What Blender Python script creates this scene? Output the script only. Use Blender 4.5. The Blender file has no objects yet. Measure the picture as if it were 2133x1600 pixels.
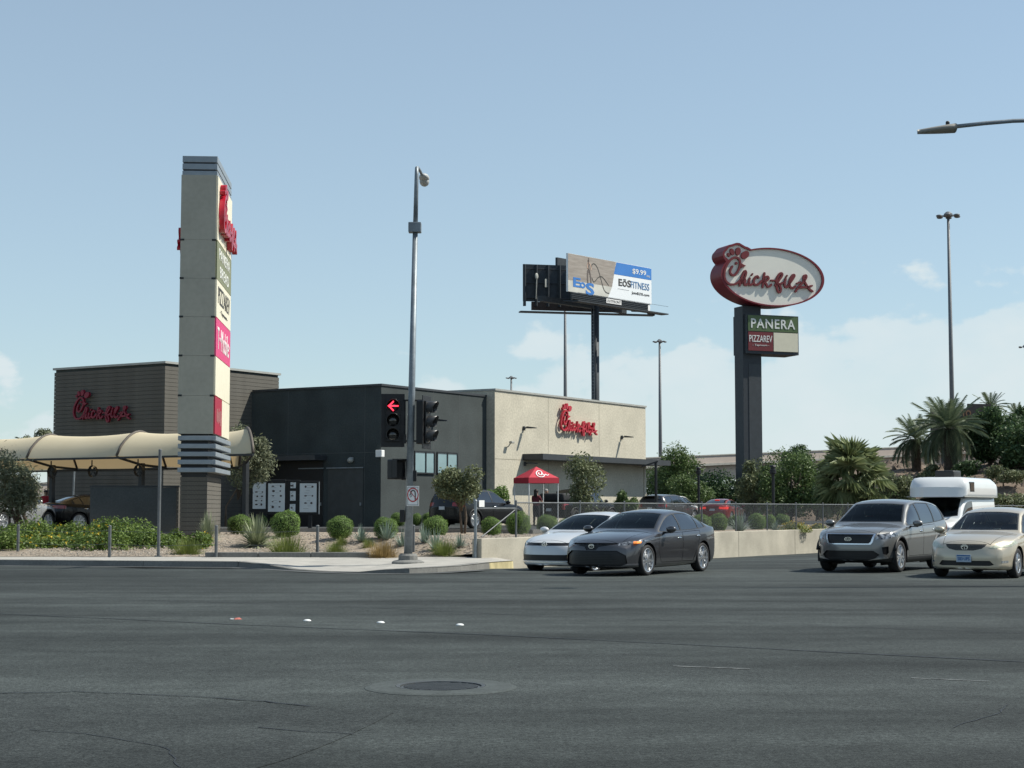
import bpy, bmesh, math, random
import numpy as np
from mathutils import Vector, Matrix

random.seed(7)
R = math.radians
scene = bpy.context.scene
COL = scene.collection

# ------------------------------------------------------------------ camera, sky, sun, exposure
FPX, CX, CY, HOR, EYE = 3400.0, 1066.5, 800.0, 1060.0, 1.45      # focal length in photo pixels, centre, horizon row, eye height
PITCH = math.atan((HOR - CY) / FPX)
cam_d = bpy.data.cameras.new('camera')
cam_d.sensor_fit = 'HORIZONTAL'; cam_d.sensor_width = 36.0
cam_d.lens = FPX / 2133.0 * 36.0
cam_d.clip_start = 0.1; cam_d.clip_end = 8000
cam = bpy.data.objects.new('camera', cam_d); COL.objects.link(cam)
cam.location = (0, 0, EYE); cam.rotation_euler = (math.pi / 2 + PITCH, 0, 0)
scene.camera = cam

TOSUN = Vector((0.763, 0.089, 0.90)).normalized()
SUN_EL = math.asin(TOSUN.z); SUN_AZ = math.atan2(TOSUN.x, TOSUN.y)
sun_d = bpy.data.lights.new('sun', 'SUN'); sun_d.energy = 5.0; sun_d.angle = R(0.6); sun_d.color = (1.0, 0.955, 0.85)
sun = bpy.data.objects.new('sun', sun_d); COL.objects.link(sun)
sun.location = (60, 5, 80); sun.rotation_euler = (-TOSUN).to_track_quat('-Z', 'Y').to_euler()

world = bpy.data.worlds.new('World'); scene.world = world; world.use_nodes = True
wn, wl = world.node_tree.nodes, world.node_tree.links
wn.clear()
w_out = wn.new('ShaderNodeOutputWorld'); w_bg = wn.new('ShaderNodeBackground')
w_sky = wn.new('ShaderNodeTexSky'); w_sky.sky_type = 'NISHITA'; w_sky.sun_disc = False
w_sky.sun_elevation = SUN_EL; w_sky.sun_rotation = SUN_AZ
w_sky.altitude = 600; w_sky.air_density = 1.0; w_sky.dust_density = 0.5; w_sky.ozone_density = 3.0
w_bg.inputs['Strength'].default_value = 0.12
# low cumulus banks near the horizon, drawn on the sky dome by direction
w_tc = wn.new('ShaderNodeTexCoord'); w_sep = wn.new('ShaderNodeSeparateXYZ')
wl.new(w_tc.outputs['Generated'], w_sep.inputs[0])
def wmath(op, a, b=None, c=None):
    n = wn.new('ShaderNodeMath'); n.operation = op
    for i, v in enumerate((a, b, c)):
        if v is None: continue
        if isinstance(v, (int, float)): n.inputs[i].default_value = v
        else: wl.new(v, n.inputs[i])
    return n.outputs[0]
w_az = wmath('ARCTAN2', w_sep.outputs['X'], w_sep.outputs['Y'])
w_cmb = wn.new('ShaderNodeCombineXYZ')
wl.new(wmath('MULTIPLY', w_az, 19.0), w_cmb.inputs[0])
wl.new(wmath('MULTIPLY', w_sep.outputs['Z'], 30.0), w_cmb.inputs[1]); w_cmb.inputs[2].default_value = 4.1
w_n = wn.new('ShaderNodeTexNoise'); w_n.inputs['Scale'].default_value = 1.0
w_n.inputs['Detail'].default_value = 7.0; w_n.inputs['Roughness'].default_value = 0.52
wl.new(w_cmb.outputs[0], w_n.inputs['Vector'])
w_n2 = wn.new('ShaderNodeTexNoise'); w_n2.inputs['Scale'].default_value = 0.32; w_n2.inputs['Detail'].default_value = 2.0
w_cmb2 = wn.new('ShaderNodeCombineXYZ'); wl.new(wmath('MULTIPLY', w_az, 9.0), w_cmb2.inputs[0]); w_cmb2.inputs[1].default_value = 7.3
wl.new(w_cmb2.outputs[0], w_n2.inputs['Vector'])
# cloud-top height varies with direction; soft and hazy below
w_top = wmath('ADD', wmath('MULTIPLY_ADD', w_n2.outputs['Fac'], 0.15, 0.022), wmath('MULTIPLY', wmath('MINIMUM', wmath('MAXIMUM', w_az, -0.5), 0.5), 0.16))
w_h = wmath('SUBTRACT', w_top, w_sep.outputs['Z'])
w_lump = wmath('MULTIPLY_ADD', w_n.outputs['Fac'], 0.20, -0.100)
w_e = wmath('ADD', w_h, w_lump)
w_mr = wn.new('ShaderNodeMapRange'); w_mr.interpolation_type = 'SMOOTHSTEP'
w_mr.inputs['From Min'].default_value = 0.0; w_mr.inputs['From Max'].default_value = 0.018
w_mr.inputs['To Min'].default_value = 0.0; w_mr.inputs['To Max'].default_value = 0.95
wl.new(w_e, w_mr.inputs['Value'])
w_in = wn.new('ShaderNodeMapRange'); w_in.inputs['From Min'].default_value = 0.3; w_in.inputs['From Max'].default_value = 0.75
w_in.inputs['To Min'].default_value = 0.5; w_in.inputs['To Max'].default_value = 1.0
wl.new(w_n.outputs['Fac'], w_in.inputs['Value'])
w_fac = wmath('MULTIPLY', w_mr.outputs[0], w_in.outputs[0])
w_mix = wn.new('ShaderNodeMix'); w_mix.data_type = 'RGBA'
wl.new(w_fac, w_mix.inputs[0]); 
w_tint = wn.new('ShaderNodeMix'); w_tint.data_type = 'RGBA'; w_tint.blend_type = 'MULTIPLY'; w_tint.inputs[0].default_value = 1.0
wl.new(w_sky.outputs[0], w_tint.inputs[6]); w_tint.inputs[7].default_value = (0.93, 1.0, 0.955, 1)
w_hz = wn.new('ShaderNodeMix'); w_hz.data_type = 'RGBA'          # dusty summer haze, thickest low down
wl.new(wmath('MULTIPLY', wmath('POWER', 2.718, wmath('MULTIPLY', wmath('MAXIMUM', w_sep.outputs['Z'], 0.0), -1.4)), 0.58), w_hz.inputs[0])
wl.new(w_tint.outputs[2], w_hz.inputs[6]); w_hz.inputs[7].default_value = (4.0, 4.75, 5.05, 1)
wl.new(w_hz.outputs[2], w_mix.inputs[6]); w_mix.inputs[7].default_value = (5.0, 5.65, 5.85, 1)
wl.new(w_mix.outputs[2], w_bg.inputs['Color']); wl.new(w_bg.outputs[0], w_out.inputs[0])

vs = scene.view_settings
vs.view_transform = 'Standard'; vs.look = 'None'; vs.exposure = 0.25; vs.gamma = 1.0; vs.use_curve_mapping = False
scene.render.engine = 'CYCLES'
scene.cycles.max_bounces = 6; scene.cycles.transparent_max_bounces = 10
scene.cycles.caustics_reflective = False; scene.cycles.caustics_refractive = False
scene.render.resolution_x = 1024; scene.render.resolution_y = 768

# ------------------------------------------------------------------ surveying helpers
CP, SP = math.cos(PITCH), math.sin(PITCH)
def ray(px, py):
    xr, yr = (px - CX) / FPX, (CY - py) / FPX
    return Vector((xr, CP - yr * SP, SP + yr * CP))
def at(px, py, D):
    d = ray(px, py); return Vector((0, 0, EYE)) + d * (D / d.y)
def ground(px, py, z=0.0):
    d = ray(px, py); return Vector((0, 0, EYE)) + d * ((z - EYE) / d.z)
UA = 32.0
U = Vector((math.sin(R(UA)), math.cos(R(UA)), 0)); V = Vector((-math.cos(R(UA)), math.sin(R(UA)), 0))
def sstep(a, b, x):
    t = min(1, max(0, (x - a) / (b - a))); return t * t * (3 - 2 * t)
WALL0 = Vector((-0.82, 43.9, 0))          # near end of the retaining wall, which runs along U
def road_z(x, y):
    a = x * U.x + y * U.y; b = x * V.x + y * V.y
    return -0.03 * min(8, max(0, b - 17.5)) * sstep(32, 36, a) - 0.004 * max(0, a - 40)
def prop_z(x, y):                          # planted bank up to the car park
    z = 0.15 + 0.45 * sstep(0.0, 7.5, y - 45.0 + 0.0 * x)
    p = Vector((x, y, 0)) - WALL0
    t, b = p.dot(U), p.dot(V)
    if t > 0: z = max(z, 0.15 + 0.45 * sstep(0.2, 2.5, t))
    return z
def prop_hit(px, py):
    d = ray(px, py); o = Vector((0, 0, EYE)); y = 44.0
    while y < 130:
        p = o + d * (y / d.y)
        if p.z <= prop_z(p.x, p.y): return p
        y += 0.1
    return o + d * (60 / d.y)

# ------------------------------------------------------------------ mesh + object helpers
class MB:
    def __init__(s): s.v = []; s.f = []
    def add(s, vs, fs, M=None):
        n = len(s.v)
        s.v += [tuple(M @ Vector(p)) for p in vs] if M is not None else [tuple(p) for p in vs]
        s.f += [tuple(n + i for i in f) for f in fs]; return s
    def box(s, x0, x1, y0, y1, z0, z1, M=None):
        return s.add([(x0,y0,z0),(x1,y0,z0),(x1,y1,z0),(x0,y1,z0),(x0,y0,z1),(x1,y0,z1),(x1,y1,z1),(x0,y1,z1)],
                     [(3,2,1,0),(4,5,6,7),(0,1,5,4),(1,2,6,5),(2,3,7,6),(3,0,4,7)], M)
    def bbox(s, x0, x1, y0, y1, z0, z1, b, M=None):          # box with chamfered edges
        bm = bmesh.new(); bmesh.ops.create_cube(bm, size=1)
        for v in bm.verts:
            v.co = Vector(((x0+x1)/2 + v.co.x*(x1-x0), (y0+y1)/2 + v.co.y*(y1-y0), (z0+z1)/2 + v.co.z*(z1-z0)))
        bmesh.ops.bevel(bm, geom=bm.edges[:], offset=b, segments=2, affect='EDGES', profile=0.6)
        bm.verts.index_update()
        s.add([v.co.copy() for v in bm.verts], [[v.index for v in f.verts] for f in bm.faces], M); bm.free(); return s
    def prism(s, poly, z0, z1, M=None):                       # poly (x,y) ccw
        n = len(poly)
        return s.add([(x,y,z0) for x,y in poly] + [(x,y,z1) for x,y in poly],
                     [tuple(range(n-1,-1,-1)), tuple(range(n,2*n))] + [(i,(i+1)%n,n+(i+1)%n,n+i) for i in range(n)], M)
    def tube(s, pts, r, n=8, cap=True, M=None):
        pts = [Vector(p) for p in pts]; rr = r if isinstance(r, (list, tuple)) else [r]*len(pts)
        vs, fs = [], []; up = None
        for i, p in enumerate(pts):
            t = (pts[min(i+1, len(pts)-1)] - pts[max(i-1, 0)]).normalized()
            if up is None: up = t.orthogonal().normalized()
            up = (up - t*up.dot(t)).normalized(); w = t.cross(up)
            for k in range(n):
                a = 2*math.pi*k/n; vs.append(p + (up*math.cos(a) + w*math.sin(a))*rr[i])
        for i in range(len(pts)-1):
            for k in range(n): fs.append((i*n+k, i*n+(k+1)%n, (i+1)*n+(k+1)%n, (i+1)*n+k))
        if cap: fs += [tuple(range(n-1,-1,-1)), tuple((len(pts)-1)*n+k for k in range(n))]
        return s.add(vs, fs, M)
    def lathe(s, prof, n=24, M=None):                          # prof (r,z) about z
        vs, fs = [], []; m = len(prof)
        for k in range(n):
            a = 2*math.pi*k/n; c, q = math.cos(a), math.sin(a)
            vs += [(r*c, r*q, z) for r, z in prof]
        for k in range(n):
            k2 = (k+1) % n
            for j in range(m-1): fs.append((k*m+j, k2*m+j, k2*m+j+1, k*m+j+1))
        if prof[0][0] > 1e-6: fs.append(tuple(k*m for k in range(n-1,-1,-1)))
        if prof[-1][0] > 1e-6: fs.append(tuple(k*m+m-1 for k in range(n)))
        return s.add(vs, fs, M)
    def ellipsoid(s, c, r, nu=12, nv=8, M=None):
        vs, fs = [], []
        for j in range(nv+1):
            t = math.pi*j/nv
            for i in range(nu):
                a = 2*math.pi*i/nu
                vs.append((c[0]+r[0]*math.sin(t)*math.cos(a), c[1]+r[1]*math.sin(t)*math.sin(a), c[2]+r[2]*math.cos(t)))
        for j in range(nv):
            for i in range(nu): fs.append((j*nu+i, (j+1)*nu+i, (j+1)*nu+(i+1)%nu, j*nu+(i+1)%nu))
        return s.add(vs, fs, M)
    def build(s, name, m, parent=None, smooth=False, loc=None, rz=0):
        me = bpy.data.meshes.new(name); me.from_pydata(s.v, [], s.f); me.validate(verbose=False)
        return link(name, me, m, parent, smooth, loc, rz)
def link(name, me, m=None, parent=None, smooth=False, loc=None, rz=0):
    o = bpy.data.objects.new(name, me); COL.objects.link(o)
    if m is not None:
        me.materials.clear()
        for mm in (m if isinstance(m, (list, tuple)) else [m]): me.materials.append(mm)
    if smooth: me.polygons.foreach_set('use_smooth', [True]*len(me.polygons))
    if parent is not None: o.parent = parent
    if loc is not None: o.location = loc
    if rz: o.rotation_euler = (0, 0, rz)
    return o
def empty(name, loc=(0,0,0), rz=0, label=None, cat=None, group=None):
    o = bpy.data.objects.new(name, None); COL.objects.link(o); o.empty_display_size = 0.2
    o.location = loc; o.rotation_euler = (0, 0, rz)
    if label: tag(o, label, cat, group)
    return o
def tag(o, label=None, cat=None, group=None, kind=None):
    if label: o['label'] = label
    if cat: o['category'] = cat
    if group: o['group'] = group
    if kind: o['kind'] = kind
    return o
def copy_tree(o, parent=None):
    c = o.copy(); COL.objects.link(c); c.parent = parent
    if parent is not None: c.matrix_parent_inverse = o.matrix_parent_inverse.copy()
    for ch in [x for x in KIDS.get(o.name, [])] or list(o.children): copy_tree(ch, c)
    return c
KIDS = {}
def Tm(x=0, y=0, z=0, rz=0, rx=0, ry=0):
    return Matrix.Translation((x, y, z)) @ Matrix.Rotation(rz, 4, 'Z') @ Matrix.Rotation(ry, 4, 'Y') @ Matrix.Rotation(rx, 4, 'X')

# ------------------------------------------------------------------ materials
MATS = {}
def mat(name, col, rough=0.6, metal=0.0, var=0.12, scale=3.0, bump=0.0, bscale=60.0, spec=0.4, coat=0.0, fine=0.0, fscale=90.0, emit=None, estr=0.0, attr=None):
    if name in MATS: return MATS[name]
    m = bpy.data.materials.new(name); m.use_nodes = True; MATS[name] = m
    n, l = m.node_tree.nodes, m.node_tree.links; p = n['Principled BSDF']
    p.inputs['Roughness'].default_value = rough; p.inputs['Metallic'].default_value = metal
    p.inputs['Specular IOR Level'].default_value = spec; p.inputs['Coat Weight'].default_value = coat
    if coat: p.inputs['Coat Roughness'].default_value = 0.04
    tc = n.new('ShaderNodeTexCoord')
    nz = n.new('ShaderNodeTexNoise'); nz.inputs['Scale'].default_value = scale; nz.inputs['Detail'].default_value = 5
    l.new(tc.outputs['Object'], nz.inputs['Vector'])
    mr = n.new('ShaderNodeMapRange'); mr.inputs['From Min'].default_value = 0.3; mr.inputs['From Max'].default_value = 0.7
    mr.inputs['To Min'].default_value = 1 - var; mr.inputs['To Max'].default_value = 1 + var
    l.new(nz.outputs['Fac'], mr.inputs['Value']); f = mr.outputs[0]
    if fine:
        n2 = n.new('ShaderNodeTexNoise'); n2.inputs['Scale'].default_value = fscale; n2.inputs['Detail'].default_value = 2
        l.new(tc.outputs['Object'], n2.inputs['Vector'])
        m2 = n.new('ShaderNodeMapRange'); m2.inputs['From Min'].default_value = 0.3; m2.inputs['From Max'].default_value = 0.7
        m2.inputs['To Min'].default_value = 1 - fine; m2.inputs['To Max'].default_value = 1 + fine
        l.new(n2.outputs['Fac'], m2.inputs['Value'])
        mm = n.new('ShaderNodeMath'); mm.operation = 'MULTIPLY'; l.new(f, mm.inputs[0]); l.new(m2.outputs[0], mm.inputs[1]); f = mm.outputs[0]
    if attr:
        at_ = n.new('ShaderNodeAttribute'); at_.attribute_name = attr
        m3 = n.new('ShaderNodeMapRange'); m3.inputs['To Min'].default_value = 0.55; m3.inputs['To Max'].default_value = 1.45
        l.new(at_.outputs['Fac'], m3.inputs['Value'])
        mm = n.new('ShaderNodeMath'); mm.operation = 'MULTIPLY'; l.new(f, mm.inputs[0]); l.new(m3.outputs[0], mm.inputs[1]); f = mm.outputs[0]
    vm = n.new('ShaderNodeVectorMath'); vm.operation = 'SCALE'; vm.inputs[0].default_value = col[:3]
    l.new(f, vm.inputs['Scale']); l.new(vm.outputs[0], p.inputs['Base Color'])
    if bump:
        nb = n.new('ShaderNodeTexNoise'); nb.inputs['Scale'].default_value = bscale; nb.inputs['Detail'].default_value = 4
        l.new(tc.outputs['Object'], nb.inputs['Vector'])
        b = n.new('ShaderNodeBump'); b.inputs['Strength'].default_value = bump; b.inputs['Distance'].default_value = 0.02
        l.new(nb.outputs['Fac'], b.inputs['Height']); l.new(b.outputs[0], p.inputs['Normal'])
    if emit: p.inputs['Emission Color'].default_value = (*emit, 1); p.inputs['Emission Strength'].default_value = estr
    return m
def leafmat(name, col, col2=None, trans=0.3, rough=0.55):
    if name in MATS: return MATS[name]
    m = bpy.data.materials.new(name); m.use_nodes = True; MATS[name] = m
    n, l = m.node_tree.nodes, m.node_tree.links; p = n['Principled BSDF']; out = n['Material Output']
    p.inputs['Roughness'].default_value = rough; p.inputs['Specular IOR Level'].default_value = 0.3
    a = n.new('ShaderNodeAttribute'); a.attribute_name = 'var'
    tc = n.new('ShaderNodeTexCoord'); nz = n.new('ShaderNodeTexNoise'); nz.inputs['Scale'].default_value = 1.3
    l.new(tc.outputs['Object'], nz.inputs['Vector'])
    ad = n.new('ShaderNodeMath'); ad.operation = 'MULTIPLY_ADD'; l.new(nz.outputs['Fac'], ad.inputs[0]); ad.inputs[1].default_value = 0.9
    sb = n.new('ShaderNodeMath'); sb.operation = 'MULTIPLY_ADD'; l.new(a.outputs['Fac'], sb.inputs[0]); sb.inputs[1].default_value = 0.7; sb.inputs[2].default_value = -0.3
    l.new(sb.outputs[0], ad.inputs[2])
    mx = n.new('ShaderNodeMix'); mx.data_type = 'RGBA'; l.new(ad.outputs[0], mx.inputs[0])
    c2 = col2 or tuple(c*1.8 for c in col)
    mx.inputs[6].default_value = (*col, 1); mx.inputs[7].default_value = (*c2, 1)
    l.new(mx.outputs[2], p.inputs['Base Color'])
    t = n.new('ShaderNodeBsdfTranslucent'); l.new(mx.outputs[2], t.inputs['Color'])
    ms = n.new('ShaderNodeMixShader'); ms.inputs[0].default_value = trans
    l.new(p.outputs[0], ms.inputs[1]); l.new(t.outputs[0], ms.inputs[2]); l.new(ms.outputs[0], out.inputs[0])
    return m
def glassmat(name, tint, refl=0.08, gloss=(1, 1, 1)):
    if name in MATS: return MATS[name]
    m = bpy.data.materials.new(name); m.use_nodes = True; MATS[name] = m
    n, l = m.node_tree.nodes, m.node_tree.links; n.remove(n['Principled BSDF']); out = n['Material Output']
    t = n.new('ShaderNodeBsdfTransparent'); t.inputs[0].default_value = (*tint, 1)
    g = n.new('ShaderNodeBsdfGlossy'); g.inputs['Roughness'].default_value = 0.03; g.inputs['Color'].default_value = (*gloss, 1)
    fr = n.new('ShaderNodeFresnel'); fr.inputs['IOR'].default_value = 1.5
    ad = n.new('ShaderNodeMath'); ad.operation = 'ADD'; l.new(fr.outputs[0], ad.inputs[0]); ad.inputs[1].default_value = refl; ad.use_clamp = True
    ms = n.new('ShaderNodeMixShader'); l.new(ad.outputs[0], ms.inputs[0]); l.new(t.outputs[0], ms.inputs[1]); l.new(g.outputs[0], ms.inputs[2])
    l.new(ms.outputs[0], out.inputs[0]); return m

M_black = mat('matte_black', (0.012, 0.013, 0.014), 0.55, var=0.2)
M_blackm = mat('black_painted_metal', (0.018, 0.02, 0.022), 0.45, var=0.2)
M_rubber = mat('tyre_rubber', (0.02, 0.02, 0.021), 0.8, var=0.2)
M_plast = mat('dark_plastic', (0.022, 0.023, 0.024), 0.5, var=0.1)
M_chrome = mat('chrome', (0.75, 0.76, 0.77), 0.18, 1.0, var=0.05)
M_alloy = mat('alloy_rim', (0.58, 0.59, 0.60), 0.28, 0.85, var=0.05)
M_galvd = mat('weathered_fence_steel', (0.13, 0.14, 0.145), 0.6, 0.3, var=0.2, scale=4)
M_galv = mat('galvanised_steel', (0.21, 0.24, 0.26), 0.5, 0.35, var=0.18, scale=4, fine=0.1, fscale=25)
M_conc = mat('concrete', (0.36, 0.345, 0.31), 0.9, var=0.14, scale=1.6, fine=0.14, fscale=40, bump=0.25)
M_white = mat('white_paint', (0.78, 0.78, 0.76), 0.45, var=0.03)
M_red = mat('red_sign_face', (0.42, 0.012, 0.03), 0.35, var=0.05, coat=0.2)
M_darkred = mat('dark_red_cabinet', (0.17, 0.012, 0.022), 0.45, var=0.1)
M_glassd = glassmat('dark_tinted_glass', (0.10, 0.12, 0.12), 0.10)
M_glassw = glassmat('windscreen_glass', (0.36, 0.46, 0.43), -0.02, (.55,.6,.62))

FONT_CACHE = {}
def text(body, w, h, m, parent, M, depth=0.01, bold=0.0, spacing=1.0, name='lettering', keep=False):
    """lettering fitted into w x h (centred on the local origin, x right, z up, facing -y)"""
    c = bpy.data.curves.new('txt', 'FONT'); c.body = body; c.size = 1.0; c.space_character = spacing; c.offset = bold
    c.extrude = 0.5; c.resolution_u = 3
    o = bpy.data.objects.new('txt', c); COL.objects.link(o)
    me = bpy.data.meshes.new_from_object(o.evaluated_get(bpy.context.evaluated_depsgraph_get()))
    bpy.data.objects.remove(o)
    co = np.empty(len(me.vertices)*3, np.float32); me.vertices.foreach_get('co', co); co = co.reshape(-1, 3)
    mn, mx = co.min(0), co.max(0); sx = w/(mx[0]-mn[0]); sy = h/(mx[1]-mn[1])
    if keep: sx = sy = min(sx, sy)
    out = np.empty_like(co)
    out[:, 0] = (co[:, 0]-(mn[0]+mx[0])/2)*sx; out[:, 2] = (co[:, 1]-(mn[1]+mx[1])/2)*sy; out[:, 1] = -(co[:, 2]+0.5)*depth
    me.vertices.foreach_set('co', out.ravel()); me.name = name
    ob = link(name, me, m, parent); ob.matrix_local = M
    return ob

def strokes(path, w, depth, n=5, M=None, mb=None):
    """flat-fronted ribbon letter from a 2D centreline (x,z), Catmull-Rom smoothed, extruded to -y"""
    P = [Vector((p[0], 0, p[1])) for p in path]; pts = []
    if len(P) > 2:
        for i in range(len(P)-1):
            p0, p1, p2, p3 = P[max(i-1,0)], P[i], P[i+1], P[min(i+2,len(P)-1)]
            for k in range(n):
                t = k/n
                pts.append(0.5*((2*p1)+(p2-p0)*t+(2*p0-5*p1+4*p2-p3)*t*t+(3*p1-p0-3*p2+p3)*t**3))
        pts.append(P[-1])
    else: pts = P
    mb = mb or MB(); vs, fs = [], []
    N = len(pts)
    for i, p in enumerate(pts):
        t = (pts[min(i+1,N-1)]-pts[max(i-1,0)]).normalized(); nrm = Vector((-t.z, 0, t.x))*w/2
        q = p + (-t*w*0.4 if i == 0 else (t*w*0.4 if i == N-1 else Vector()))
        ww = 0.6 if i in (0, N-1) else 1.0
        for s_, d in ((1,0),(-1,0),(-1,1),(1,1)): vs.append(q + nrm*s_*ww + Vector((0,-depth*d,0)))
    for i in range(N-1):
        for k in range(4): fs.append((i*4+k, i*4+(k+1)%4, i*4+4+(k+1)%4, i*4+4+k))
    fs += [(3,2,1,0), tuple(4*(N-1)+k for k in range(4))]
    mb.add(vs, fs, M); return mb
# ------------------------------------------------------------------ ground, road, pavement, bank, car park
def asphalt_mat(name, base, streak=0.34, ang=-8):
    m = bpy.data.materials.new(name); m.use_nodes = True
    n, l = m.node_tree.nodes, m.node_tree.links; p = n['Principled BSDF']; p.inputs['Roughness'].default_value = 0.85
    p.inputs['Specular IOR Level'].default_value = 0.16
    tc = n.new('ShaderNodeTexCoord')
    def noise(scale, det, sc=(1, 1, 1), rot=0, rough=.5, lo=0.3, hi=0.7, a=0., b=1.):
        mp = n.new('ShaderNodeMapping'); mp.inputs['Scale'].default_value = sc; mp.inputs['Rotation'].default_value = (0, 0, R(rot))
        l.new(tc.outputs['Object'], mp.inputs[0])
        q = n.new('ShaderNodeTexNoise'); q.inputs['Scale'].default_value = scale; q.inputs['Detail'].default_value = det; q.inputs['Roughness'].default_value = rough
        l.new(mp.outputs[0], q.inputs['Vector'])
        r = n.new('ShaderNodeMapRange'); r.inputs['From Min'].default_value = lo; r.inputs['From Max'].default_value = hi
        r.inputs['To Min'].default_value = a; r.inputs['To Max'].default_value = b; l.new(q.outputs['Fac'], r.inputs['Value'])
        return r.outputs[0]
    def mul(a, b):
        q = n.new('ShaderNodeMath'); q.operation = 'MULTIPLY'; l.new(a, q.inputs[0]); l.new(b, q.inputs[1]); return q.outputs[0]
    f = mul(noise(1.0, 4, (.045, .42, 1), ang, a=1-streak, b=1+streak, lo=.37, hi=.63), noise(.23, 5, a=.82, b=1.2))
    f = mul(f, noise(22, 3, a=.50, b=1.55, lo=.3, hi=.7, rough=.75)); f = mul(f, noise(70, 1, a=.55, b=1.6, lo=.25, hi=.75)); f = mul(f, noise(2.6, 4, a=.82, b=1.2, rough=.65)); f = mul(f, noise(1.0, 5, (.25, .9, 1), 24, a=.84, b=1.16, rough=.6))
    f = mul(f, noise(1.0, 3, (.08, 1.1, 1), ang+4, a=.90, b=1.09))
    vm = n.new('ShaderNodeVectorMath'); vm.operation = 'SCALE'; vm.inputs[0].default_value = base; l.new(f, vm.inputs['Scale'])
    l.new(vm.outputs[0], p.inputs['Base Color'])
    nb = n.new('ShaderNodeTexNoise'); nb.inputs['Scale'].default_value = 70; nb.inputs['Detail'].default_value = 3; l.new(tc.outputs['Object'], nb.inputs['Vector'])
    b = n.new('ShaderNodeBump'); b.inputs['Strength'].default_value = 0.5; b.inputs['Distance'].default_value = 0.012
    l.new(nb.outputs['Fac'], b.inputs['Height']); l.new(b.outputs[0], p.inputs['Normal'])
    return m
M_road = asphalt_mat('road_asphalt', (0.0385, 0.0445, 0.0430))
M_lot = asphalt_mat('car_park_asphalt', (0.055, 0.058, 0.058), 0.1)
M_patch = asphalt_mat('patched_asphalt', (0.034, 0.039, 0.038), 0.12)
M_tar = mat('tar_seam', (0.016, 0.017, 0.017), 0.6, var=0.3, scale=2)
M_dirt = mat('desert_dirt', (0.15, 0.112, 0.082), 0.95, var=0.3, scale=0.35, fine=0.25, fscale=6, bump=0.5, bscale=8)
M_gravel = mat('tan_gravel', (0.255, 0.21, 0.162), 0.95, var=0.2, scale=0.8, fine=0.45, fscale=11, bump=1.0, bscale=14)
M_stone = mat('gravel_stone', (0.29, 0.255, 0.21), 0.95, var=0.35, scale=2.5)
M_kerb = mat('kerb_concrete', (0.18, 0.179, 0.167), 0.9, var=0.16, scale=1.2, fine=0.12, fscale=20, bump=0.2)
M_yel = mat('worn_yellow_kerb', (0.46, 0.40, 0.22), 0.85, var=0.35, scale=2.2)
M_wall = mat('retaining_wall_concrete', (0.40, 0.37, 0.30), 0.9, var=0.20, scale=0.9, fine=0.08, fscale=18, bump=0.15)

g = MB(); g.add([(-4000,-1500,-1.0),(4000,-1500,-1.0),(4000,6000,-1.0),(-4000,6000,-1.0)], [(0,1,2,3)])
tag(g.build('ground', M_dirt), kind='structure')
rd = MB(); xs = list(np.arange(-130, 171, 4.0)); ys = list(np.arange(-40, 281, 4.0))
vs_ = [(x, y, road_z(x, y)) for y in ys for x in xs]; nx = len(xs)
rd.add(vs_, [(j*nx+i, j*nx+i+1, (j+1)*nx+i+1, (j+1)*nx+i) for j in range(len(ys)-1) for i in range(nx-1)])
road = tag(rd.build('road', M_road, smooth=True), kind='structure')

def ribbon(name, pts, w, m, dz, parent=None, jit=0.0, seed=1, step=0.5):
    rnd = random.Random(seed); P = [Vector((x, y, 0)) for x, y in pts]; Q = []
    for a, b in zip(P, P[1:]):
        k = max(1, int((b-a).length/step))
        for i in range(k): Q.append(a.lerp(b, i/k))
    Q.append(P[-1]); mb = MB(); vs, fs = [], []
    for i, p in enumerate(Q):
        t = (Q[min(i+1, len(Q)-1)]-Q[max(i-1, 0)]).normalized(); n = Vector((-t.y, t.x, 0))
        p = p+n*rnd.uniform(-jit, jit); ww = w*rnd.uniform(.55, 1.25)/2
        for s in (1, -1):
            q = p+n*ww*s; vs.append((q.x, q.y, road_z(q.x, q.y)+dz))
        if i: fs.append((2*i-2, 2*i-1, 2*i+1, 2*i))
    mb.add(vs, fs); return mb.build(name, m, parent)
def gp(px, py): p = ground(px, py, 0); return (p.x, p.y)
ribbon('tar_seam', [gp(-60,1276), gp(480,1301), gp(1066,1325), gp(1600,1352), gp(2200,1383)], .05, M_tar, .004, road, .02, 3)
ribbon('tar_seam', [gp(-60,1240), gp(700,1262), gp(1066,1281), gp(1600,1300), gp(2200,1322)], .025, M_tar, .004, road, .012, 4)
ribbon('road_crack', [gp(-20,1446), gp(150,1442), gp(300,1447), gp(480,1456), gp(650,1472)], .03, M_tar, .006, road, .03, 5, .15)
ribbon('road_crack', [gp(60,1522), gp(180,1530), gp(270,1545), gp(350,1560), gp(372,1600)], .012, M_tar, .006, road, .012, 6, .1)
ribbon('road_crack', [gp(1985,1516), gp(2040,1496), gp(2075,1488), gp(2105,1468)], .014, M_tar, .004, road, .02, 7, .12)
ribbon('road_crack', [gp(540,1516), gp(640,1525), gp(740,1531)], .02, M_tar, .006, road, .02, 8, .15)
M_worn = mat('worn_white_marking', (0.13, 0.138, 0.136), 0.8, var=0.4, scale=6, fine=0.3, fscale=30)
ribbon('lane_marking', [gp(1402,1388), gp(1562,1394)], .06, M_worn, .004, road, 0, 9, .1)
ribbon('lane_marking', [gp(1898,1413), gp(2060,1420)], .045, M_worn, .004, road, .01, 10, .15)
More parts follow.
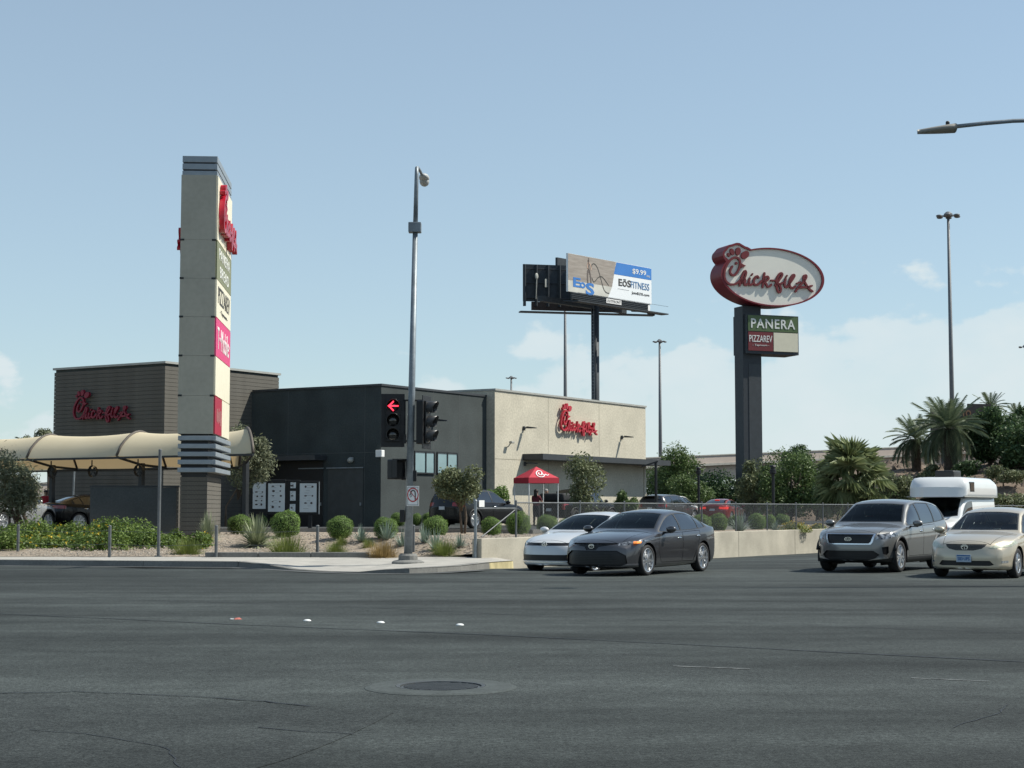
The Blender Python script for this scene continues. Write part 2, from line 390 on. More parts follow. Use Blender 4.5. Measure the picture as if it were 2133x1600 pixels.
# darker resurfaced strip at the near left, tapering out
rs = random.Random(4); top_, bot_ = [], []; NP = 24
for k in range(NP):
    t = k/(NP-1); px = -120+t*800
    q = gp(px, 1446+max(0, px-250)*0.065+rs.uniform(-2.5, 2.5)); top_.append((q[0], q[1], .003))
    q = gp(px+t*140, 1660-t**3*175); bot_.append((q[0], q[1], .003))
mb = MB(); mb.add(top_+bot_, [(i, i+1, NP+i+1, NP+i) for i in range(NP-1)]); mb.build('road_patch', M_patch, road)

# manhole in a concrete collar
mh = ground(918, 1432, 0)
mh_e = empty('manhole_cover', (mh.x, mh.y, 0), 0.3, 'round iron manhole cover in a pale concrete collar in the near lane', 'manhole')
M_iron = mat('cast_iron', (0.075, 0.082, 0.085), 0.6, 0.3, var=0.2, scale=6)
M_collar = mat('collar_concrete', (0.055, 0.065, 0.063), 0.9, var=0.2, scale=4, fine=0.2, fscale=40)
q = MB(); q.lathe([(.37, .0), (.37, .016), (.58, .012), (.62, .003), (.62, 0)], 40); q.build('collar', M_collar, mh_e)
q = MB(); q.lathe([(0, .004), (.325, .004), (.325, .0)], 40); q.build('cover', M_iron, mh_e)
q = MB(); q.lathe([(.335, .0), (.335, .014), (.366, .017), (.366, 0)], 40); q.build('frame', M_iron, mh_e)
q = MB()
for k in range(-4, 5):
    w = math.sqrt(max(0, .30**2-(k*.065)**2)); q.box(-w, w, k*.065-.012, k*.065+.012, .004, .012)
q.build('raised_ribs', M_iron, mh_e)

# raised ceramic lane dots
M_dot = mat('white_ceramic', (0.75, 0.76, 0.74), 0.35, var=0.06)
M_dotr = mat('broken_red_reflector', (0.42, 0.12, 0.09), 0.5, var=0.4, scale=20)
for i, (px, py, lab) in enumerate([(640,1294,'white ceramic lane dot beside the broken red one'), (793,1298,'white ceramic lane dot, middle of the three whole ones'), (958,1303,'white ceramic lane dot in front of the signal pole, nearest the manhole')]):
    p = ground(px, py, 0); q = MB(); q.lathe([(.052, 0), (.050, .008), (.038, .018), (.018, .023), (0, .024)], 16)
    tag(q.build('lane_dot', M_dot, smooth=True, loc=(p.x, p.y, .001)), lab, 'road marker', 'white lane dots')
p = ground(495, 1290, 0); e = empty('lane_marker', (p.x, p.y, .001), .4, 'broken red and white lane marker left of the white dots', 'road marker')
q = MB(); q.add([(-.05,-.05,0),(.05,-.05,0),(.05,.05,0),(-.05,.05,0),(-.03,-.03,.02),(.025,-.035,.016),(.03,.02,.02),(-.035,.03,.012)], [(0,1,5,4),(1,2,6,5),(2,3,7,6),(3,0,4,7),(4,5,6,7)])
q.build('housing', M_dotr, e)
q = MB(); q.box(-.1,-.055,-.03,.02,0,.012); q.build('chip', M_dot, e)

# pavement round the corner with a dropped kerb
K = [(-70,43.6,.15),(-40,42.9,.15),(-22,42.5,.15),(-13.2,42.1,.15),(-9.26,41.2,.15),(-6.8,40.7,.15),(-5.9,39.8,.10),(-5.2,38.8,.03),(-4.3,37.7,.02),(-3.5,37.1,.03),
     (-2.9,36.9,.09),(-2.3,36.9,.12),(-1.7,37.5,.13),(-1.2,38.5,.13),(-.85,39.8,.13),(-.55,41.2,.12),(-.25,42.9,.09),(.05,44.4,.06)]   # x, y, top height
def kz(i): return road_z(K[i][0], K[i][1])
pv = MB(); f_, b_ = [], []
for i, (x, y, h) in enumerate(K):
    f_.append((x, y+.02, h-.006)); b_.append((min(x*1.0, -.82) if x < -2 else min(x, -.82+.02*i), 45.0 if x < -1.4 else 43.95+.05*i if i < 15 else 44.6, .138))
n = len(K); pv.add(f_+b_, [(i, i+1, n+i+1, n+i) for i in range(n-1)])
pav = tag(pv.build('pavement', M_conc), kind='structure')
for i in range(n-1):
    a, b = Vector(K[i]), Vector(K[i+1]); L_ = (Vector((b.x, b.y, 0))-Vector((a.x, a.y, 0))).length
    m_ = max(1, int(L_/2.6)) if a.x > -24 else max(1, int(L_/6))
    for k in range(m_):
        p0, p1 = a.lerp(b, k/m_), a.lerp(b, (k+1)/m_); d = Vector((p1.x-p0.x, p1.y-p0.y, 0)).normalized(); nn = Vector((-d.y, d.x, 0))
        p0 = p0+d*.006; p1 = p1-d*.006
        q = MB(); z0, z1 = road_z(p0.x, p0.y), road_z(p1.x, p1.y); vs_ = []
        for p, z in ((p0, z0), (p1, z1)):
            fz = max(p.z-z, .012)
            vs_ += [(p.x-nn.x*.0, p.y-nn.y*.0, z-.1), (p.x+nn.x*.02, p.y+nn.y*.02, z+fz-.02), (p.x+nn.x*.04, p.y+nn.y*.04, z+fz), (p.x+nn.x*.19, p.y+nn.y*.19, z+fz+.002), (p.x+nn.x*.19, p.y+nn.y*.19, z-.1)]
        q.add(vs_, [(0,1,6,5),(1,2,7,6),(2,3,8,7),(3,4,9,8),(4,3,2,1,0),(5,6,7,8,9)])
        q.build('kerbstone', M_yel if i >= n-3 else M_kerb, pav)
# gutter pan in front of the kerb
gm = MB(); f_, b_ = [], []
for i, (x, y, h) in enumerate(K):
    a, b = Vector(K[max(i-1, 0)]), Vector(K[min(i+1, n-1)]); d = Vector((b.x-a.x, b.y-a.y, 0)).normalized(); nn = Vector((d.y, -d.x, 0))
    f_.append((x+.02*-nn.x, y-.02*nn.y, kz(i)+.006)); b_.append((x+nn.x*.4, y+nn.y*.4, kz(i)+.005))
gm.add(f_+b_, [(i, n+i, n+i+1, i+1) for i in range(n-1)])
M_gut = mat('gutter_concrete', (0.075, 0.08, 0.078), 0.9, var=0.3, scale=0.8, fine=0.15, fscale=20)
tag(gm.build('gutter', M_gut), kind='structure')
# low kerb between ramp and gravel
for (x0, x1) in ((-8.35,-6.92),(-6.90,-5.48),(-5.46,-3.9)):
    q = MB(); q.bbox(x0, x1, 44.62, 44.84, .10, .27, .015); q.build('kerbstone', M_kerb, pav)

# planted gravel bank
gv = MB(); rows = [45+.6*k for k in range(16)]+[55+2.5*k for k in range(5)]+[70, 80, 95, 120, 150]
NXg = 60; vs_ = []
for y in rows:
    xw = WALL0.x+(y-WALL0.y)*U.x/U.y-.2
    for i in range(NXg+1):
        x = -70+(xw+70)*(i/NXg)**.45; z = prop_z(x, y)
        vs_.append((x, y, z+(.03*math.sin(x*1.7+y)*math.sin(y*1.3+x*.4) if 45.3 < y < 60 else 0)-(.004 if y < 45.1 else 0)))
nx = NXg+1
gv.add(vs_, [(j*nx+i, j*nx+i+1, (j+1)*nx+i+1, (j+1)*nx+i) for j in range(len(rows)-1) for i in range(NXg)])
gravel = tag(gv.build('gravel_bank', M_gravel, smooth=True), kind='structure')
rs = random.Random(11); q = MB()
for k in range(5200):
    x = rs.uniform(-14, 1.0); y = 45.15+abs(rs.gauss(0, 4.2))
    if x > WALL0.x+(y-WALL0.y)*U.x/U.y-.4: continue
    s = rs.uniform(.018, .05); z = prop_z(x, y)+.012; a = rs.uniform(0, 3.1)
    c, d = math.cos(a)*s, math.sin(a)*s
    q.add([(x+c,y+d,z),(x-d*.8,y+c*.8,z),(x-c,y-d,z),(x+d*.8,y-c*.8,z),(x+rs.uniform(-.4,.4)*s,y+rs.uniform(-.4,.4)*s,z+s*rs.uniform(.5,.9))], [(0,1,4),(1,2,4),(2,3,4),(3,0,4)])
tag(q.build('gravel_stones', M_stone), 'loose tan gravel stones spread over the planted bank', 'gravel', kind='stuff')

# car park sheet and its kerb
lot = [(-70, 58.5), (-20, 58.5), (-7.5, 60.5), (-4.2, 60.0), (0.6, 56.5)]
for t in (18, 60): p = WALL0+U*t+V*4.2; lot.append((p.x, p.y))
lot += [(60, 150), (-70, 150)]
lt = MB(); lt.add([(x, y, .615) for x, y in lot], [tuple(range(len(lot)))]); tag(lt.build('car_park', M_lot), kind='structure')
for a, b in zip(lot[:6], lot[1:7]):
    a, b = Vector((*a, 0)), Vector((*b, 0)); d = (b-a).normalized(); nn = Vector((-d.y, d.x, 0)); q = MB()
    vs_ = [(p.x+nn.x*o, p.y+nn.y*o, z) for p in (a, b) for o, z in ((-.16,.5),(-.16,.74),(.0,.74),(.0,.5))]
    q.add(vs_, [(0,1,5,4),(1,2,6,5),(2,3,7,6),(3,2,1,0),(4,5,6,7)]); q.build('kerbstone', M_kerb, pav)

# ------------------------------------------------------------------ retaining wall, fence, posts
wl_e = empty('retaining_wall', tuple(WALL0), math.atan2(U.y, U.x), 'low beige concrete retaining wall below the chain-link fence', 'wall')
q = MB(); q.box(0.02, 66, .05, .26, -1.0, .60); q.build('wall_core', M_conc, wl_e)
t = 0.0
for k in range(14):
    L_ = (5.2, 5.6, 5.9)[k % 3]
    q = MB(); q.bbox(t+.008, t+L_-.008, 0, .30, -1.0, .655, .02); q.build('wall_panel', M_wall, wl_e); t += L_
    if t > 62: break
fe = empty('chain_link_fence', tuple(WALL0+V*.15), math.atan2(U.y, U.x), 'grey chain-link fence with steel posts on top of the beige retaining wall', 'fence')
posts = [2.0, 5.6]+[8.4+2.8*k for k in range(19)]
for i, t in enumerate(posts):
    q = MB(); q.tube([(t, 0, .5), (t, 0, 1.66)], .03, 8); q.ellipsoid((t, 0, 1.67), (.034,.034,.03), 8, 4); q.build('post', M_galvd, fe)
q = MB(); q.tube([(2.0, 0, 1.62), (58.8, 0, 1.62)], .021, 6); q.build('top_rail', M_galvd, fe)
q = MB(); H0, H1, st = .70, 1.60, .10
def wire(x0, z0, x1, z1):
    w = .0022; q.add([(x0-w,-.002,z0),(x0+w,-.002,z0),(x1+w,-.002,z1),(x1-w,-.002,z1),(x0-w,.004,z0),(x0+w,.004,z0),(x1+w,.004,z1),(x1-w,.004,z1)], [(0,1,2,3),(7,6,5,4),(0,3,7,4),(1,5,6,2)])
k = 0; h = H1-H0
while 2.0+k*st+h < 50:
    x = 2.0+k*st; wire(x, H0, x+h, H1); wire(x+h, H0, x, H1); k += 1
tag(q.build('wire_mesh', M_galvd, fe), kind='stuff')
hr = empty('guard_rail', tuple(WALL0+V*.15), math.atan2(U.y, U.x), 'steel pipe guard rail with a sloping brace at the wall end', 'railing')
q = MB(); q.tube([(-.06, 0, .10), (-.06, 0, 1.66)], .04, 8); q.ellipsoid((-.06, 0, 1.67), (.045,.045,.03), 8, 4); q.build('post', M_galv, hr)
q = MB(); q.tube([(-.06, 0, 1.46), (2.0, 0, 1.46)], .024, 8); q.build('rail', M_galvd, hr)
q = MB(); q.tube([(.25, 0, .70), (1.95, 0, 1.42)], .016, 6); q.build('brace', M_galvd, hr)
q = MB(); q.box(.06,.32,-.04,-.03,1.50,1.68); q.build('notice_plate', M_white, hr)
for px, py, h, lab in [(37,1155,.86,'short grey steel post at the left end of the flowering ground cover'), (228,1160,.86,'short grey steel post between the leftmost post and the tall bare one'),
        (450,1160,.86,'short grey steel post in front of the tall sign pylon'), (661,1158,.86,'short grey steel post on the gravel edge between pylon and signal pole'),
        (861,1157,.86,'short grey steel post just behind the traffic signal pole'), (330,1159,2.95,'tall bare steel post standing before the dark screen wall')]:
    p = ground(px, py, .15); e = empty('steel_post', (p.x, p.y, .12), 0, lab, 'post', 'steel posts along the pavement')
    q = MB(); q.tube([(0,0,0),(0,0,h)], .042 if h < 2 else .045, 10); q.build('shaft', M_galvd, e)
    q = MB(); q.lathe([(.047, h-.02), (.047, h+.005), (.03, h+.02), (0, h+.025)], 10); q.build('cap', M_galvd, e)
    if h > 2: q = MB(); q.box(-.09,.09,-.09,.09,.02,.05); q.build('base_plate', M_galvd, e)
for a, b in (((37,1155),(228,1160)), ((228,1160),(450,1160)), ((450,1160),(661,1158))):
    pa, pb = ground(*a, .15), ground(*b, .15); q = MB()
    for hz in (.38, .74):
        q.tube([(pa.x, pa.y, .12+hz)]+[tuple(pa.lerp(pb, k/6)+Vector((0,0,hz-.03-.05*math.sin(math.pi*k/6)))) for k in range(1, 6)]+[(pb.x, pb.y, .12+hz)], .006, 4)
    tag(q.build('cable_rail', M_galvd), {37: 'slack cable strung through the shrubs from the leftmost post', 228: 'slack cable strung between the middle short posts before the screen wall', 450: 'slack cable strung over the gravel right of the pylon'}[a[0]], 'cable', 'cables between the steel posts')
# traffic island nose at the right edge
p = ground(2150, 1208, 0); e = MB(); e.lathe([(1.0, -.05), (.98, .10), (.9, .15), (.5, .17), (0, .175)], 24)
o = e.build('traffic_island', M_conc, smooth=True, loc=(p.x+.85, p.y-.35, 0)); o.scale = (1, 1.1, 1); tag(o, 'rounded concrete traffic island nose at the right edge of the road', 'traffic island')

# ------------------------------------------------------------------ embankment and overpass
def hill_z(x, y):
    d = (y-104)*.8+(x-30)*.35
    return .4+4.3*sstep(0, 16, d)*sstep(14, 32, x-.0*y)+.6*math.sin(x*.35)*math.sin(y*.27)*sstep(0, 10, d)
hb = MB(); xs = list(np.arange(10, 150, 2.0)); ys = list(np.arange(96, 190, 2.0)); nx = len(xs); rs = random.Random(2)
hb.add([(x, y, hill_z(x, y)+rs.uniform(-.22,.22)) for y in ys for x in xs], [(j*nx+i, j*nx+i+1, (j+1)*nx+i+1, (j+1)*nx+i) for j in range(len(ys)-1) for i in range(nx-1)])
tag(hb.build('embankment', M_dirt), kind='structure')
q = MB(); rs = random.Random(5)
for k in range(1500):
    x, y = rs.uniform(22, 62), rs.uniform(100, 135); z = hill_z(x, y); s_ = rs.uniform(.12, .5)
    vs_ = [(x+s_*rs.uniform(.6,1)*math.cos(a), y+s_*rs.uniform(.6,1)*math.sin(a), z-.1) for a in (0.3,1.6,2.8,4.1,5.3)]+[(x+rs.uniform(-.3,.3)*s_, y+rs.uniform(-.3,.3)*s_, z+s_*rs.uniform(.4,.8))]
    q.add(vs_, [(i, (i+1) % 5, 5) for i in range(5)])
tag(q.build('rubble', mat('brown_rubble', (.13,.10,.078), .95, var=.45, scale=.6)), 'loose brown rocks scattered over the embankment', 'rocks', kind='stuff')
M_over = mat('overpass_concrete', (0.52, 0.43, 0.36), 0.9, var=0.1, scale=0.15)
M_over2 = mat('overpass_parapet', (0.46, 0.39, 0.34), 0.9, var=0.12, scale=0.2)
ov = empty('overpass', (0,0,0), 0, 'long tan concrete freeway overpass behind the trees', 'bridge')
a, b = at(1180, 962, 205), at(2300, 915, 262); d = (b-a); rise = d.z/math.hypot(d.x, d.y); zt = a.z; d.z = 0; dn = d.normalized(); ang = math.atan2(dn.y, dn.x); L_ = d.length
Mo = Matrix.Translation((a.x, a.y, 0)) @ Matrix.Rotation(ang, 4, 'Z')
Sh = Matrix.Identity(4); Sh[2][0] = rise; Ms = Mo @ Sh
for nm, y0, y1, z0, z1, m in (('girder', 0, 14, zt-3.3, zt-1.3, M_over), ('deck_edge', -.9, 15, zt-1.3, zt-1.0, M_conc), ('parapet', -.8, -.45, zt-1.0, zt, M_over2), ('coping', -.9, -.35, zt, zt+.14, M_conc)):
    q = MB(); q.box(-90, L_+90, y0, y1, z0, z1, Ms); q.build(nm, m, ov)
for k in range(6):
    q = MB(); q.box(-60+k*34, -57+k*34, 3, 11, -1, zt-3.3+rise*(-58+k*34), Mo); q.build('pier', M_over, ov)
# ------------------------------------------------------------------ restaurant building (local x along U, y along V)
M_sdark = mat('dark_stucco', (0.046, 0.056, 0.056), 0.9, var=0.22, scale=0.6, fine=0.14, fscale=14, bump=0.3, bscale=30)
M_sbeige = mat('beige_stucco', (0.49, 0.455, 0.365), 0.92, var=0.09, scale=0.8, fine=0.14, fscale=10, bump=0.3, bscale=30)
M_siding = mat('taupe_siding', (0.112, 0.105, 0.09), 0.85, var=0.12, scale=1.5, fine=0.10, fscale=20)
M_metald = mat('dark_fascia_metal', (0.05, 0.055, 0.06), 0.5, 0.2, var=0.1)
M_cope = mat('pale_metal_coping', (0.36, 0.36, 0.33), 0.5, 0.1, var=0.08)
M_tealg = mat('teal_window_glass', (0.20, 0.31, 0.33), 0.08, 0.0, var=0.10, scale=1.2, coat=1.0)
BC = Vector((-6.1, 76.0, 0)); BR = math.atan2(U.y, U.x)
def wy(px, py, y):      # photo point on the wall plane local y = const -> local (x, z)
    d = ray(px, py); o = Vector((0, 0, EYE)); n = V; t = (BC+V*y-o).dot(n)/d.dot(n); p = o+d*t
    return (p-BC).dot(U), p.z
def wx(px, py, x):
    d = ray(px, py); o = Vector((0, 0, EYE)); t = (BC+U*x-o).dot(U)/d.dot(U); p = o+d*t
    return (p-BC).dot(V), p.z
bd = empty('restaurant', (BC.x, BC.y, 0), BR, 'low restaurant building of dark stucco, beige stucco and taupe siding blocks', 'building')
ZL = .60; ZD, ZB, ZT = 7.28, 7.60, 8.25
q = MB(); q.box(0, 9.04, 0, 13, ZL-.2, ZD-.10); q.build('dark_wall', M_sdark, bd)
q = MB(); q.box(9.05, 25.8, -.5, 13, ZL-.2, ZB-.10); q.build('beige_wall', M_sbeige, bd)
q = MB(); q.box(-6.0, 2.0, 7.95, 15.15, ZL-.2, ZT-.10); q.build('tower_wall', M_sdark, bd)
q = MB(); q.box(-.05, 9.0, -.05, .35, ZD-.10, ZD); q.box(-.05, .35, .35, 7.85, ZD-.10, ZD); q.build('dark_coping', M_metald, bd)
q = MB(); q.box(9.02, 25.85, -.56, -.1, ZB-.10, ZB); q.box(9.02, 9.5, -.1, 13, ZB-.10, ZB); q.build('beige_coping', M_cope, bd)
q = MB(); q.box(-6.12, 2.1, 7.83, 8.2, ZT-.10, ZT); q.box(-6.12, -5.7, 8.2, 15.25, ZT-.10, ZT); q.build('tower_coping', M_cope, bd)
q = MB(); q.box(0.4, 9.0, 0.4, 12.9, ZD-.35, ZD-.3); q.build('roof', M_cope, bd)
# siding boards on the tower: one mesh per face, shared
bh = .186; nb = int((ZT-.12-ZL)/bh)
def board(x0, x1, y0, y1):
    b = MB(); b.add([(x0,y0,0),(x1,y0,0),(x1,y1,0),(x0,y1,0),(x0,y0,bh-.014),(x1,y0,bh-.014),(x1,y1,bh-.014),(x0,y1,bh-.014)], [(3,2,1,0),(4,5,6,7),(0,1,5,4),(1,2,6,5),(2,3,7,6),(3,0,4,7)])
    me = bpy.data.meshes.new('siding_board'); me.from_pydata(b.v, [], b.f); me.materials.append(M_siding); return me
mA, mB = board(-6.05, 2.02, 7.90, 7.948), board(-6.05, -6.002, 7.949, 15.2)
for k in range(nb):
    for me in (mA, mB): link('siding_board', me, None, bd, loc=(0, 0, ZL+k*bh))
# stucco control joints
q = MB()
for px in (903, 957):
    x, z = wy(px, 900, 0); q.box(x-.012, x+.012, -.004, .01, ZL, ZD-.11)
for px in (600, 760):
    y, z = wx(px, 900, 0); q.box(-.004, .01, y-.012, y+.012, ZL, ZD-.11)
y, z = wx(740, 943, 0); q.box(-.004, .01, .02, 7.9, z-.012, z+.012)
q.build('stucco_joint', mat('joint_grey', (0.085,0.092,0.092), .9), bd)
q = MB()
for px in (1142, 1248):
    x, z = wy(px, 900, -.5); q.box(x-.015, x+.015, -.504, -.49, ZL, ZB-.11)
x, z = wy(1040, 956, -.5); q.box(9.06, 12.2, -.504, -.49, z-.015, z+.015)
q.build('stucco_joint', mat('joint_tan', (0.26,0.235,0.18), .9), bd)
# long dark entrance canopy on the beige wall
q = MB(); q.box(11.75, 26.6, -1.75, -.502, 4.02, 4.32); q.build('entrance_canopy', M_metald, bd)
q = MB(); q.box(25.81, 26.6, -.50, 3, 4.02, 4.32); q.build('canopy_return', M_metald, bd)
# clerestory windows on the lit dark wall
for (p0, p1) in ((864, 885), (887, 903), (911, 930), (932, 951)):
    x0, z1 = wy(p0, 949, 0); x1, z0 = wy(p1, 988, 0); _, z1 = wy((p0+p1)/2, 950, 0); _, z0 = wy((p0+p1)/2, 987, 0)
    z0, z1 = 3.20, 4.16
    f = MB(); f.box(x0-.06, x1+.06, -.05, -.003, z1, z1+.07); f.box(x0-.06, x1+.06, -.08, -.003, z0-.07, z0); f.box(x0-.06, x0, -.05, -.003, z0, z1); f.box(x1, x1+.06, -.05, -.003, z0, z1)
    fo = f.build('window', M_blackm, bd); f = MB(); f.box(x0, x1, -.02, -.004, z0, z1); f.build('pane', M_tealg, fo)
# service doors, door hoods and wall lamps on the shaded wall
for (p0, p1) in ((684, 757), (625, 674)):
    y0, _ = wx(p1, 1000, 0); y1, _ = wx(p0, 1000, 0); _, zt_ = wx((p0+p1)/2, 974, 0); zt_ = 3.35
    f = MB(); f.box(-.03, -.003, y0, y1, ZL+.02, zt_); do = f.build('door', mat('dark_door', (.05,.056,.056), .6), bd)
    f = MB(); f.box(-.10, -.031, y0-.05, y1+.05, zt_, zt_+.05); f.build('door_hood', M_galv, do)
    f = MB(); f.box(-.08, -.031, y0+.08, y0+.16, 1.6, 1.75); f.build('handle', M_galv, do)
q = MB(); q.box(-.9, -.003, 3.2, 7.8, 3.75, 3.98); q.build('service_canopy', M_metald, bd)
q = MB(); q.box(-.05, -.004, 3.4, 6.8, ZL, 3.7); q.build('recess_shade_panel', M_black, bd)  # flat black panel on the wall, painting in the shade of a recess
y, z = wx(733, 959, 0); q = MB(); q.ellipsoid((-.12, y, z), (.13, .17, .13), 10, 6); q.box(-.1, -.003, y-.1, y+.1, z, z+.14); q.build('wall_lamp', M_cope, bd, True)
q = MB(); q.bbox(-.22, .02, -.20, .16, z+.12, z+.45, .03); q.build('alarm_box', M_white, bd)
def arm_light(px, py, y, tilt=.6, big=True):
    x, z = wy(px, py, y); q = MB()
    q.bbox(x-.07, x+.07, y-.10, y-.002, z-.12, z+.10, .02); q.tube([(x, y-.08, z), (x, y-.30, z+.03)], .035, 6)
    q.add([(x-.10,y-.25,z-.02),(x+.10,y-.25,z-.02),(x+.08,y-.78,z-.03),(x-.08,y-.78,z-.03),(x-.10,y-.25,z+.09),(x+.10,y-.25,z+.09),(x+.06,y-.78,z+.02),(x-.06,y-.78,z+.02)], [(3,2,1,0),(4,5,6,7),(0,1,5,4),(1,2,6,5),(2,3,7,6),(3,0,4,7)])
    return q.build('wall_light', M_metald, bd)
arm_light(1090, 892, -.5); arm_light(1294, 911, -.5); arm_light(905, 877, 0); arm_light(1092, 966, -.5)
x, z = wy(1055, 928, -.5); q = MB(); q.tube([(x, -.5, z-.1), (x, -.62, z-.05), (x+.05, -.72, z+.12)], .03, 6); q.bbox(x-.05, x+.22, -.86, -.68, z+.10, z+.22, .03); q.build('security_camera', M_cope, bd)
q = MB(); q.box(25.5, 25.75, -.55, -.502, 1.0, 4.0); q.build('downpipe', M_sbeige, bd)

# ------------------------------------------------------------------ script logo, as letter strokes (unit: width 1, origin at centre)
def _n(X_, Y_): 
    Y_ = Y_-.035*(X_-560)
    return ((X_-1155)/1490.0, (560-Y_)/1490.0*.83)
LOGO = [('C', [[(555,505),(525,560),(520,620),(545,655),(585,660),(630,610),(665,540),(682,470),(678,400),(650,358),(605,345),(550,370),(490,440),(445,530),(425,620),(425,700),(450,770),(500,815),(560,825),(620,805),(660,770),(690,735)]]),
 ('h', [[(672,838),(690,760),(715,670),(750,595),(768,582),(780,605),(770,660),(735,740),(700,800)], [(700,800),(725,735),(750,715),(762,745),(752,800),(765,828),(795,815),(815,790)]]),
 ('i', [[(840,710),(825,770),(830,815),(855,825),(885,800)], [(874,648),(884,632)]]),
 ('c', [[(985,695),(965,668),(930,690),(905,750),(915,810),(955,822),(1000,790),(1030,750)]]),
 ('k', [[(1085,610),(1070,700),(1050,860)], [(1060,770),(1095,690),(1135,670),(1152,700),(1125,740),(1085,760),(1110,800),(1130,845),(1165,845),(1195,810)]]),
 ('hyphen', [[(1200,735),(1250,735)]]),
 ('f', [[(1260,820),(1290,790),(1330,720),(1375,650),(1380,612),(1350,607),(1310,660),(1280,760),(1285,850),(1310,930),(1340,940),(1355,890),(1340,830),(1320,800),(1360,790),(1390,770)]]),
 ('i', [[(1440,700),(1420,770),(1425,830),(1455,850),(1480,820)], [(1450,663),(1460,647)]]),
 ('l', [[(1480,820),(1530,740),(1580,660),(1582,630),(1555,635),(1520,700),(1500,790),(1520,850),(1560,862),(1600,830)]]),
 ('hyphen', [[(1635,775),(1678,755)]]),
 ('A', [[(1600,925),(1650,850),(1710,780),(1770,700),(1790,650),(1775,630),(1745,650),(1745,710),(1780,790),(1830,870),(1890,915)], [(1650,852),(1720,845),(1800,840),(1880,815)]])]
COMB = [((498,303), 24, 36, 25), ((553,250), 34, 60, 14), ((650,238), 42, 72, -6), ((765,297), 58, 80, -38)]
def logo(parent, M, width, depth, m, stroke=.021, edge=None):
    """letters of the script logo under parent; M maps logo plane (x right, z up, facing -y) to parent space"""
    for nm, paths in LOGO:
        mb = MB()
        for pth in paths:
            P = [(_n(*p)[0]*width, _n(*p)[1]*width) for p in pth]
            strokes(P, stroke*width*(1.25 if nm == 'hyphen' else 1), depth, 4, M, mb)
        mb.build('letter', [m], parent)
    for (c, rx, ry, rot) in COMB:
        mb = MB(); n = 14; vs_ = []
        for d in (0, -depth):
            for k in range(n):
                a = 2*math.pi*k/n; ex, ey = rx*math.cos(a), -ry*math.sin(a); t = R(rot)
                X_, Y_ = c[0]+ex*math.cos(t)+ey*math.sin(t), c[1]-ex*math.sin(t)*-1+ey*math.cos(t)
                X_ = c[0]+ex*math.cos(t)+ey*math.sin(t); Y_ = c[1]-ex*math.sin(t)+ey*math.cos(t)
                p = _n(X_, Y_); vs_.append((p[0]*width, d, p[1]*width))
        mb.add(vs_, [tuple(range(n-1, -1, -1)), tuple(range(n, 2*n))]+[(k, (k+1) % n, n+(k+1) % n, n+k) for k in range(n)], M)
        mb.build('comb_feather', m, parent)
    mb = MB(); P = [_n(*p) for p in ((698,448),(778,490),(698,530))]
    vs_ = [(p[0]*width, d, p[1]*width) for d in (0, -depth) for p in P]
    mb.add(vs_, [(2,1,0),(3,4,5),(0,1,4,3),(1,2,5,4),(2,0,3,5)], M); mb.build('beak', m, parent)
    mb = MB(); c = _n(620, 448); Me = M @ Matrix.Translation((c[0]*width, 0, c[1]*width)) @ Matrix.Rotation(math.pi/2, 4, 'X')
    mb.lathe([(.0135*width, 0), (.0135*width, depth), (0, depth)], 10, Me); mb.build('eye', m, parent)
# wall signs: facing -y local (beige wall) and -x local (tower)
x, z = wy(1199, 876, -.5); s1 = empty('wall_sign', tuple(BC+U*x+V*(-.5)), BR, 'red script restaurant sign mounted on the sunlit beige wall', 'sign', 'red script wall signs')
logo(s1, Matrix.Translation((0, -.14, z-.02)), 4.05, .13, M_red)
q = MB(); q.box(-1.9, 1.9, -.15, -.10, z-.32, z-.26); q.box(-1.7,-1.6,-.15,.0,z-.3,z-.2); q.box(1.5,1.6,-.15,.0,z-.3,z-.2); q.build('mounting_rail', M_red, s1)
y, z = wx(219, 846, -6.05); s2 = empty('wall_sign', tuple(BC+U*(-6.05)+V*y), BR-math.pi/2, 'red script restaurant sign on the shaded taupe siding tower', 'sign', 'red script wall signs')
logo(s2, Matrix.Translation((0, -.14, z-.02)), 3.75, .13, mat('shaded_sign_red', (.20,.012,.03), .5, var=.1))  # darker copy of the sign red: the tower's shade is in the colour
# ------------------------------------------------------------------ tall tenant pylon on the left (local x right, y away)
M_pyl = mat('pylon_grey_panel', (0.40, 0.385, 0.32), 0.85, var=0.07, scale=0.8, fine=.05, fscale=6)
M_louv = mat('louvre_blue_grey', (0.27, 0.31, 0.34), 0.5, 0.3, var=0.08)
M_cream = mat('cream_sign_panel', (0.72, 0.68, 0.53), 0.5, var=0.04)
M_olive = mat('olive_sign_panel', (0.20, 0.21, 0.115), 0.5, var=0.06)
M_pink = mat('magenta_sign_panel', (0.62, 0.045, 0.17), 0.5, var=0.05)
M_crim = mat('crimson_sign_panel', (0.34, 0.018, 0.045), 0.5, var=0.05)
M_ink = mat('charcoal_lettering', (0.06, 0.06, 0.055), 0.6, var=0.1)
M_ltr = mat('white_lettering', (0.74, 0.75, 0.72), 0.5, var=0.04)
PD = 52.0; pc = at(447, 905, PD)                          # near right corner of the block
PR = math.atan2(.02, 1)                                    # slight turn
py_e = empty('sign_pylon', (pc.x, pc.y, .3), R(4.0), 'very tall grey sign pylon with stacked tenant panels and louvred top', 'sign pylon')
zz = lambda py: at(447, py, PD).z-.3
W1, D1 = 1.17, 4.5
tops = [365, 500, 580, 660, 741, 824, 904]
for i in range(6):
    z1, z0 = zz(tops[i]), zz(tops[i+1])
    q = MB(); q.box(-W1, -.05, 0, D1, z0+.003, z1-.003); q.build('block_panel', M_pyl, py_e)
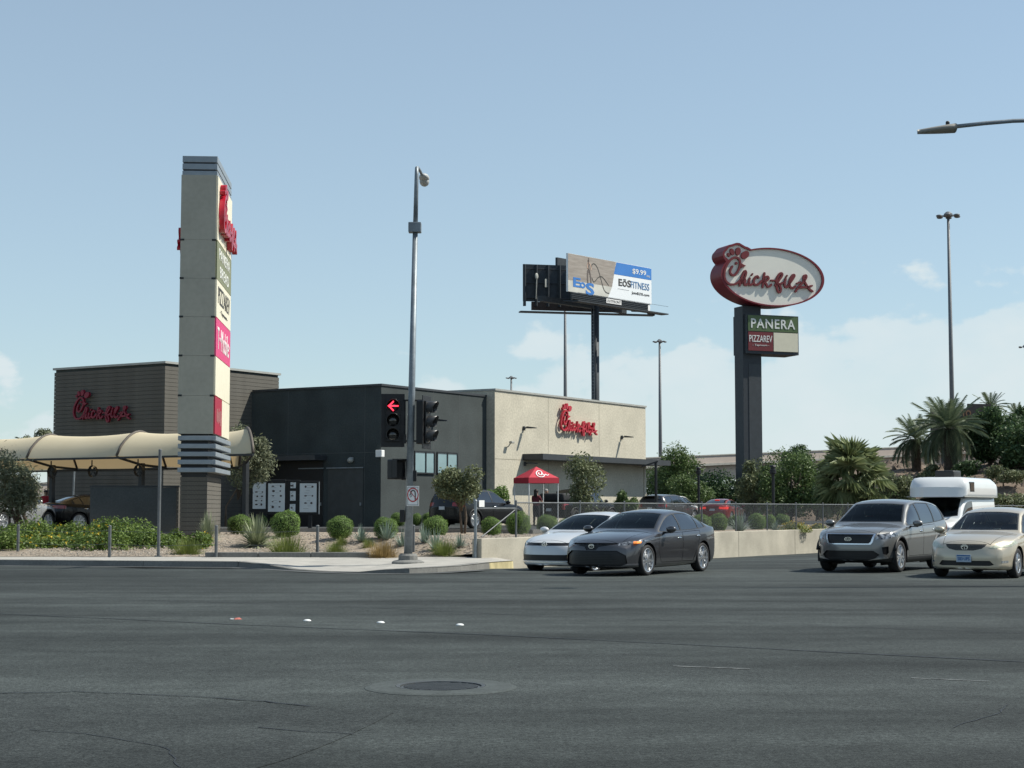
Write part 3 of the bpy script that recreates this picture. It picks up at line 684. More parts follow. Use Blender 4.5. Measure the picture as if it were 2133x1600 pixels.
q = MB(); q.box(-W1+.05, -.1, .05, D1-.05, zz(904), zz(330)); q.build('core', M_blackm, py_e)
q = MB()
for i in range(1, 6):
    z = zz(tops[i]); q.box(-W1-.01, -W1+.12, -.01, .1, z-.03, z+.03); q.box(-.17, -.04, -.01, .1, z-.03, z+.03)
q.build('panel_bracket', M_blackm, py_e)
faces = [(365,500,M_cream),(500,580,M_olive),(580,660,M_cream),(660,741,M_pink),(741,824,M_cream)]
Mf = lambda z: Matrix.Translation((.0, D1/2, z)) @ Matrix.Rotation(math.pi/2, 4, 'Z')      # facing +x
for a, b, m in faces:
    z1, z0 = zz(a), zz(b); q = MB(); q.box(-.05, 0.0, .02, D1-.02, z0+.015, z1-.015); f = q.build('sign_panel', m, py_e)
    if m is M_olive:
        text('PANERA', 3.3, .36, M_ltr, f, Mf((z0+z1)/2+.28), .012, .004, 1.15); text('BREAD', 2.7, .36, M_ltr, f, Mf((z0+z1)/2-.28), .012, .004, 1.15)
    if m is M_pink: text('T··Mobile·', 3.7, .72, M_ltr, f, Mf((z0+z1)/2), .012, .0)
    if a == 580:
        text('PIZZAREV', 3.6, .55, M_ink, f, Mf((z0+z1)/2+.16), .012, .0); text('- Taproom -', 2.4, .17, M_ink, f, Mf((z0+z1)/2-.35), .012, .0)
z1, z0 = zz(824), zz(904)
q = MB(); q.box(-.05, 0, .02, 2.05, z0+.015, z1-.015); f = q.build('sign_panel', M_crim, py_e)
text('GRILL', 1.2, .26, M_ltr, f, Matrix.Translation((0, 1.05, (z0+z1)/2)) @ Matrix.Rotation(math.pi/2, 4, 'Z') @ Matrix.Rotation(math.pi/2, 4, 'Y'), .01, .004) if False else None
q = MB(); rs = random.Random(3)
for k in range(7):
    yy = .45+.2*k; q.box(0, .012, yy, yy+.09, (z0+z1)/2-rs.uniform(.15,.3), (z0+z1)/2+rs.uniform(.12,.3))
q.build('panel_print', mat('faded_print', (.5,.22,.22), .6), f)
q = MB(); q.box(-.05, 0, 2.08, D1-.02, z0+.015, z1-.015); q.build('sign_panel', M_cream, py_e)
for side in (1, -1):
    e_ = empty('pylon_logo', (0,0,0)) if False else py_e
    Ml = Matrix.Translation((.02, D1/2+.15, zz(434))) @ Matrix.Rotation(math.pi/2, 4, 'Z') if side > 0 else Matrix.Translation((-W1-.02, D1/2, zz(470))) @ Matrix.Rotation(-math.pi/2, 4, 'Z')
    logo(py_e, Ml, 4.3, .17 if side > 0 else .10, M_red, .03)
def louvre(z0, z1, o=.10):
    q = MB(); q.bbox(-W1-.02+.04, -.05+o, -.0-o+.06, D1+o, z0, z1, .012); q.build('louvre', M_louv, py_e)
for a, b in ((325,338),(341,353),(356,366)): louvre(zz(b), zz(a), .02)
for k in range(5):
    a = 908+k*16.6; louvre(zz(a+9.5), zz(a), .10)
q = MB(); q.box(-W1+.1, -.22, .12, D1-.3, zz(990), zz(904)); q.build('louvre_core', M_blackm, py_e)
# siding base
bx0, bx1, by0, by1 = -W1+.10, -.22, .10, D1-.35
q = MB(); q.box(bx0+.03, bx1-.03, by0+.03, by1-.03, -.3, zz(988)); q.build('base_core', M_blackm, py_e)
bhh = .142; nbd = int((zz(988)+.1)/bhh)
def ring_board():
    b = MB(); b.box(bx0, bx1, by0, by0+.029, 0, bhh-.013); b.box(bx1-.029, bx1, by0+.029, by1, 0, bhh-.013); b.box(bx0, bx0+.029, by0+.029, by1, 0, bhh-.013)
    me = bpy.data.meshes.new('siding_board'); me.from_pydata(b.v, [], b.f); me.materials.append(M_siding); return me
me = ring_board()
for k in range(nbd): link('siding_board', me, None, py_e, loc=(0, 0, -.1+k*bhh))

# dark screen wall beside the pylon
c = at(372, 1060, 57.0)
sw = empty('screen_wall', (c.x, c.y, .45), R(3), 'dark grey block screen wall left of the pylon base', 'wall')
q = MB(); q.box(-3.05, -.09, 0, .22, -.3, 1.75); q.build('wall_face', mat('screen_wall_paint', (.095,.105,.105), .9, var=.15, scale=.8, fine=.1, fscale=15), sw)
for k in range(12):
    q = MB(); q.box(-.088, 0, -.005, .225, -.1+k*.155, .045+k*.155); q.build('end_block', M_siding, sw)
q = MB(); q.box(-3.07, .01, -.015, .235, 1.762, 1.81); q.build('cap', M_metald, sw)

# ------------------------------------------------------------------ drive-through fabric canopy
def fabric(name):
    m = bpy.data.materials.new(name); m.use_nodes = True; n, l = m.node_tree.nodes, m.node_tree.links; p = n['Principled BSDF']
    tc = n.new('ShaderNodeTexCoord'); nz = n.new('ShaderNodeTexNoise'); nz.inputs['Scale'].default_value = .8; l.new(tc.outputs['Object'], nz.inputs[0])
    cr = n.new('ShaderNodeMix'); cr.data_type = 'RGBA'; l.new(nz.outputs['Fac'], cr.inputs[0]); cr.inputs[6].default_value = (.66,.57,.39,1); cr.inputs[7].default_value = (.74,.65,.46,1)
    l.new(cr.outputs[2], p.inputs['Base Color']); p.inputs['Roughness'].default_value = .9
    t = n.new('ShaderNodeBsdfTranslucent'); t.inputs[0].default_value = (.70,.52,.29,1); ms = n.new('ShaderNodeMixShader'); ms.inputs[0].default_value = .20
    l.new(p.outputs[0], ms.inputs[1]); l.new(t.outputs[0], ms.inputs[2]); l.new(ms.outputs[0], n['Material Output'].inputs[0]); return m
M_fab = fabric('tan_canopy_fabric')
cf = at(243, 950, 64.0)                                     # front eave at the middle rib
cn = empty('drive_through_canopy', (cf.x, cf.y, .6), BR, 'tan vaulted fabric canopy on black posts over the drive-through lane', 'canopy')
HE, HR, WD, SP_ = cf.z-.6, at(290, 900, 65.2).z-.6, 2.75, 5.25
# local x along U (across), local y along V (to the left along the lane)
def vault(u, t):                                           # u 0..1 along a bay, t 0..1 across
    sag = 4*u*(1-u); a = math.sin(math.pi*t); z = HE+(HR-HE+.17)*a**.75*(1-.10*sag)-.05*sag*(1-a)-.36*t
    return (WD*t+.14*sag*(1-2*t), z)
RIBS = [-7.0, -3.6, 0, 5.1, 10.2, 15.3]
def skew(y, t): return 3.1*t*max(0, 1-(y+7.0)/3.4)           # the right end is cut on the slant
for b0, b1 in zip(RIBS, RIBS[1:]):
    nu, nt = 16, 14; q = MB(); vs_ = []
    for i in range(nu+1):
        for j in range(nt+1):
            x, z = vault(i/nu, j/nt); y = b0+(b1-b0)*i/nu; vs_.append((x, y+skew(y, j/nt), z))
    q.add(vs_, [(i*(nt+1)+j, i*(nt+1)+j+1, (i+1)*(nt+1)+j+1, (i+1)*(nt+1)+j) for i in range(nu) for j in range(nt)]); q.build('fabric_bay', M_fab, cn, True)
for y in RIBS:
    q = MB(); q.tube([(vault(0, j/14)[0], y+skew(y, j/14), vault(0, j/14)[1]+.012) for j in range(15)], .06, 8); q.build('rib', mat('dark_canopy_rib', (.10,.085,.07), .6), cn, True)
    yp = y+skew(y, .5); q = MB(); q.box(WD/2-.09, WD/2+.09, yp-.09, yp+.09, 0, HE-.25); q.build('post', M_blackm, cn)
    q = MB(); q.tube([(.0, y, HE-.04), (WD/2, yp, HE-.32), (WD, y+skew(y, 1), HE-.40)], .05, 6); q.build('bracket', M_blackm, cn)
for x, z_, y0_ in ((.0, HE-.06, -7.0), (WD, HE-.44, -3.9)):
    q = MB(); q.box(x-.05, x+.05, y0_, 15.3, z_-.05, z_+.03); q.build('eave_beam', M_blackm, cn)
for y in (-.2, SP_*.45, SP_*.9, SP_*1.5):                    # fans and lamps under the eave
    q = MB(); q.tube([(WD*.35, y, HE-.1), (WD*.35, y, HE-.35)], .03, 6)
    q.add(*[(lambda n=14: ([(WD*.35, y+.24*math.cos(2*math.pi*k/n), HE-.55+.24*math.sin(2*math.pi*k/n)) for k in range(n)]+[(WD*.35+.12, y+.22*math.cos(2*math.pi*k/n), HE-.55+.22*math.sin(2*math.pi*k/n)) for k in range(n)], [(k, (k+1) % n, n+(k+1) % n, n+k) for k in range(n)]))()][0])
    for k in range(4):
        a = math.pi/2*k+.3; q.add([(WD*.35+.05, y, HE-.55), (WD*.35+.03, y+.20*math.cos(a), HE-.55+.20*math.sin(a)), (WD*.35+.07, y+.20*math.cos(a+.6), HE-.55+.20*math.sin(a+.6))], [(0,1,2),(2,1,0)])
    q.build('fan', M_blackm, cn)
p = at(155, 1050, 70.0); q = MB(); q.tube([(0,0,0),(.08,0,3.0)], .045, 8)
tag(q.build('pale_pipe', M_galv, loc=(p.x-.1, p.y, .6)), 'thin pale pipe standing under the drive-through canopy', 'pipe')

# ------------------------------------------------------------------ drive-through menu board
mc = at(594, 1090, 69.5); mn = empty('menu_board', (mc.x, mc.y, .6), R(-1.5), 'black drive-through menu board with four lit-white menu panels', 'menu board')
M_menu = mat('menu_print', (0.66, 0.70, 0.70), 0.4, var=0.05)
M_food = mat('menu_food_print', (0.07, 0.055, 0.05), 0.5, var=0.4, scale=18)
sc = 69.5/FPX
def mbx(px): return (px-594)*sc
def mbz(py): return at(594, py, 69.5).z-.6
q = MB(); q.bbox(mbx(522), mbx(564), .0, .16, mbz(1070), mbz(1002), .02); q.bbox(mbx(558), mbx(594), -.01, .16, mbz(1072), mbz(999), .02); q.bbox(mbx(595), mbx(624), .0, .16, mbz(1072), mbz(1000), .02); q.bbox(mbx(623), mbx(664), -.01, .15, mbz(1072), mbz(1002), .02)
q.build('cabinet', M_black, mn)
for px in (540, 577, 610, 645):
    q = MB(); q.box(mbx(px)-.08, mbx(px)+.08, .02, .14, 0, mbz(1070)); q.build('leg', M_black, mn)
q = MB(); q.box(mbx(663), mbx(664.5), -.03, .1, mbz(1071), mbz(1004)); q.build('edge_strip', M_galv, mn)
rs = random.Random(8)
for (a, b, c, d, rows) in ((526,553,1005,1060,(1025,1034,1043,1051)), (558,593,1007,1066,(1013,1023,1033,1045,1056)), (604.5,615.5,1005,1017,(1012,)), (604,615.5,1023,1043,(1033,)), (603.5,615,1050,1066,(1058,)), (624,659,1007,1067,(1014,1033,1048))):
    q = MB(); q.box(mbx(a), mbx(b), -.03, -.012, mbz(d), mbz(c)); pn = q.build('menu_panel', M_menu, mn)
    f = MB()
    for py in rows:
        for k in range(2 if b-a > 20 else 1):
            cx = a+(b-a)*(.3+.42*k+rs.uniform(-.05,.05)); w = rs.uniform(1.6, 3.2)*(1 if b-a > 20 else 1.3); h = rs.uniform(1.2, 2.6)
            n = 8; f.add([(mbx(cx+w*math.cos(2*math.pi*i/n)), -.034, mbz(py+h*math.sin(2*math.pi*i/n))) for i in range(n)], [tuple(range(n-1,-1,-1))])
    f.build('menu_picture', M_food, pn)
    f = MB()
    for k in range(10):
        y = c+(d-c)*(.06+.09*k); x0 = a+(b-a)*rs.uniform(.08,.55); f.box(mbx(x0), mbx(min(b-1, x0+(b-a)*rs.uniform(.15,.35))), -.033, -.0305, mbz(y+.35), mbz(y))
    f.build('menu_text', M_ink, pn)
sp = at(509, 1090, 68.5); q = MB(); q.box(-.13,.13,-.12,.12,0,2.05)
e = empty('order_speaker', (sp.x, sp.y, .6), 0, 'narrow black order speaker post left of the menu board', 'speaker'); q.build('housing', M_black, e)
for k in range(3): q = MB(); q.ellipsoid((.02, -.13, 1.55-.24*k), (.07,.02,.07), 10, 6); q.build('speaker_grille', mat('speaker_grey',(.12,.14,.15),.6), e)

# ------------------------------------------------------------------ red pop-up tent by the building
tp = at(1117, 1095, 78.0); tn = empty('popup_tent', (tp.x, tp.y, .615), R(26), 'red pop-up canopy tent with white logo beside the beige wall', 'tent')
M_tent = mat('red_tent_fabric', (0.46, 0.03, 0.05), 0.7, var=0.06)
s = .80; ze, zv, zp = 2.02, 1.80, 2.78
def zt_(py): return at(1117, py, 78).z-.615
ze, zv, zp = zt_(996)+.0, zt_(1007), zt_(972)
cs = [(-s,-s),(s,-s),(s,s),(-s,s)]
for k in range(4):
    a, b = cs[k], cs[(k+1) % 4]
    q = MB(); q.add([(a[0],a[1],ze),(b[0],b[1],ze),(0,0,zp)], [(0,1,2)]); q.build('roof_panel', M_tent, tn)
    q = MB(); q.add([(a[0]*1.01,a[1]*1.01,zv),(b[0]*1.01,b[1]*1.01,zv),(b[0]*1.01,b[1]*1.01,ze+.01),(a[0]*1.01,a[1]*1.01,ze+.01)], [(0,1,2,3)]); q.build('valance', M_tent, tn)
    q = MB(); q.tube([(a[0]*.96,a[1]*.96,0),(a[0]*.96,a[1]*.96,ze)], .024, 6); q.build('leg', M_white, tn)
for ang in (0, math.pi/2):
    Mq = Matrix.Rotation(ang, 4, 'Z') @ Matrix.Translation((-.10, -s*.66-.012, ze+(zp-ze)*.34+.02)) @ Matrix.Rotation(-(math.pi/2-math.atan2(zp-ze, s)), 4, 'X')
    mb = MB()
    for nm, paths in LOGO[:1]:
        for pth in paths: strokes([((_n(*p)[0]+.40)*2.0, (_n(*p)[1])*2.0) for p in pth], .05, .006, 3, Mq, mb)
    strokes([(.06,-.13),(.16,-.02),(.2,-.16),(.3,-.05),(.34,-.16),(.45,-.08)], .045, .006, 3, Mq, mb)
    mb.build('printed_logo', M_white, tn)

# ------------------------------------------------------------------ tall restaurant pole sign on the right
SD = 112.0; SA = R(21); sb = at(1559, 1060, SD)
ps = empty('pole_sign', (sb.x, sb.y, .5), SA, 'tall dark pole sign with oval script sign above smaller tenant panels', 'pole sign')
M_pole = mat('charcoal_sign_pole', (0.035, 0.042, 0.05), 0.6, var=0.1)
k_ = FPX/SD
def sz(py): return at(1565, py, SD).z-.5
q = MB(); q.box(-.62, .80, -.6, .6, -.6, sz(640)); q.build('pole', M_pole, ps)
q = MB(); q.box(-.20, .76, -.625, -.601, -.6, sz(760)); q.build('pole_panel', mat('pole_cladding', (.05,.058,.065), .6), ps)
q = MB(); q.box(-.5, 3.55, -.95, .95, sz(739), sz(658)); q.build('tenant_cabinet', M_pole, ps)
def sface(a, b, c, d, m, nm='tenant_panel'):
    q = MB(); q.box(a, b, -1.0, -.951, d, c); return q.build(nm, m, ps)
cx0, cx1, zt1, zm1, zb1 = -.42, 3.47, sz(660), sz(692.5), sz(733)
M_green = mat('green_sign_panel', (0.085, 0.135, 0.055), 0.5, var=0.08)
M_maroon = mat('maroon_sign_panel', (0.16, 0.025, 0.03), 0.5, var=0.08)
f = sface(cx0, cx1, zt1, zm1, M_green); text('PANERA', 3.45, (zt1-zm1)*.60, M_ltr, f, Matrix.Translation(((cx0+cx1)/2, -1.0, (zt1+zm1)/2)), .02, .012, 1.12)
f = sface(cx0, cx0+1.93, zm1-.05, zb1, M_maroon)
xm = cx0+1.93/2; text('PIZZAREV', 1.78, .46, M_ltr, f, Matrix.Translation((xm, -1.0, (zm1+zb1)/2+.16)), .015, .006); text('- Taproom -', 1.3, .16, M_ltr, f, Matrix.Translation((xm, -1.0, (zm1+zb1)/2-.30)), .015, .005)
sface(cx0+1.98, cx1, zm1-.05, zb1, M_cream)
# oval cabinet: outline with the comb bump, rim ring, recessed face
OW, OH = 4.05, 2.03; oz = sz(580); ox = 1.45
LX, LZ, LW = -.36, .36, 7.0
def outline(sc_):
    pts = []
    lobes = []
    for (c, rx, ry, rot), r in zip(COMB, (.47, .52, .60, .60)):
        p = _n(*c); lobes.append((p[0]*LW+LX, p[1]*LW+LZ, r-(1-sc_)*3.2))
    for k in range(160):
        a = 2*math.pi*k/160; u_ = (math.cos(a), math.sin(a)); d = 1/math.sqrt((u_[0]/(OW*sc_))**2+(u_[1]/(OH*sc_))**2); best = d
        for (lx, lz, r) in lobes:
            b = lx*u_[0]+lz*u_[1]; disc = b*b-(lx*lx+lz*lz-r*r)
            if disc > 0: best = max(best, b+math.sqrt(disc))
        pts.append((u_[0]*best, u_[1]*best))
    return pts
def ring_mesh(o1, o2, y):
    q = MB(); n = len(o1); q.add([(x+ox, y, z+oz) for x, z in o1]+[(x+ox, y, z+oz) for x, z in o2], [(k, n+k, n+(k+1) % n, (k+1) % n) for k in range(n)]); return q
o1, o2 = outline(1.0), outline(.955); n = len(o1)
q = MB(); q.add([(x+ox, -1.25, z+oz) for x, z in o1]+[(x+ox, .35, z+oz) for x, z in o1], [(k, (k+1) % n, n+(k+1) % n, n+k) for k in range(n)]+[tuple(range(n, 2*n))]); q.build('oval_cabinet', M_darkred, ps)
q = ring_mesh(o1, o2, -1.251); q.add([(x+ox, -1.251, z+oz) for x, z in o2]+[(x+ox, -1.14, z+oz) for x, z in o2], [(k, (k+1) % n, n+(k+1) % n, n+k) for k in range(n)]); q.build('oval_rim', M_darkred, ps)
q = MB(); q.add([(x+ox, -1.145, z+oz) for x, z in o2], [tuple(range(n-1,-1,-1))]); q.build('oval_face', mat('sign_face_white', (.80,.79,.71), .6, var=.06, scale=.5), ps)
lg_m = mat('script_red', (0.16, 0.02, 0.024), 0.5, var=.1)
logo(ps, Matrix.Translation((ox+LX, -1.15, oz+LZ)), LW, .13, lg_m, .021)

# ------------------------------------------------------------------ freeway billboard
bl = at(1183, 568, 177.0); br_ = at(1357, 596, 188.5); dv = br_-bl; dv.z = 0; bw = dv.length; ba = math.atan2(dv.y, dv.x)
bb = empty('billboard', (bl.x, bl.y, 0), ba, 'freeway billboard with a gym advertisement on a single dark column', 'billboard')
zb0, zb1 = at(1183, 607, 177).z, at(1183, 527, 177).z; BH = zb1-zb0
M_steel = mat('billboard_steel', (0.035, 0.043, 0.05), 0.6, 0.2, var=0.2)
M_adw = mat('advert_white', (0.78, 0.82, 0.84), 0.5, var=0.02); M_adb = mat('advert_blue', (0.045, 0.19, 0.52), 0.5, var=0.12, scale=.25)
def ply(pts, y, nm, m, par=bb):
    q = MB(); q.add([(x, y, z) for x, z in pts], [tuple(range(len(pts)))]); return q.build(nm, m, par)
q = MB(); q.box(0, bw, 0, .25, zb0, zb1); q.build('advert_panel', M_adw, bb)
m_wood = bpy.data.materials.new('advert_timber_wall'); m_wood.use_nodes = True
_n2 = m_wood.node_tree.nodes; _l2 = m_wood.node_tree.links; _t = _n2.new('ShaderNodeTexCoord'); _mp = _n2.new('ShaderNodeMapping'); _mp.inputs['Scale'].default_value = (.5, 1, 4); _nz = _n2.new('ShaderNodeTexNoise'); _nz.inputs['Scale'].default_value = 1.2; _nz.inputs['Detail'].default_value = 6
_l2.new(_t.outputs['Object'], _mp.inputs[0]); _l2.new(_mp.outputs[0], _nz.inputs['Vector']); _cr = _n2.new('ShaderNodeMix'); _cr.data_type = 'RGBA'; _l2.new(_nz.outputs['Fac'], _cr.inputs[0])
_cr.inputs[6].default_value = (.17,.14,.115,1); _cr.inputs[7].default_value = (.46,.42,.37,1); _l2.new(_cr.outputs[2], _n2['Principled BSDF'].inputs['Base Color'])
sx = bw*.55; fl = zb0+BH*.36
ply([(.02, zb0+BH*.30), (sx*.93, zb0+BH*.30), (sx*1.02, zb1-.02), (.02, zb1-.02)], -.012, 'advert_wall_print', m_wood)
ply([(.02, zb0+.02), (sx*.84, zb0+.02), (sx*.93, zb0+BH*.30), (.02, zb0+BH*.30)], -.012, 'advert_floor_print', mat('advert_floor', (.55,.55,.50), .6, var=.15, scale=.6))
ply([(sx*.97, zb1-BH*.34), (bw-.02, zb1-BH*.33), (bw-.02, zb1-.04), (sx*1.03, zb1-.04)], -.014, 'advert_blue_band', M_adb)
def btxt(s_, x, z, w, h, m, bold=.02, sp=1.0): text(s_, w, h, m, bb, Matrix.Translation((x, -.016, z)), .02, bold, sp)
btxt('$9.99', bw*.845, zb1-BH*.175, bw*.17, BH*.155, M_ltr, .012); btxt('/mo', bw*.955, zb1-BH*.23, bw*.045, BH*.07, M_ltr, .0)
btxt('EōS', bw*.665, zb0+BH*.47, bw*.15, BH*.20, M_ink, .018); btxt('FITNESS', bw*.855, zb0+BH*.46, bw*.23, BH*.185, mat('advert_blue_ink', (.09,.22,.42), .5), .0)
btxt('JoinEOS.com', bw*.86, zb0+BH*.23, bw*.22, BH*.09, M_ink, .0)
q = MB(); q.box(bw*.58, bw*.72, -.03, -.016, zb0+BH*.285, zb0+BH*.29); q.build('advert_rule', mat('advert_grey', (.4,.4,.4), .6), bb)
btxt('E', bw*.10, zb0+BH*.27, bw*.085, BH*.25, M_adb, .03); btxt('o', bw*.165, zb0+BH*.22, bw*.065, BH*.16, M_adb, .03); btxt('S', bw*.25, zb0+BH*.15, bw*.10, BH*.32, M_adb, .03)
mb = MB()                                                    # training rope and the standing figure, as print
rope = lambda pts: strokes([(bw*a, zb0+BH*b) for a, b in pts], .10, .01, 5, Matrix.Translation((0, -.02, 0)), mb)
rope([(.268,.70),(.275,.80),(.30,.84),(.34,.74),(.38,.45),(.41,.22),(.44,.13),(.475,.12)]); rope([(.275,.45),(.29,.36),(.31,.38),(.35,.50),(.385,.53),(.42,.47),(.47,.33)])
mb.build('advert_rope_print', M_ink, bb)
mb = MB(); st = lambda pts, w: strokes([(bw*a, zb0+BH*b) for a, b in pts], w, .008, 3, Matrix.Translation((0, -.024, 0)), mb)
st([(.232,.90),(.235,.94)], .26); st([(.234,.86),(.238,.62)], .42); st([(.225,.62),(.222,.45),(.226,.30)], .22); st([(.245,.62),(.258,.46),(.262,.30)], .22)
mb.build('advert_figure_print', mat('advert_figure', (.13,.11,.10), .6), bb)
mb = MB(); st([(.228,.84),(.222,.72),(.24,.66)], .14); st([(.245,.84),(.262,.75),(.266,.66)], .14); mb.build('advert_arm_print', mat('advert_skin', (.5,.36,.28), .6), bb)
# structure: apron, catwalks, second face seen from behind, column, ladder
q = MB(); q.box(0.6, bw-.4, .05, .2, zb0-.75, zb0-.02)
for k in range(4): q.box(.6, bw-.4, -.02, .05, zb0-.70+k*.19, zb0-.62+k*.19)
q.build('apron', M_steel, bb)
q = MB(); q.box(bw*.44, bw*.62, -.05, -.022, zb0-.62, zb0-.12); f = q.build('owner_plate', M_white, bb)
text('OUTFRONT', bw*.165, .30, M_ink, f, Matrix.Translation((bw*.53, -.05, zb0-.37)), .015, .004)
q = MB(); q.box(bw-.75, bw-.35, -.05, -.022, zb0-.85, zb0-.15); q.build('number_plate', M_white, bb)
q = MB(); q.box(-.3, bw+1.0, -1.7, -.7, zb0-1.25, zb0-1.12); q.tube([(-.3,-1.65,zb0-.3),(bw+1.0,-1.65,zb0-.3)], .02, 4)
for k in range(6): q.tube([(k*bw/5, -1.2, zb0-1.2), (k*bw/5, .6, zb0-1.0)], .09, 5)
q.build('catwalk', M_steel, bb)
# rear face: folds back from the left end
cc = at(1240, 760, 184.0); pz = zb0-1.0
lb = at(1090, 592, 186.0)
rf = empty('tmp', (0,0,0)); 
bpy.data.objects.remove(rf)
Minv = (Matrix.Translation((bl.x, bl.y, 0)) @ Matrix.Rotation(ba, 4, 'Z')).inverted()
def loc_(px, py, D): return Minv @ at(px, py, D)
A, B = loc_(1090, 592, 185.0), loc_(1282, 575, 187.5)
dz0, dz1 = at(1090, 627, 185).z, at(1090, 550, 185).z
dd = Vector((B.x-A.x, B.y-A.y, 0)); nn = Vector((-dd.y, dd.x, 0)).normalized()*.25
q = MB(); q.add([(A.x,A.y,dz0),(B.x,B.y,dz0),(B.x,B.y,dz1),(A.x,A.y,dz1)]+[(A.x+nn.x,A.y+nn.y,dz0),(B.x+nn.x,B.y+nn.y,dz0),(B.x+nn.x,B.y+nn.y,dz1),(A.x+nn.x,A.y+nn.y,dz1)], [(0,1,2,3),(7,6,5,4),(0,3,7,4),(1,5,6,2),(3,2,6,7),(0,4,5,1)])
q.build('back_panel', M_steel, bb)
q = MB()
for k in range(9):
    p = A+dd*(k/8); q.box(p.x-.07, p.x+.07, p.y-.35, p.y-.02, dz0-.6, dz1-.05)
for zc in (dz0+.4, (dz0+dz1)/2, dz1-.5): q.tube([(A.x, A.y-.15, zc), (B.x, B.y-.15, zc)], .07, 4)
q.build('back_frame', M_steel, bb)
q = MB(); p = A+dd*.36; q.box(p.x, dd.x+A.x, p.y-.1, p.y+.2, dz1, dz1+.9); q.build('top_extension', M_steel, bb)
q = MB(); p = A+dd*.20; q.box(p.x, p.x+.75, p.y-.5, p.y-.4, (dz0+dz1)/2-.5, (dz0+dz1)/2+.45); q.build('meter_box', mat('meter_grey', (.35,.36,.33), .6), bb)
q = MB(); p = A+dd*.10; q.ellipsoid((p.x, p.y-.6, (dz0+dz1)/2+.7), (.28,.12,.38), 10, 6); q.tube([(p.x, p.y-.6, (dz0+dz1)/2+.4), (p.x, p.y-.5, dz0+.2)], .05, 5); q.build('dish', mat('meter_grey', (.35,.36,.33), .6), bb)
du = dd.normalized(); dn_ = Vector((du.y, -du.x, 0)); Pq = [A-du*.5-dn_*.2, A-du*.5+dn_*.8, B+du*4.5+dn_*.8, B+du*4.5-dn_*.2]
q = MB(); q.add([(p.x, p.y, z) for z in (dz0-1.36, dz0-1.22) for p in Pq], [(3,2,1,0),(4,5,6,7),(0,1,5,4),(1,2,6,5),(2,3,7,6),(3,0,4,7)])
q.build('rear_catwalk', M_steel, bb)
q = MB(); q.add([(p.x, p.y, z) for z in (dz0-1.0, dz0-.05) for p in (A+du*1.0-dn_*.3, A+du*1.0, B, B-dn_*.3)], [(3,2,1,0),(4,5,6,7),(0,1,5,4),(1,2,6,5),(2,3,7,6),(3,0,4,7)]); q.build('rear_apron', mat('billboard_brown', (.05,.036,.03), .7), bb)
cl = Minv @ at(1240, 760, 185.0)
q = MB(); q.tube([(cl.x, cl.y, -1), (cl.x, cl.y, zb0-.5)], .46, 20); q.build('column', M_steel, bb, True)
q = MB(); q.box(-1.5, bw*.9, cl.y-.3, cl.y+.3, zb0-1.0, zb0-.4)
q.build('torsion_beam', M_steel, bb)
q = MB(); 
for s_ in (-.2, .2): q.tube([(cl.x-.62+s_*.1-.1, cl.y-.2+s_, 1), (cl.x-.62+s_*.1-.1, cl.y-.2+s_, zb0-.6)], .025, 4)
for k in range(60): q.box(cl.x-.75, cl.x-.70, cl.y-.4, cl.y, 1+k*.38, 1.04+k*.38)
q.build('ladder', M_galv, bb)

# ------------------------------------------------------------------ high-mast freeway lights
def high_mast(px, py, D, label, heads=6, r0=.30):
    b = at(px, py, D); h = b.z; e = empty('high_mast_light', (b.x, b.y, -1.0), 0, label, 'light mast', 'freeway light masts')
    h += 1.0
    q = MB(); q.tube([(0,0,0),(0,0,h*.5),(0,0,h)], [r0, r0*.75, r0*.45], 10); q.build('mast', M_mast, e, True)
    q = MB(); q.lathe([(.2, h-.3), (.45, h-.22), (.45, h+.05), (.2, h+.28), (0, h+.3)], 12); q.build('ring', M_mast, e)
    for k in range(heads):
        a = 2*math.pi*(k+.2)/heads; c, s_ = math.cos(a), math.sin(a)
        q = MB(); q.tube([(0,0,h-.1),(.8*c,.8*s_,h-.15)], .05, 5); q.ellipsoid((1.0*c, 1.0*s_, h-.18), (.34,.34,.14), 8, 5); q.build('luminaire', M_mast, e, True)
M_mast = mat('weathered_mast_steel', (0.16, 0.17, 0.18), 0.6, 0.2, var=0.1)
high_mast(1975, 447, 165, 'tallest freeway light mast, rising behind the date palms')
high_mast(1374, 710, 290, 'freeway light mast between the beige building and the pole sign', r0=.42)
high_mast(1065, 786, 370, 'freeway light mast showing only its head above the dark roof', r0=.42)
high_mast(1177, 600, 210, 'freeway light mast whose head is hidden behind the billboard', r0=.32)
high_mast(2136, 721, 290, 'freeway light mast cut off by the right edge of the picture', r0=.42)

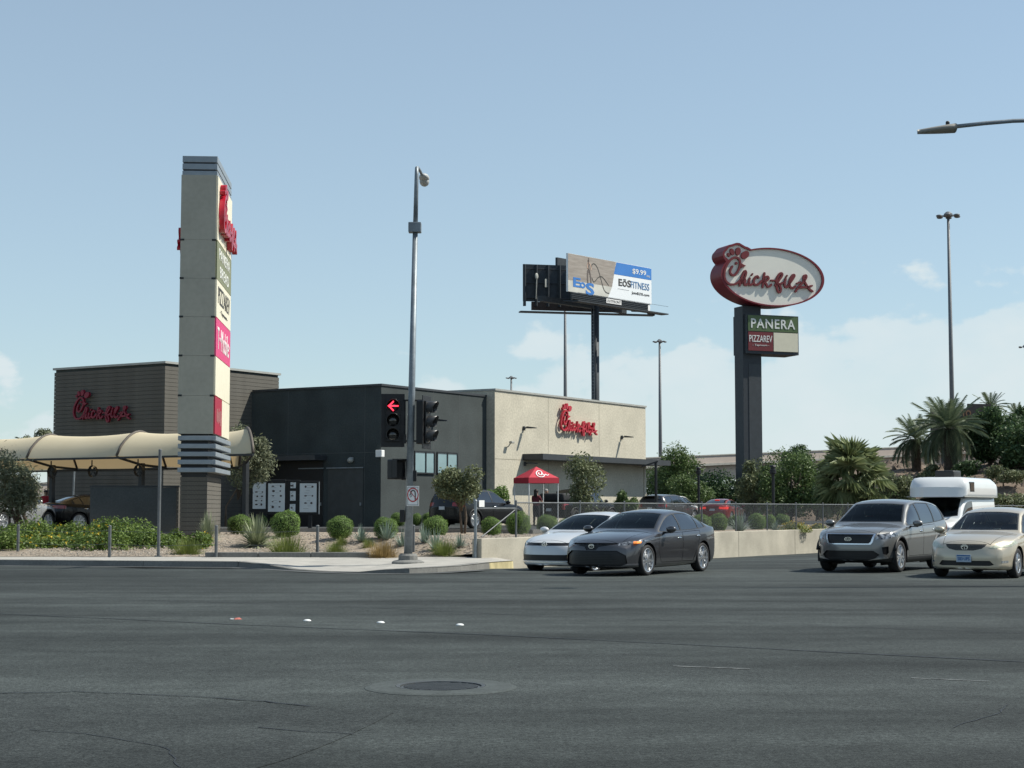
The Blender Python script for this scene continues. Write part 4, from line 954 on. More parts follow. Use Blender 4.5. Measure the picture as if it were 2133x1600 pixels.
# ------------------------------------------------------------------ signal pole on the corner
M_sigb = mat('signal_black', (0.012, 0.012, 0.013), 0.45, var=0.2)
M_lens = mat('dark_signal_lens', (0.02, 0.02, 0.02), 0.15, var=0.3, coat=1)
M_redled = mat('lit_red_arrow', (0.6, 0.02, 0.03), 0.4, var=0.05, emit=(1.0, 0.03, 0.06), estr=3.0)
D0 = 39.6; sp = ground(850, 1172, .13); D0 = sp.y; tipx = at(868, 345, D0).x-sp.x
se = empty('traffic_signal_pole', (sp.x, sp.y, .13), 0, 'grey steel signal pole with street lamp, red left arrow and walk signal', 'traffic signal')
def lz(py): return at(850, py, D0).z-.13
H = lz(345); kx = tipx/H
def on(z): return kx*z
mp = D0/FPX
q = MB(); q.tube([(0,0,.2),(on(lz(482)),0,lz(482))], [.105,.064], 16); q.build('pole', M_galv, se, True)
q = MB(); q.tube([(on(lz(482)),0,lz(482)),(on(H)*.99,0,H-.25),(on(H)+.0,.05,H-.05),(on(H)+.01,.35,H+.02),(on(H)+.04,.8,H+.03),(on(H)+.07,1.15,H+.0)], [.062,.052,.047,.042,.038,.034], 12); q.build('lamp_arm', M_galv, se, True)
q = MB(); q.ellipsoid((on(H)+.11, 1.45, H-.02), (.14,.40,.10), 12, 8); q.ellipsoid((on(H)+.11, 1.55, H-.09), (.13,.26,.13), 12, 8); q.build('lamp_head', mat('lamp_head_grey', (.42,.43,.42), .5, var=.05), se, True)
q = MB(); q.bbox(on(lz(475))-.17, on(lz(475))+.15, -.13, .12, lz(485), lz(464), .02); q.build('splice_box', M_galv, se)
q = MB(); q.lathe([(.40,-.06),(.40,.015),(.34,.05),(.24,.07),(.235,.17),(.19,.22),(0,.22)], 14); q.build('footing', M_kerb, se)
def signal(nm, cx, cz, face, lit, M_=None):
    """three-section head; face = rotation about z, 0 looks to -y"""
    h = 1.12; e = MB(); Mx = Matrix.Translation((cx, -.02, cz)) @ Matrix.Rotation(face, 4, 'Z')
    b = MB(); b.bbox(-.29, .29, -.005, .015, -.66, .66, .005, Mx); bo = b.build(nm, M_sigb, se)
    b = MB(); b.bbox(-.175, .175, .015, .22, -.54, .54, .03, Mx); b.bbox(-.18, .18, -.05, -.006, -.53, .53, .02, Mx); b.build('housing', M_sigb, bo)
    for k in range(3):
        zc = .355-.355*k
        b = MB(); b.lathe([(0,.03),(.09,.022),(.145,0),(.145,-.03)], 20, Mx @ Matrix.Translation((0,-.052,zc)) @ Matrix.Rotation(math.pi/2, 4, 'X')); b.build('lens', M_lens, bo, True)
        b = MB(); n = 18; vs_ = []                            # open-bottomed visor
        for i in range(n+1):
            a = math.pi*(-.22+1.44*i/n); c, s_ = math.cos(a), math.sin(a)
            for r in (.158, .166): vs_ += [(r*c, -.05, r*s_), (r*c, -.30+(.09*(1-max(0, s_))), r*s_)]
        fs = []
        for i in range(n):
            o = 4*i; fs += [(o, o+1, o+5, o+4), (o+2, o+6, o+7, o+3), (o+1, o+3, o+7, o+5)]
        b.add([(x, y, z+zc) for x, y, z in vs_], fs, Mx); b.build('visor', mat('visor_black', (.03,.032,.034), .35, var=.2), bo, True)
        if lit and k == 0:
            b = MB(); Ma = Mx @ Matrix.Translation((0, -.092, zc))
            strokes([(.11, 0), (-.09, 0)], .052, .006, 1, Ma, b); strokes([(.0, .105), (-.105, 0)], .052, .006, 1, Ma, b); strokes([(-.105, 0), (.0, -.105)], .052, .006, 1, Ma, b)
            b.build('red_arrow', M_redled, bo)
    return bo
zc = lz(876)
signal('signal_head', (817-850)*mp, zc, R(6), True)
signal('signal_head', (886-850)*mp+.02, zc-.05, R(72), False)
q = MB()
for zz_ in (lz(834), lz(919)):
    q.tube([((838-850)*mp, 0, zz_), ((880-850)*mp, 0, zz_)], .022, 6)
q.tube([((842-850)*mp, 0, lz(834)), ((842-850)*mp, 0, lz(921))], .02, 6); q.box((841-850)*mp-.04, (841-850)*mp+.05, -.05, .05, lz(924), lz(905)); q.build('signal_bracket', M_sigb, se)
Mp = Matrix.Translation(((833-850)*mp-.03, .05, lz(978))) @ Matrix.Rotation(R(50), 4, 'Z')
q = MB(); q.bbox(-.24, .24, .0, .2, -.25, .25, .04, Mp); po = q.build('walk_signal', M_sigb, se)
q = MB(); q.box(-.25, .25, -.16, .0, .23, .26, Mp); q.box(-.25,-.23,-.14,0,-.2,.23,Mp); q.box(.23,.25,-.14,0,-.2,.23,Mp); q.build('visor', M_sigb, po)
q = MB(); q.tube([((836-850)*mp, .05, lz(959)), (.02, .0, lz(959))], .03, 6); q.tube([((836-850)*mp, .05, lz(998)), (.02, 0, lz(998))], .03, 6); q.bbox(.12,.2,-.05,.1,lz(1003),lz(980),.01); q.build('walk_bracket', M_sigb, se)
zs0, zs1 = lz(1054), lz(1013); xs0, xs1 = (847-850)*mp, (873-850)*mp
q = MB(); q.bbox(xs0+.01, xs1, -.215, -.205, zs0, zs1, .004); so = q.build('turn_sign', M_white, se)
xm, zm = (xs0+xs1)/2, (zs0+zs1)/2; w2, h2 = (xs1-xs0)/2, (zs1-zs0)/2
b = MB(); n = 24
for r0_, r1_ in ((.118,.142),):
    b.add([(xm+.005+r*math.cos(2*math.pi*k/n), -.219, zm+.03+r*1.25*math.sin(2*math.pi*k/n)) for r in (r0_, r1_) for k in range(n)], [(k, (k+1) % n, n+(k+1) % n, n+k) for k in range(n)])
strokes([(-.09,.12),(.09,-.12)], .024, .001, 1, Matrix.Translation((xm+.005, -.2185, zm+.03)), b); b.build('prohibition_ring', mat('sign_red', (.45,.03,.03), .5), so)
b = MB(); strokes([(.055,-.12),(.055,.06),(.0,.11),(-.05,.06),(-.05,.0)], .028, .001, 4, Matrix.Translation((xm+.005, -.217, zm+.03)), b); strokes([(-.09,.01),(-.05,-.06),(-.01,.01)], .02, .001, 1, Matrix.Translation((xm+.005, -.217, zm+.03)), b); b.build('turn_arrow', M_ink, so)
b = MB(); t_ = .012
for (a0, a1, c0, c1) in ((xs0+.03, xs1-.02, zs1-.03, zs1-.02), (xs0+.03, xs1-.02, zs0+.02, zs0+.03), (xs0+.03, xs0+.04, zs0+.02, zs1-.02), (xs1-.03, xs1-.02, zs0+.02, zs1-.02)): b.box(a0, a1, -.2175, -.2152, c0, c1)
b.build('sign_border', M_ink, so)
q = MB(); q.bbox((846-850)*mp-.16, (846-850)*mp-.04, -.08, .06, lz(1088), lz(1062), .015); q.build('push_button', M_sigb, se)

# street lamp reaching in from the right
sl_ = at(2330, 1150, 31.0); tip = at(1912, 276, 31.0); nk = at(1990, 264, 31.0)
le = empty('street_lamp', (sl_.x, sl_.y, 0), 0, 'street lamp on a long arm reaching in at the upper right', 'street lamp')
rel = lambda px, py: at(px, py, 31.0)-Vector((sl_.x, sl_.y, 0))
q = MB(); q.tube([(0,0,0),(0,0,rel(2330,300).z)], [.13,.08], 14); q.build('pole', M_galv, le, True)
q = MB(); q.tube([(0,0,rel(2330,300).z-.1), tuple(rel(2320,275)), tuple(rel(2260,256)), tuple(rel(2180,250)), tuple(rel(2110,252)), tuple(rel(2050,257)), tuple(rel(1988,264))], .04, 10); q.build('arm', M_galv, le, True)
a, b = rel(1990, 267), rel(1911, 275); q = MB(); vs_ = []; nsec = 12
for i in range(nsec+1):
    t = i/nsec; c = a.lerp(b, t); w = .17*math.sin(math.pi*min(1, .22+.78*t)**.8)*1.0+.02 if t < 1 else .02; h = .075*(1-.6*t)+.015
    for k in range(10):
        an = 2*math.pi*k/10; vs_.append((c.x, c.y+w*math.cos(an), c.z+h*math.sin(an)+(.03 if False else 0)))
q.add(vs_, [(i*10+k, i*10+(k+1) % 10, (i+1)*10+(k+1) % 10, (i+1)*10+k) for i in range(nsec) for k in range(10)]+[tuple(range(10)), tuple(nsec*10+k for k in range(9,-1,-1))]); q.build('lamp_head', mat('lamp_head_dark', (.28,.27,.24), .55, .2, var=.1), le, True)
p = rel(1974, 258); q = MB(); q.lathe([(.04, p.z-.05), (.04, p.z+.03), (.028, p.z+.05), (0, p.z+.05)], 10, Matrix.Translation((p.x, p.y, 0))); q.build('photocell', M_plast, le)

# car-park lamps
def lot_lamp(px, py, D, kind, label):
    b = at(px, py, D); e = empty('car_park_lamp', (b.x, b.y, .615), 0, label, 'lamp post', 'black car-park lamp posts'); h = b.z-.615
    q = MB(); q.tube([(0,0,0),(0,0,h)], .075, 10); q.build('post', M_blackm, e)
    if kind == 'arm': q = MB(); q.add([(.1,-.12,h-.03),(.1,.12,h-.03),(-.75,.10,h-.28),(-.75,-.10,h-.28),(.1,-.12,h+.06),(.1,.12,h+.06),(-.75,.1,h-.22),(-.75,-.1,h-.22)], [(3,2,1,0),(4,5,6,7),(0,1,5,4),(1,2,6,5),(2,3,7,6),(3,0,4,7)])
    else: q = MB(); q.lathe([(.075,h-.35),(.16,h-.30),(.16,h-.12),(.11,h-.10),(.11,h+.0),(.17,h+.02),(.13,h+.08),(0,h+.1)], 12)
    q.build('lamp_head', M_blackm, e)
lot_lamp(1366, 962, 86, 'arm', 'black lamp post with a slanted head at the beige building corner')
lot_lamp(1455, 976, 93, 'top', 'black lamp post between the grey SUV and the red sedan, the nearer of two')
lot_lamp(1460, 1000, 112, 'top', 'shorter-looking black lamp post just behind another near the red sedan')
lot_lamp(1610, 973, 78, 'top', 'black lamp post in front of the green bushes below the pole sign')
# small freeway panel behind the palms
a = at(1940, 850, 150); e = empty('freeway_sign', (a.x, a.y, 0), R(12), 'dark sign board half hidden behind the date palms', 'sign')
M_brd = mat('dark_sign_board', (.038,.036,.036), .7, var=.2); q = MB(); q.box(0, 6.3, 0, .3, a.z-3, a.z); q.build('board', M_brd, e)
q = MB(); q.box(3.7, 6.1, .05, .25, a.z, a.z+.45); q.build('upper_board', M_brd, e)
text('O TO', 1.7, .6, mat('orange_lettering', (.22,.13,.07), .6), e, Matrix.Translation((3.1, -.01, a.z-.45)), .03, .03)
for x_ in (1, 5):
    q = MB(); q.box(x_, x_+.3, .05, .25, -1, a.z-3); q.build('leg', M_steel, e)
# ------------------------------------------------------------------ vehicles
def pchip(pts):
    xs = [p[0] for p in pts]; ys = [p[1] for p in pts]; n = len(xs)
    h = [xs[i+1]-xs[i] for i in range(n-1)]; d = [(ys[i+1]-ys[i])/h[i] for i in range(n-1)]
    m = [d[0]] + [0 if d[i-1]*d[i] <= 0 else 2*d[i-1]*d[i]/(d[i-1]+d[i]) for i in range(1, n-1)] + [d[-1]]
    def f(x):
        if x <= xs[0]: return ys[0]
        if x >= xs[-1]: return ys[-1]
        i = 0
        while x > xs[i+1]: i += 1
        t = (x-xs[i])/h[i]
        return ((1+2*t)*(1-t)**2*ys[i] + t*(1-t)**2*h[i]*m[i] + t*t*(3-2*t)*ys[i+1] + t*t*(t-1)*h[i]*m[i+1])
    return f

def carve(bm, polys, ax, cond):
    ia, ib = {'y': (0, 2), 'x': (1, 2), 'z': (0, 1)}[ax]
    taken = set()
    allp = [p for poly in polys for p in poly]
    gx0, gx1 = min(p[0] for p in allp)-.01, max(p[0] for p in allp)+.01
    gy0, gy1 = min(p[1] for p in allp)-.01, max(p[1] for p in allp)+.01
    pool = set()
    for f in bm.faces:
        a = [v.co for v in f.verts]
        b = [c[ib] for c in a]
        if max(b) < gy0 or min(b) > gy1: continue
        b = [c[ia] for c in a]
        if max(b) < gx0 or min(b) > gx1: continue
        if cond(f): pool.add(f)
    for poly in polys:
        area = sum(poly[i][0]*poly[(i+1) % len(poly)][1] - poly[(i+1) % len(poly)][0]*poly[i][1] for i in range(len(poly)))
        if area < 0: poly = poly[::-1]
        x0, x1 = min(p[0] for p in poly)-.01, max(p[0] for p in poly)+.01
        y0, y1 = min(p[1] for p in poly)-.01, max(p[1] for p in poly)+.01
        cand = []
        for f in pool:
            if f in taken: continue
            a = [v.co[ia] for v in f.verts]; b = [v.co[ib] for v in f.verts]
            if max(a) < x0 or min(a) > x1 or max(b) < y0 or min(b) > y1: continue
            cand.append(f)
        if not cand: continue
        for i in range(len(poly)):
            p, q = poly[i], poly[(i+1) % len(poly)]
            no = [0, 0, 0]; no[ia] = q[1]-p[1]; no[ib] = -(q[0]-p[0])
            no = Vector(no)
            if no.length < 1e-9: continue
            co = [0, 0, 0]; co[ia], co[ib] = p
            geom = set(cand)
            for f in cand: geom.update(f.edges); geom.update(f.verts)
            r = bmesh.ops.bisect_plane(bm, geom=list(geom), dist=1e-5, plane_co=co, plane_no=no.normalized())
            cand = [g for g in r['geom'] if isinstance(g, bmesh.types.BMFace)]
            pool.update(cand)
        for f in cand:
            c = f.calc_center_median(); a, b = c[ia], c[ib]; ok = True
            for i in range(len(poly)):
                p, q = poly[i], poly[(i+1) % len(poly)]
                if (q[0]-p[0])*(b-p[1]) - (q[1]-p[1])*(a-p[0]) < -1e-6: ok = False; break
            if ok: taken.add(f)
    nb = bmesh.new(); vm = {}
    for f in taken:
        vs_ = []
        for v in f.verts:
            if v not in vm: vm[v] = nb.verts.new(v.co)
            vs_.append(vm[v])
        try: nb.faces.new(vs_)
        except ValueError: pass
    bmesh.ops.delete(bm, geom=list(taken), context='FACES')
    nb.normal_update()
    return nb

def bm_obj(name, bm, m, parent, smooth=True, push=0.0, thick=0.0, keep=False):
    if len(bm.faces) == 0: bm.free(); return None
    if push:
        bm.normal_update()
        for v in bm.verts: v.co += v.normal*push
    me = bpy.data.meshes.new(name); bm.to_mesh(me)
    if not keep: bm.free()
    return link(name, me, m, parent, smooth)

def car_loft(S):
    L = S['L']; top, belt, rw, drop, bot, plan = [pchip(S[k]) for k in ('top', 'belt', 'rail', 'drop', 'bot', 'plan')]
    Fz, Bz = pchip(S['nose']), pchip(S['tail'])
    cf, cr, lf, lr = S.get('cf', .30), S.get('cr', .22), S.get('lf', .9), S.get('lr', .7)
    st = S.get('step', 0.075)
    ss = sorted(set([0, .02, .05] + [round(i*st, 4) for i in range(1, int(L/st)) if .06 < i*st < L-.06] + [L-.05, L-.02, L]
                    + [p[0] for p in S['top'] if .03 < p[0] < L-.03]))
    keep = [ss[0]]
    for s in ss[1:]:
        if s-keep[-1] > .018 or s == L: keep.append(s)
    ss = keep
    def section(s):
        w, zb, zt = plan(s), bot(s), top(s)
        bl = min(belt(s), zt-.035); rr = min(rw(s), w*.93); zr = max(zt-drop(s), bl+.012)
        H = bl-zb; P = []
        for k in range(3): P.append((w*.86*k/3, zb))
        seg = [(w*.86, zb), (w*.95, zb+.035), (w*.975, zb+.13*H), (w*.985, zb+.26*H), (w*.992, zb+.40*H), (w*.999, zb+.54*H), (w, zb+.66*H),
               (w*.997, zb+.76*H), (w*.990, zb+.86*H), (w*.975, zb+.94*H), (w*.945, bl)]
        P += seg
        y6 = w*.945; nb_ = 7
        for k in range(1, nb_+1):
            t = k/nb_; bulge = .035*math.sin(math.pi*t)*min(1, (zr-bl)/.3)
            P.append((y6+(rr-y6)*t+bulge*.8, bl+(zr-bl)*t+bulge*.15))
        nt = 8
        for k in range(1, nt+1):
            t = k/nt; y = rr*(1-t); c = 1-(1-t)**2.4
            P.append((y, zr+(zt-zr)*c))
        return P
    bm = bmesh.new(); rows = []
    def deform(s, y, z):
        x = L/2-s; w = plan(min(max(s, .3), L-.3))
        if s < lf:
            t = (1-s/lf)**2; x += t*(Fz(z) - cf*(min(1, abs(y)/w))**2.6)
        if s > L-lr:
            t = (1-(L-s)/lr)**2; x -= t*(Bz(z) - cr*(min(1, abs(y)/w))**2.6)
        return Vector((x, y, z))
    for s in ss:
        P = section(s); ring = []
        full = P + [(-y, z) for y, z in P[-2:0:-1]]
        rows.append([bm.verts.new(deform(s, y, z)) for y, z in full])
    n = len(rows[0])
    for i in range(len(rows)-1):
        for k in range(n): bm.faces.new((rows[i][k], rows[i][(k+1) % n], rows[i+1][(k+1) % n], rows[i+1][k]))
    # end caps: grids across the section
    for i, s in ((0, 0.0), (len(rows)-1, L)):
        P = section(s); m = len(P)-1; NC = 18
        grid = []
        for j in range(2, m+1):
            y, z = P[j]; r = []
            for k in range(NC+1):
                if k == 0: r.append(rows[i][j])
                elif k == NC: r.append(rows[i][(n-j) % n])
                else:
                    yy = y*(1-2*k/NC)
                    r.append(bm.verts.new(deform(s, yy, z)))
            grid.append(r)
        for a in range(len(grid)-1):
            for k in range(NC):
                try: bm.faces.new((grid[a][k], grid[a][k+1], grid[a+1][k+1], grid[a+1][k]))
                except ValueError: pass
    bmesh.ops.remove_doubles(bm, verts=bm.verts[:], dist=0.004)
    bmesh.ops.recalc_face_normals(bm, faces=bm.faces[:])
    fn = dict(top=top, belt=belt, rail=rw, drop=drop, bot=bot, plan=plan)
    return bm, fn

def make_wheel(parent, x, y, r, wid, side, spokes=5, double=True, rim=0.70, name='wheel', sw=0.03, dark=False):
    rr = r*rim
    t = MB(); w = wid/2
    Mw = Tm(x, y, r, 0, -math.pi/2 if side > 0 else math.pi/2)      # local z -> outboard
    t.lathe([(rr*.98, -w*.8), (r*.93, -w*.95), (r*.985, -w*.72), (r, -w*.4), (r, w*.4), (r*.985, w*.72), (r*.93, w*.95), (rr*1.06, w*.93), (rr*.99, w*.8), (rr*.98, -w*.8)], 32)
    wo = t.build(name, M_rubber, parent, True); wo.matrix_local = Mw
    b = MB(); b.lathe([(0, w*.25), (rr*.97, w*.25), (rr*.97, w*.1), (0, w*.1)], 20)
    b.build('brake_disc', M_plast, wo)
    q = MB(); q.lathe([(rr*.93, w*.55), (rr*.95, w*.86), (rr*1.0, w*.90), (rr*1.03, w*.86), (rr*1.0, w*.5), (rr*.93, w*.55)], 32)
    q.lathe([(0, w*.80), (rr*.20, w*.80), (rr*.24, w*.6), (0, w*.6)], 16)
    for k in range(spokes):
        a = 2*math.pi*(k+.25)/spokes
        offs = (-.13*5/spokes, .13*5/spokes) if double else (0,)
        for o_ in offs:
            a2 = a+o_*1.6; a1 = a+o_*.9
            p1 = Vector((math.cos(a1), math.sin(a1), 0))*rr*.15; p2 = Vector((math.cos(a2), math.sin(a2), 0))*rr*.97
            tdir = (p2-p1).normalized(); nn = Vector((-tdir.y, tdir.x, 0))
            w1, w2 = sw*.8, sw*1.1
            vs_ = []
            for p, ww, z1 in ((p1, w1, w*.78), (p2, w2, w*.80)):
                vs_ += [p+nn*ww+Vector((0,0,z1-.03)), p-nn*ww+Vector((0,0,z1-.03)), p-nn*ww*.6+Vector((0,0,z1)), p+nn*ww*.6+Vector((0,0,z1))]
            q.add(vs_, [(0,1,5,4),(1,2,6,5),(2,3,7,6),(3,0,4,7),(4,5,6,7),(3,2,1,0)])
    q.build('rim', M_plast if dark else M_alloy, wo)
    return wo

def build_car(S, name, paint, loc, head, label, cat, group=None):
    """S: shape table; head: direction (unit vector) the car faces"""
    L = S['L']; root = empty(name, loc, math.atan2(head.y, head.x), label, cat, group)
    bm, fn = car_loft(S)
    X = lambda s: L/2-s
    wf, wr, r, tr = S['wf'], S['wr'], S['r'], S['track']/2
    ar = S.get('arch', r*1.14)
    for s in (wf, wr):
        circ = [(X(s)+ar*math.cos(2*math.pi*k/18), r*1.0+ar*math.sin(2*math.pi*k/18)) for k in range(18)]
        carve(bm, [circ], 'y', lambda f: abs(f.calc_center_median().y) > .45 and abs(f.normal.y) > .1).free()
        for sd in (1, -1):
            mb = MB(); vs_, fs_ = [], []
            for k in range(15):
                a = math.pi*(-.1+1.2*k/14); cx, cz = X(s)+ar*1.01*math.cos(a), r+ar*1.01*math.sin(a)
                vs_ += [(cx, sd*(fn['plan'](s)-.015), cz), (cx, sd*(fn['plan'](s)-.36), cz)]
                if k: fs_.append((2*k-2, 2*k-1, 2*k+1, 2*k))
            mb.add(vs_, fs_); n0 = len(vs_)
            mb.add([(X(s)-ar, sd*(fn['plan'](s)-.36), .16), (X(s)+ar, sd*(fn['plan'](s)-.36), .16), (X(s)+ar, sd*(fn['plan'](s)-.36), r+ar), (X(s)-ar, sd*(fn['plan'](s)-.36), r+ar)], [(0,1,2,3)])
            mb.build('wheel_arch_liner', M_black, root)
            if S.get('arch_trim'):
                t = MB(); t.tube([(X(s)+(ar+.02)*math.cos(a), sd*(fn['plan'](s)-.012), r+(ar+.02)*math.sin(a)) for a in [math.pi*(.10+.80*k/16) for k in range(17)]], .035, 6)
                t.build('arch_moulding', M_plast, root, True)
            make_wheel(root, X(s), sd*(tr), r, S.get('tw', .215), sd, S.get('spokes', 5), S.get('double', True), S.get('rim', .70), sw=S.get('sw', .03), dark=S.get('darkrim', False))
    # side glazing: black surround, then the panes out of it
    for sd in (1, -1):
        cond = lambda f: f.calc_center_median().y*sd > .3 and f.normal.y*sd > .3
        def strip(s0, s1, lo, hi, sl0=0.0, sl1=0.0, n=7):
            qs = []
            P = []
            for k in range(n+1):
                t = k/n; s = s0+(s1-s0)*t
                zl = fn['belt'](s)+lo; zh = max(fn['top'](s)-fn['drop'](s)-hi, zl+.012)
                sh = (sl0*(1-t)+sl1*t)
                P.append(((X(s), zl), (X(s-sh*(zh-zl)), zh)))
            for k in range(n): qs.append([P[k][0], P[k+1][0], P[k+1][1], P[k][1]])
            return qs
        if S.get('dlo'):
            s0, s1 = S['dlo']; lo, hi = S.get('dlo_m', (.02, .03))
            sur = carve(bm, strip(s0, s1, lo, hi, S.get('sl0', 0), S.get('sl1', 0)), 'y', cond)
            for (a, b, sl0, sl1) in S['panes']:
                g = carve(sur, strip(a, b, lo+.018, hi+.018, sl0, sl1), 'y', lambda f: True)
                bm_obj('window', g, S.get('side_glass', M_glassd), root, push=-.004)
            bm_obj('window_surround', sur, M_blackm if not S.get('dlo_paint') else paint, root, push=.001)
    for key, nm, gm in (('ws', 'windscreen', S.get('ws_glass', M_glassw)), ('rwin', 'rear_window', S.get('rear_glass', M_glassd))):
        if key in S:
            s0, y0, s1, y1, bow = S[key]                      # base s, half width, top s, half width
            N = 6; left = [(X(s0+bow*(1-(k/N)**2)*(-1)), y0*k/N) for k in range(N+1)]
            if bow and key == 'ws': base = [(X(s0+bow*(k/N)**2), y0*k/N) for k in range(-N, N+1)]
            else: base = [(X(s0-bow*(k/N)**2), y0*k/N) for k in range(-N, N+1)]
            topl = [(X(s1+.06*(1 if key == 'ws' else -1)*(abs(k)/3)**2), y1*k/3) for k in range(3, -4, -1)]
            # split into vertical quads so the outline may be concave
            qs = []; NN = 8
            for k in range(NN):
                ta, tb = -1+2*k/NN, -1+2*(k+1)/NN
                def bp(t): return (X(s0+(bow if key == 'ws' else -bow)*t*t), y0*t)
                def tp(t): return (X(s1+(.05 if key == 'ws' else -.05)*t*t), y1*t)
                qs.append([bp(ta), bp(tb), tp(tb), tp(ta)])
            zlim = fn['belt']((s0+s1)/2)-.05
            cond = lambda f: f.normal.z > .12 and f.calc_center_median().z > zlim
            g = carve(bm, qs, 'z', cond)
            # frit border: keep a black rim
            qi = []
            for k in range(NN):
                ta, tb = -.955+1.91*k/NN, -.955+1.91*(k+1)/NN
                e = .035*(1 if s1 > s0 else -1)
                qi.append([(bp(ta)[0]-e, bp(ta)[1]), (bp(tb)[0]-e, bp(tb)[1]), (tp(tb)[0]+e, tp(tb)[1]), (tp(ta)[0]+e, tp(ta)[1])])
            g2 = carve(g, qi, 'z', lambda f: True)
            bm_obj(nm, g2, gm, root, push=-.004)
            bm_obj(nm+'_seal', g, M_blackm, root, push=-.001)
    # lamps, grilles and panels projected on the ends
    for (where, nm, m, polys, mirror, push) in S.get('ends', []):
        sg = 1 if where == 'front' else -1
        xl = X(S.get('xl', 1.15)) if sg > 0 else X(L-S.get('xr', .42))
        cond = (lambda f: f.calc_center_median().x > xl and f.normal.x > -.3) if sg > 0 else (lambda f: f.calc_center_median().x < xl and f.normal.x < .3)
        for mm in ((1, -1) if mirror else (1,)):
            pp = [[(y*mm, z) for y, z in p] for p in polys]
            g = carve(bm, pp, 'x', cond)
            bm_obj(nm, g, m, root, push=push)
    # doors with shut lines and handles
    for (poly, hs, hz) in S.get('doors', []):
        for sd in (1, -1):
            cond = lambda f: f.calc_center_median().y*sd > .3 and f.normal.y*sd > .2
            P = [(X(s), z) for s, z in poly]
            cx, cz = sum(p[0] for p in P)/len(P), sum(p[1] for p in P)/len(P)
            ring = carve(bm, [P], 'y', cond)
            inner = [(p[0]+(.009 if p[0] < cx else -.009), p[1]+(.009 if p[1] < cz else -.009)) for p in P]
            d = carve(ring, [inner], 'y', lambda f: True); ring.free()
            do = bm_obj('door', d, paint, root)
            if do and hs:
                h = MB(); h.ellipsoid((X(hs), sd*(fn['plan'](hs)*.985+.012), hz), (.105, .02, .022), 10, 6)
                h.build('handle', S.get('handle', M_chrome), do, True)
    if 'hood' in S:
        s0, y0, s1, y1 = S['hood']
        P = [(X(s0), -y0), (X(s0), y0), (X(s1), y1), (X(s1), -y1)]
        cond = lambda f: f.normal.z > .3
        ring = carve(bm, [P], 'z', cond)
        I = [(p[0]+(.010 if p[0] < X((s0+s1)/2) else -.010), p[1]*.988) for p in P]
        d = carve(ring, [I], 'z', lambda f: True); ring.free()
        bm_obj('hood', d, paint, root)
    # lower cladding
    if S.get('clad'):
        z = S['clad']
        g = carve(bm, [[(-L, -1), (L, -1), (L, z), (-L, z)]], 'y', lambda f: True)
        bm_obj('lower_trim', g, M_plast, root)
    bm_obj('body', bm, paint, root)
    # cabin: dark tub, dashboard, seats
    if S.get('cabin'):
        s0, s1 = S['cabin']; zb = fn['belt']((s0+s1)/2); hw = fn['plan'](s0)*.80
        t = MB(); t.box(X(s1), X(s0), -hw, hw, zb-.55, zb-.48); t.box(X(s0+.45), X(s0), -hw*.9, hw*.9, zb-.3, zb+.0)
        t.build('dashboard', M_plast, root)
        rowsS = [s0+1.05] + ([s0+1.95] if s1-s0 > 2 else [])
        for rs in rowsS:
            for sd in (1, -1):
                q = MB(); q.bbox(X(rs+.12), X(rs), sd*.38-.24, sd*.38+.24, zb-.5, zb+(.18 if rs == rowsS[0] else .08), .05); q.bbox(X(rs), X(rs)+.5, sd*.38-.24, sd*.38+.24, zb-.55, zb-.38, .05)
                q.bbox(X(rs+.13), X(rs+.03), sd*.38-.12, sd*.38+.12, *((zb+.22, zb+.40) if rs == rowsS[0] else (zb+.12, zb+.24)), .04)
                q.build('seat', S.get('seatm', M_plast), root, True)
    if S.get('mirror'):
        s, z = S['mirror']
        for sd in (1, -1):
            q = MB(); y = sd*(fn['plan'](s)+.13)
            q.ellipsoid((X(s)+.01, y, z+.055), (.085, .125, .078), 12, 8)
            q.box(X(s)-.03, X(s)+.03, min(sd*(fn['plan'](s)*.93), y), max(sd*(fn['plan'](s)*.93), y), z-.035, z+.0)
            q.build('mirror', S.get('mirror_m', paint), root, True)
    return root, fn, X

def paint_mat(name, col, metal=0.5, rough=0.35):
    m = mat(name, col, rough, metal, var=0.02, coat=1.0, scale=1); return m
M_lamp = mat('headlamp_lens', (0.35, 0.37, 0.38), 0.12, 0.3, var=0.5, scale=14, coat=1.0)
M_lampd = mat('dark_headlamp', (0.05, 0.055, 0.06), 0.1, 0.2, var=0.8, scale=16, coat=1.0)
M_lamp2 = mat('painted_glint_headlamp', (0.17, 0.18, 0.19), 0.12, 0.4, var=1.6, scale=11, coat=1.0)  # strong noise paints bright glints into the lens colour
M_lampy = mat('hazed_headlamp', (0.42, 0.44, 0.34), 0.3, 0.1, var=0.3, scale=12, coat=0.6)
M_amber = mat('lit_turn_signal', (0.8, 0.25, 0.05), 0.3, var=0.2, emit=(1.0, 0.30, 0.08), estr=0.8)
M_tail = mat('tail_lamp', (0.28, 0.012, 0.012), 0.15, var=0.3, coat=1.0)
M_brake = mat('lit_brake_lamp', (0.5, 0.02, 0.02), 0.2, var=0.2, emit=(1.0, 0.05, 0.03), estr=0.55)
M_grille = mat('grille_black', (0.008, 0.008, 0.009), 0.4, var=0.2)
M_plate = mat('number_plate', (0.6, 0.62, 0.62), 0.5, var=0.05)

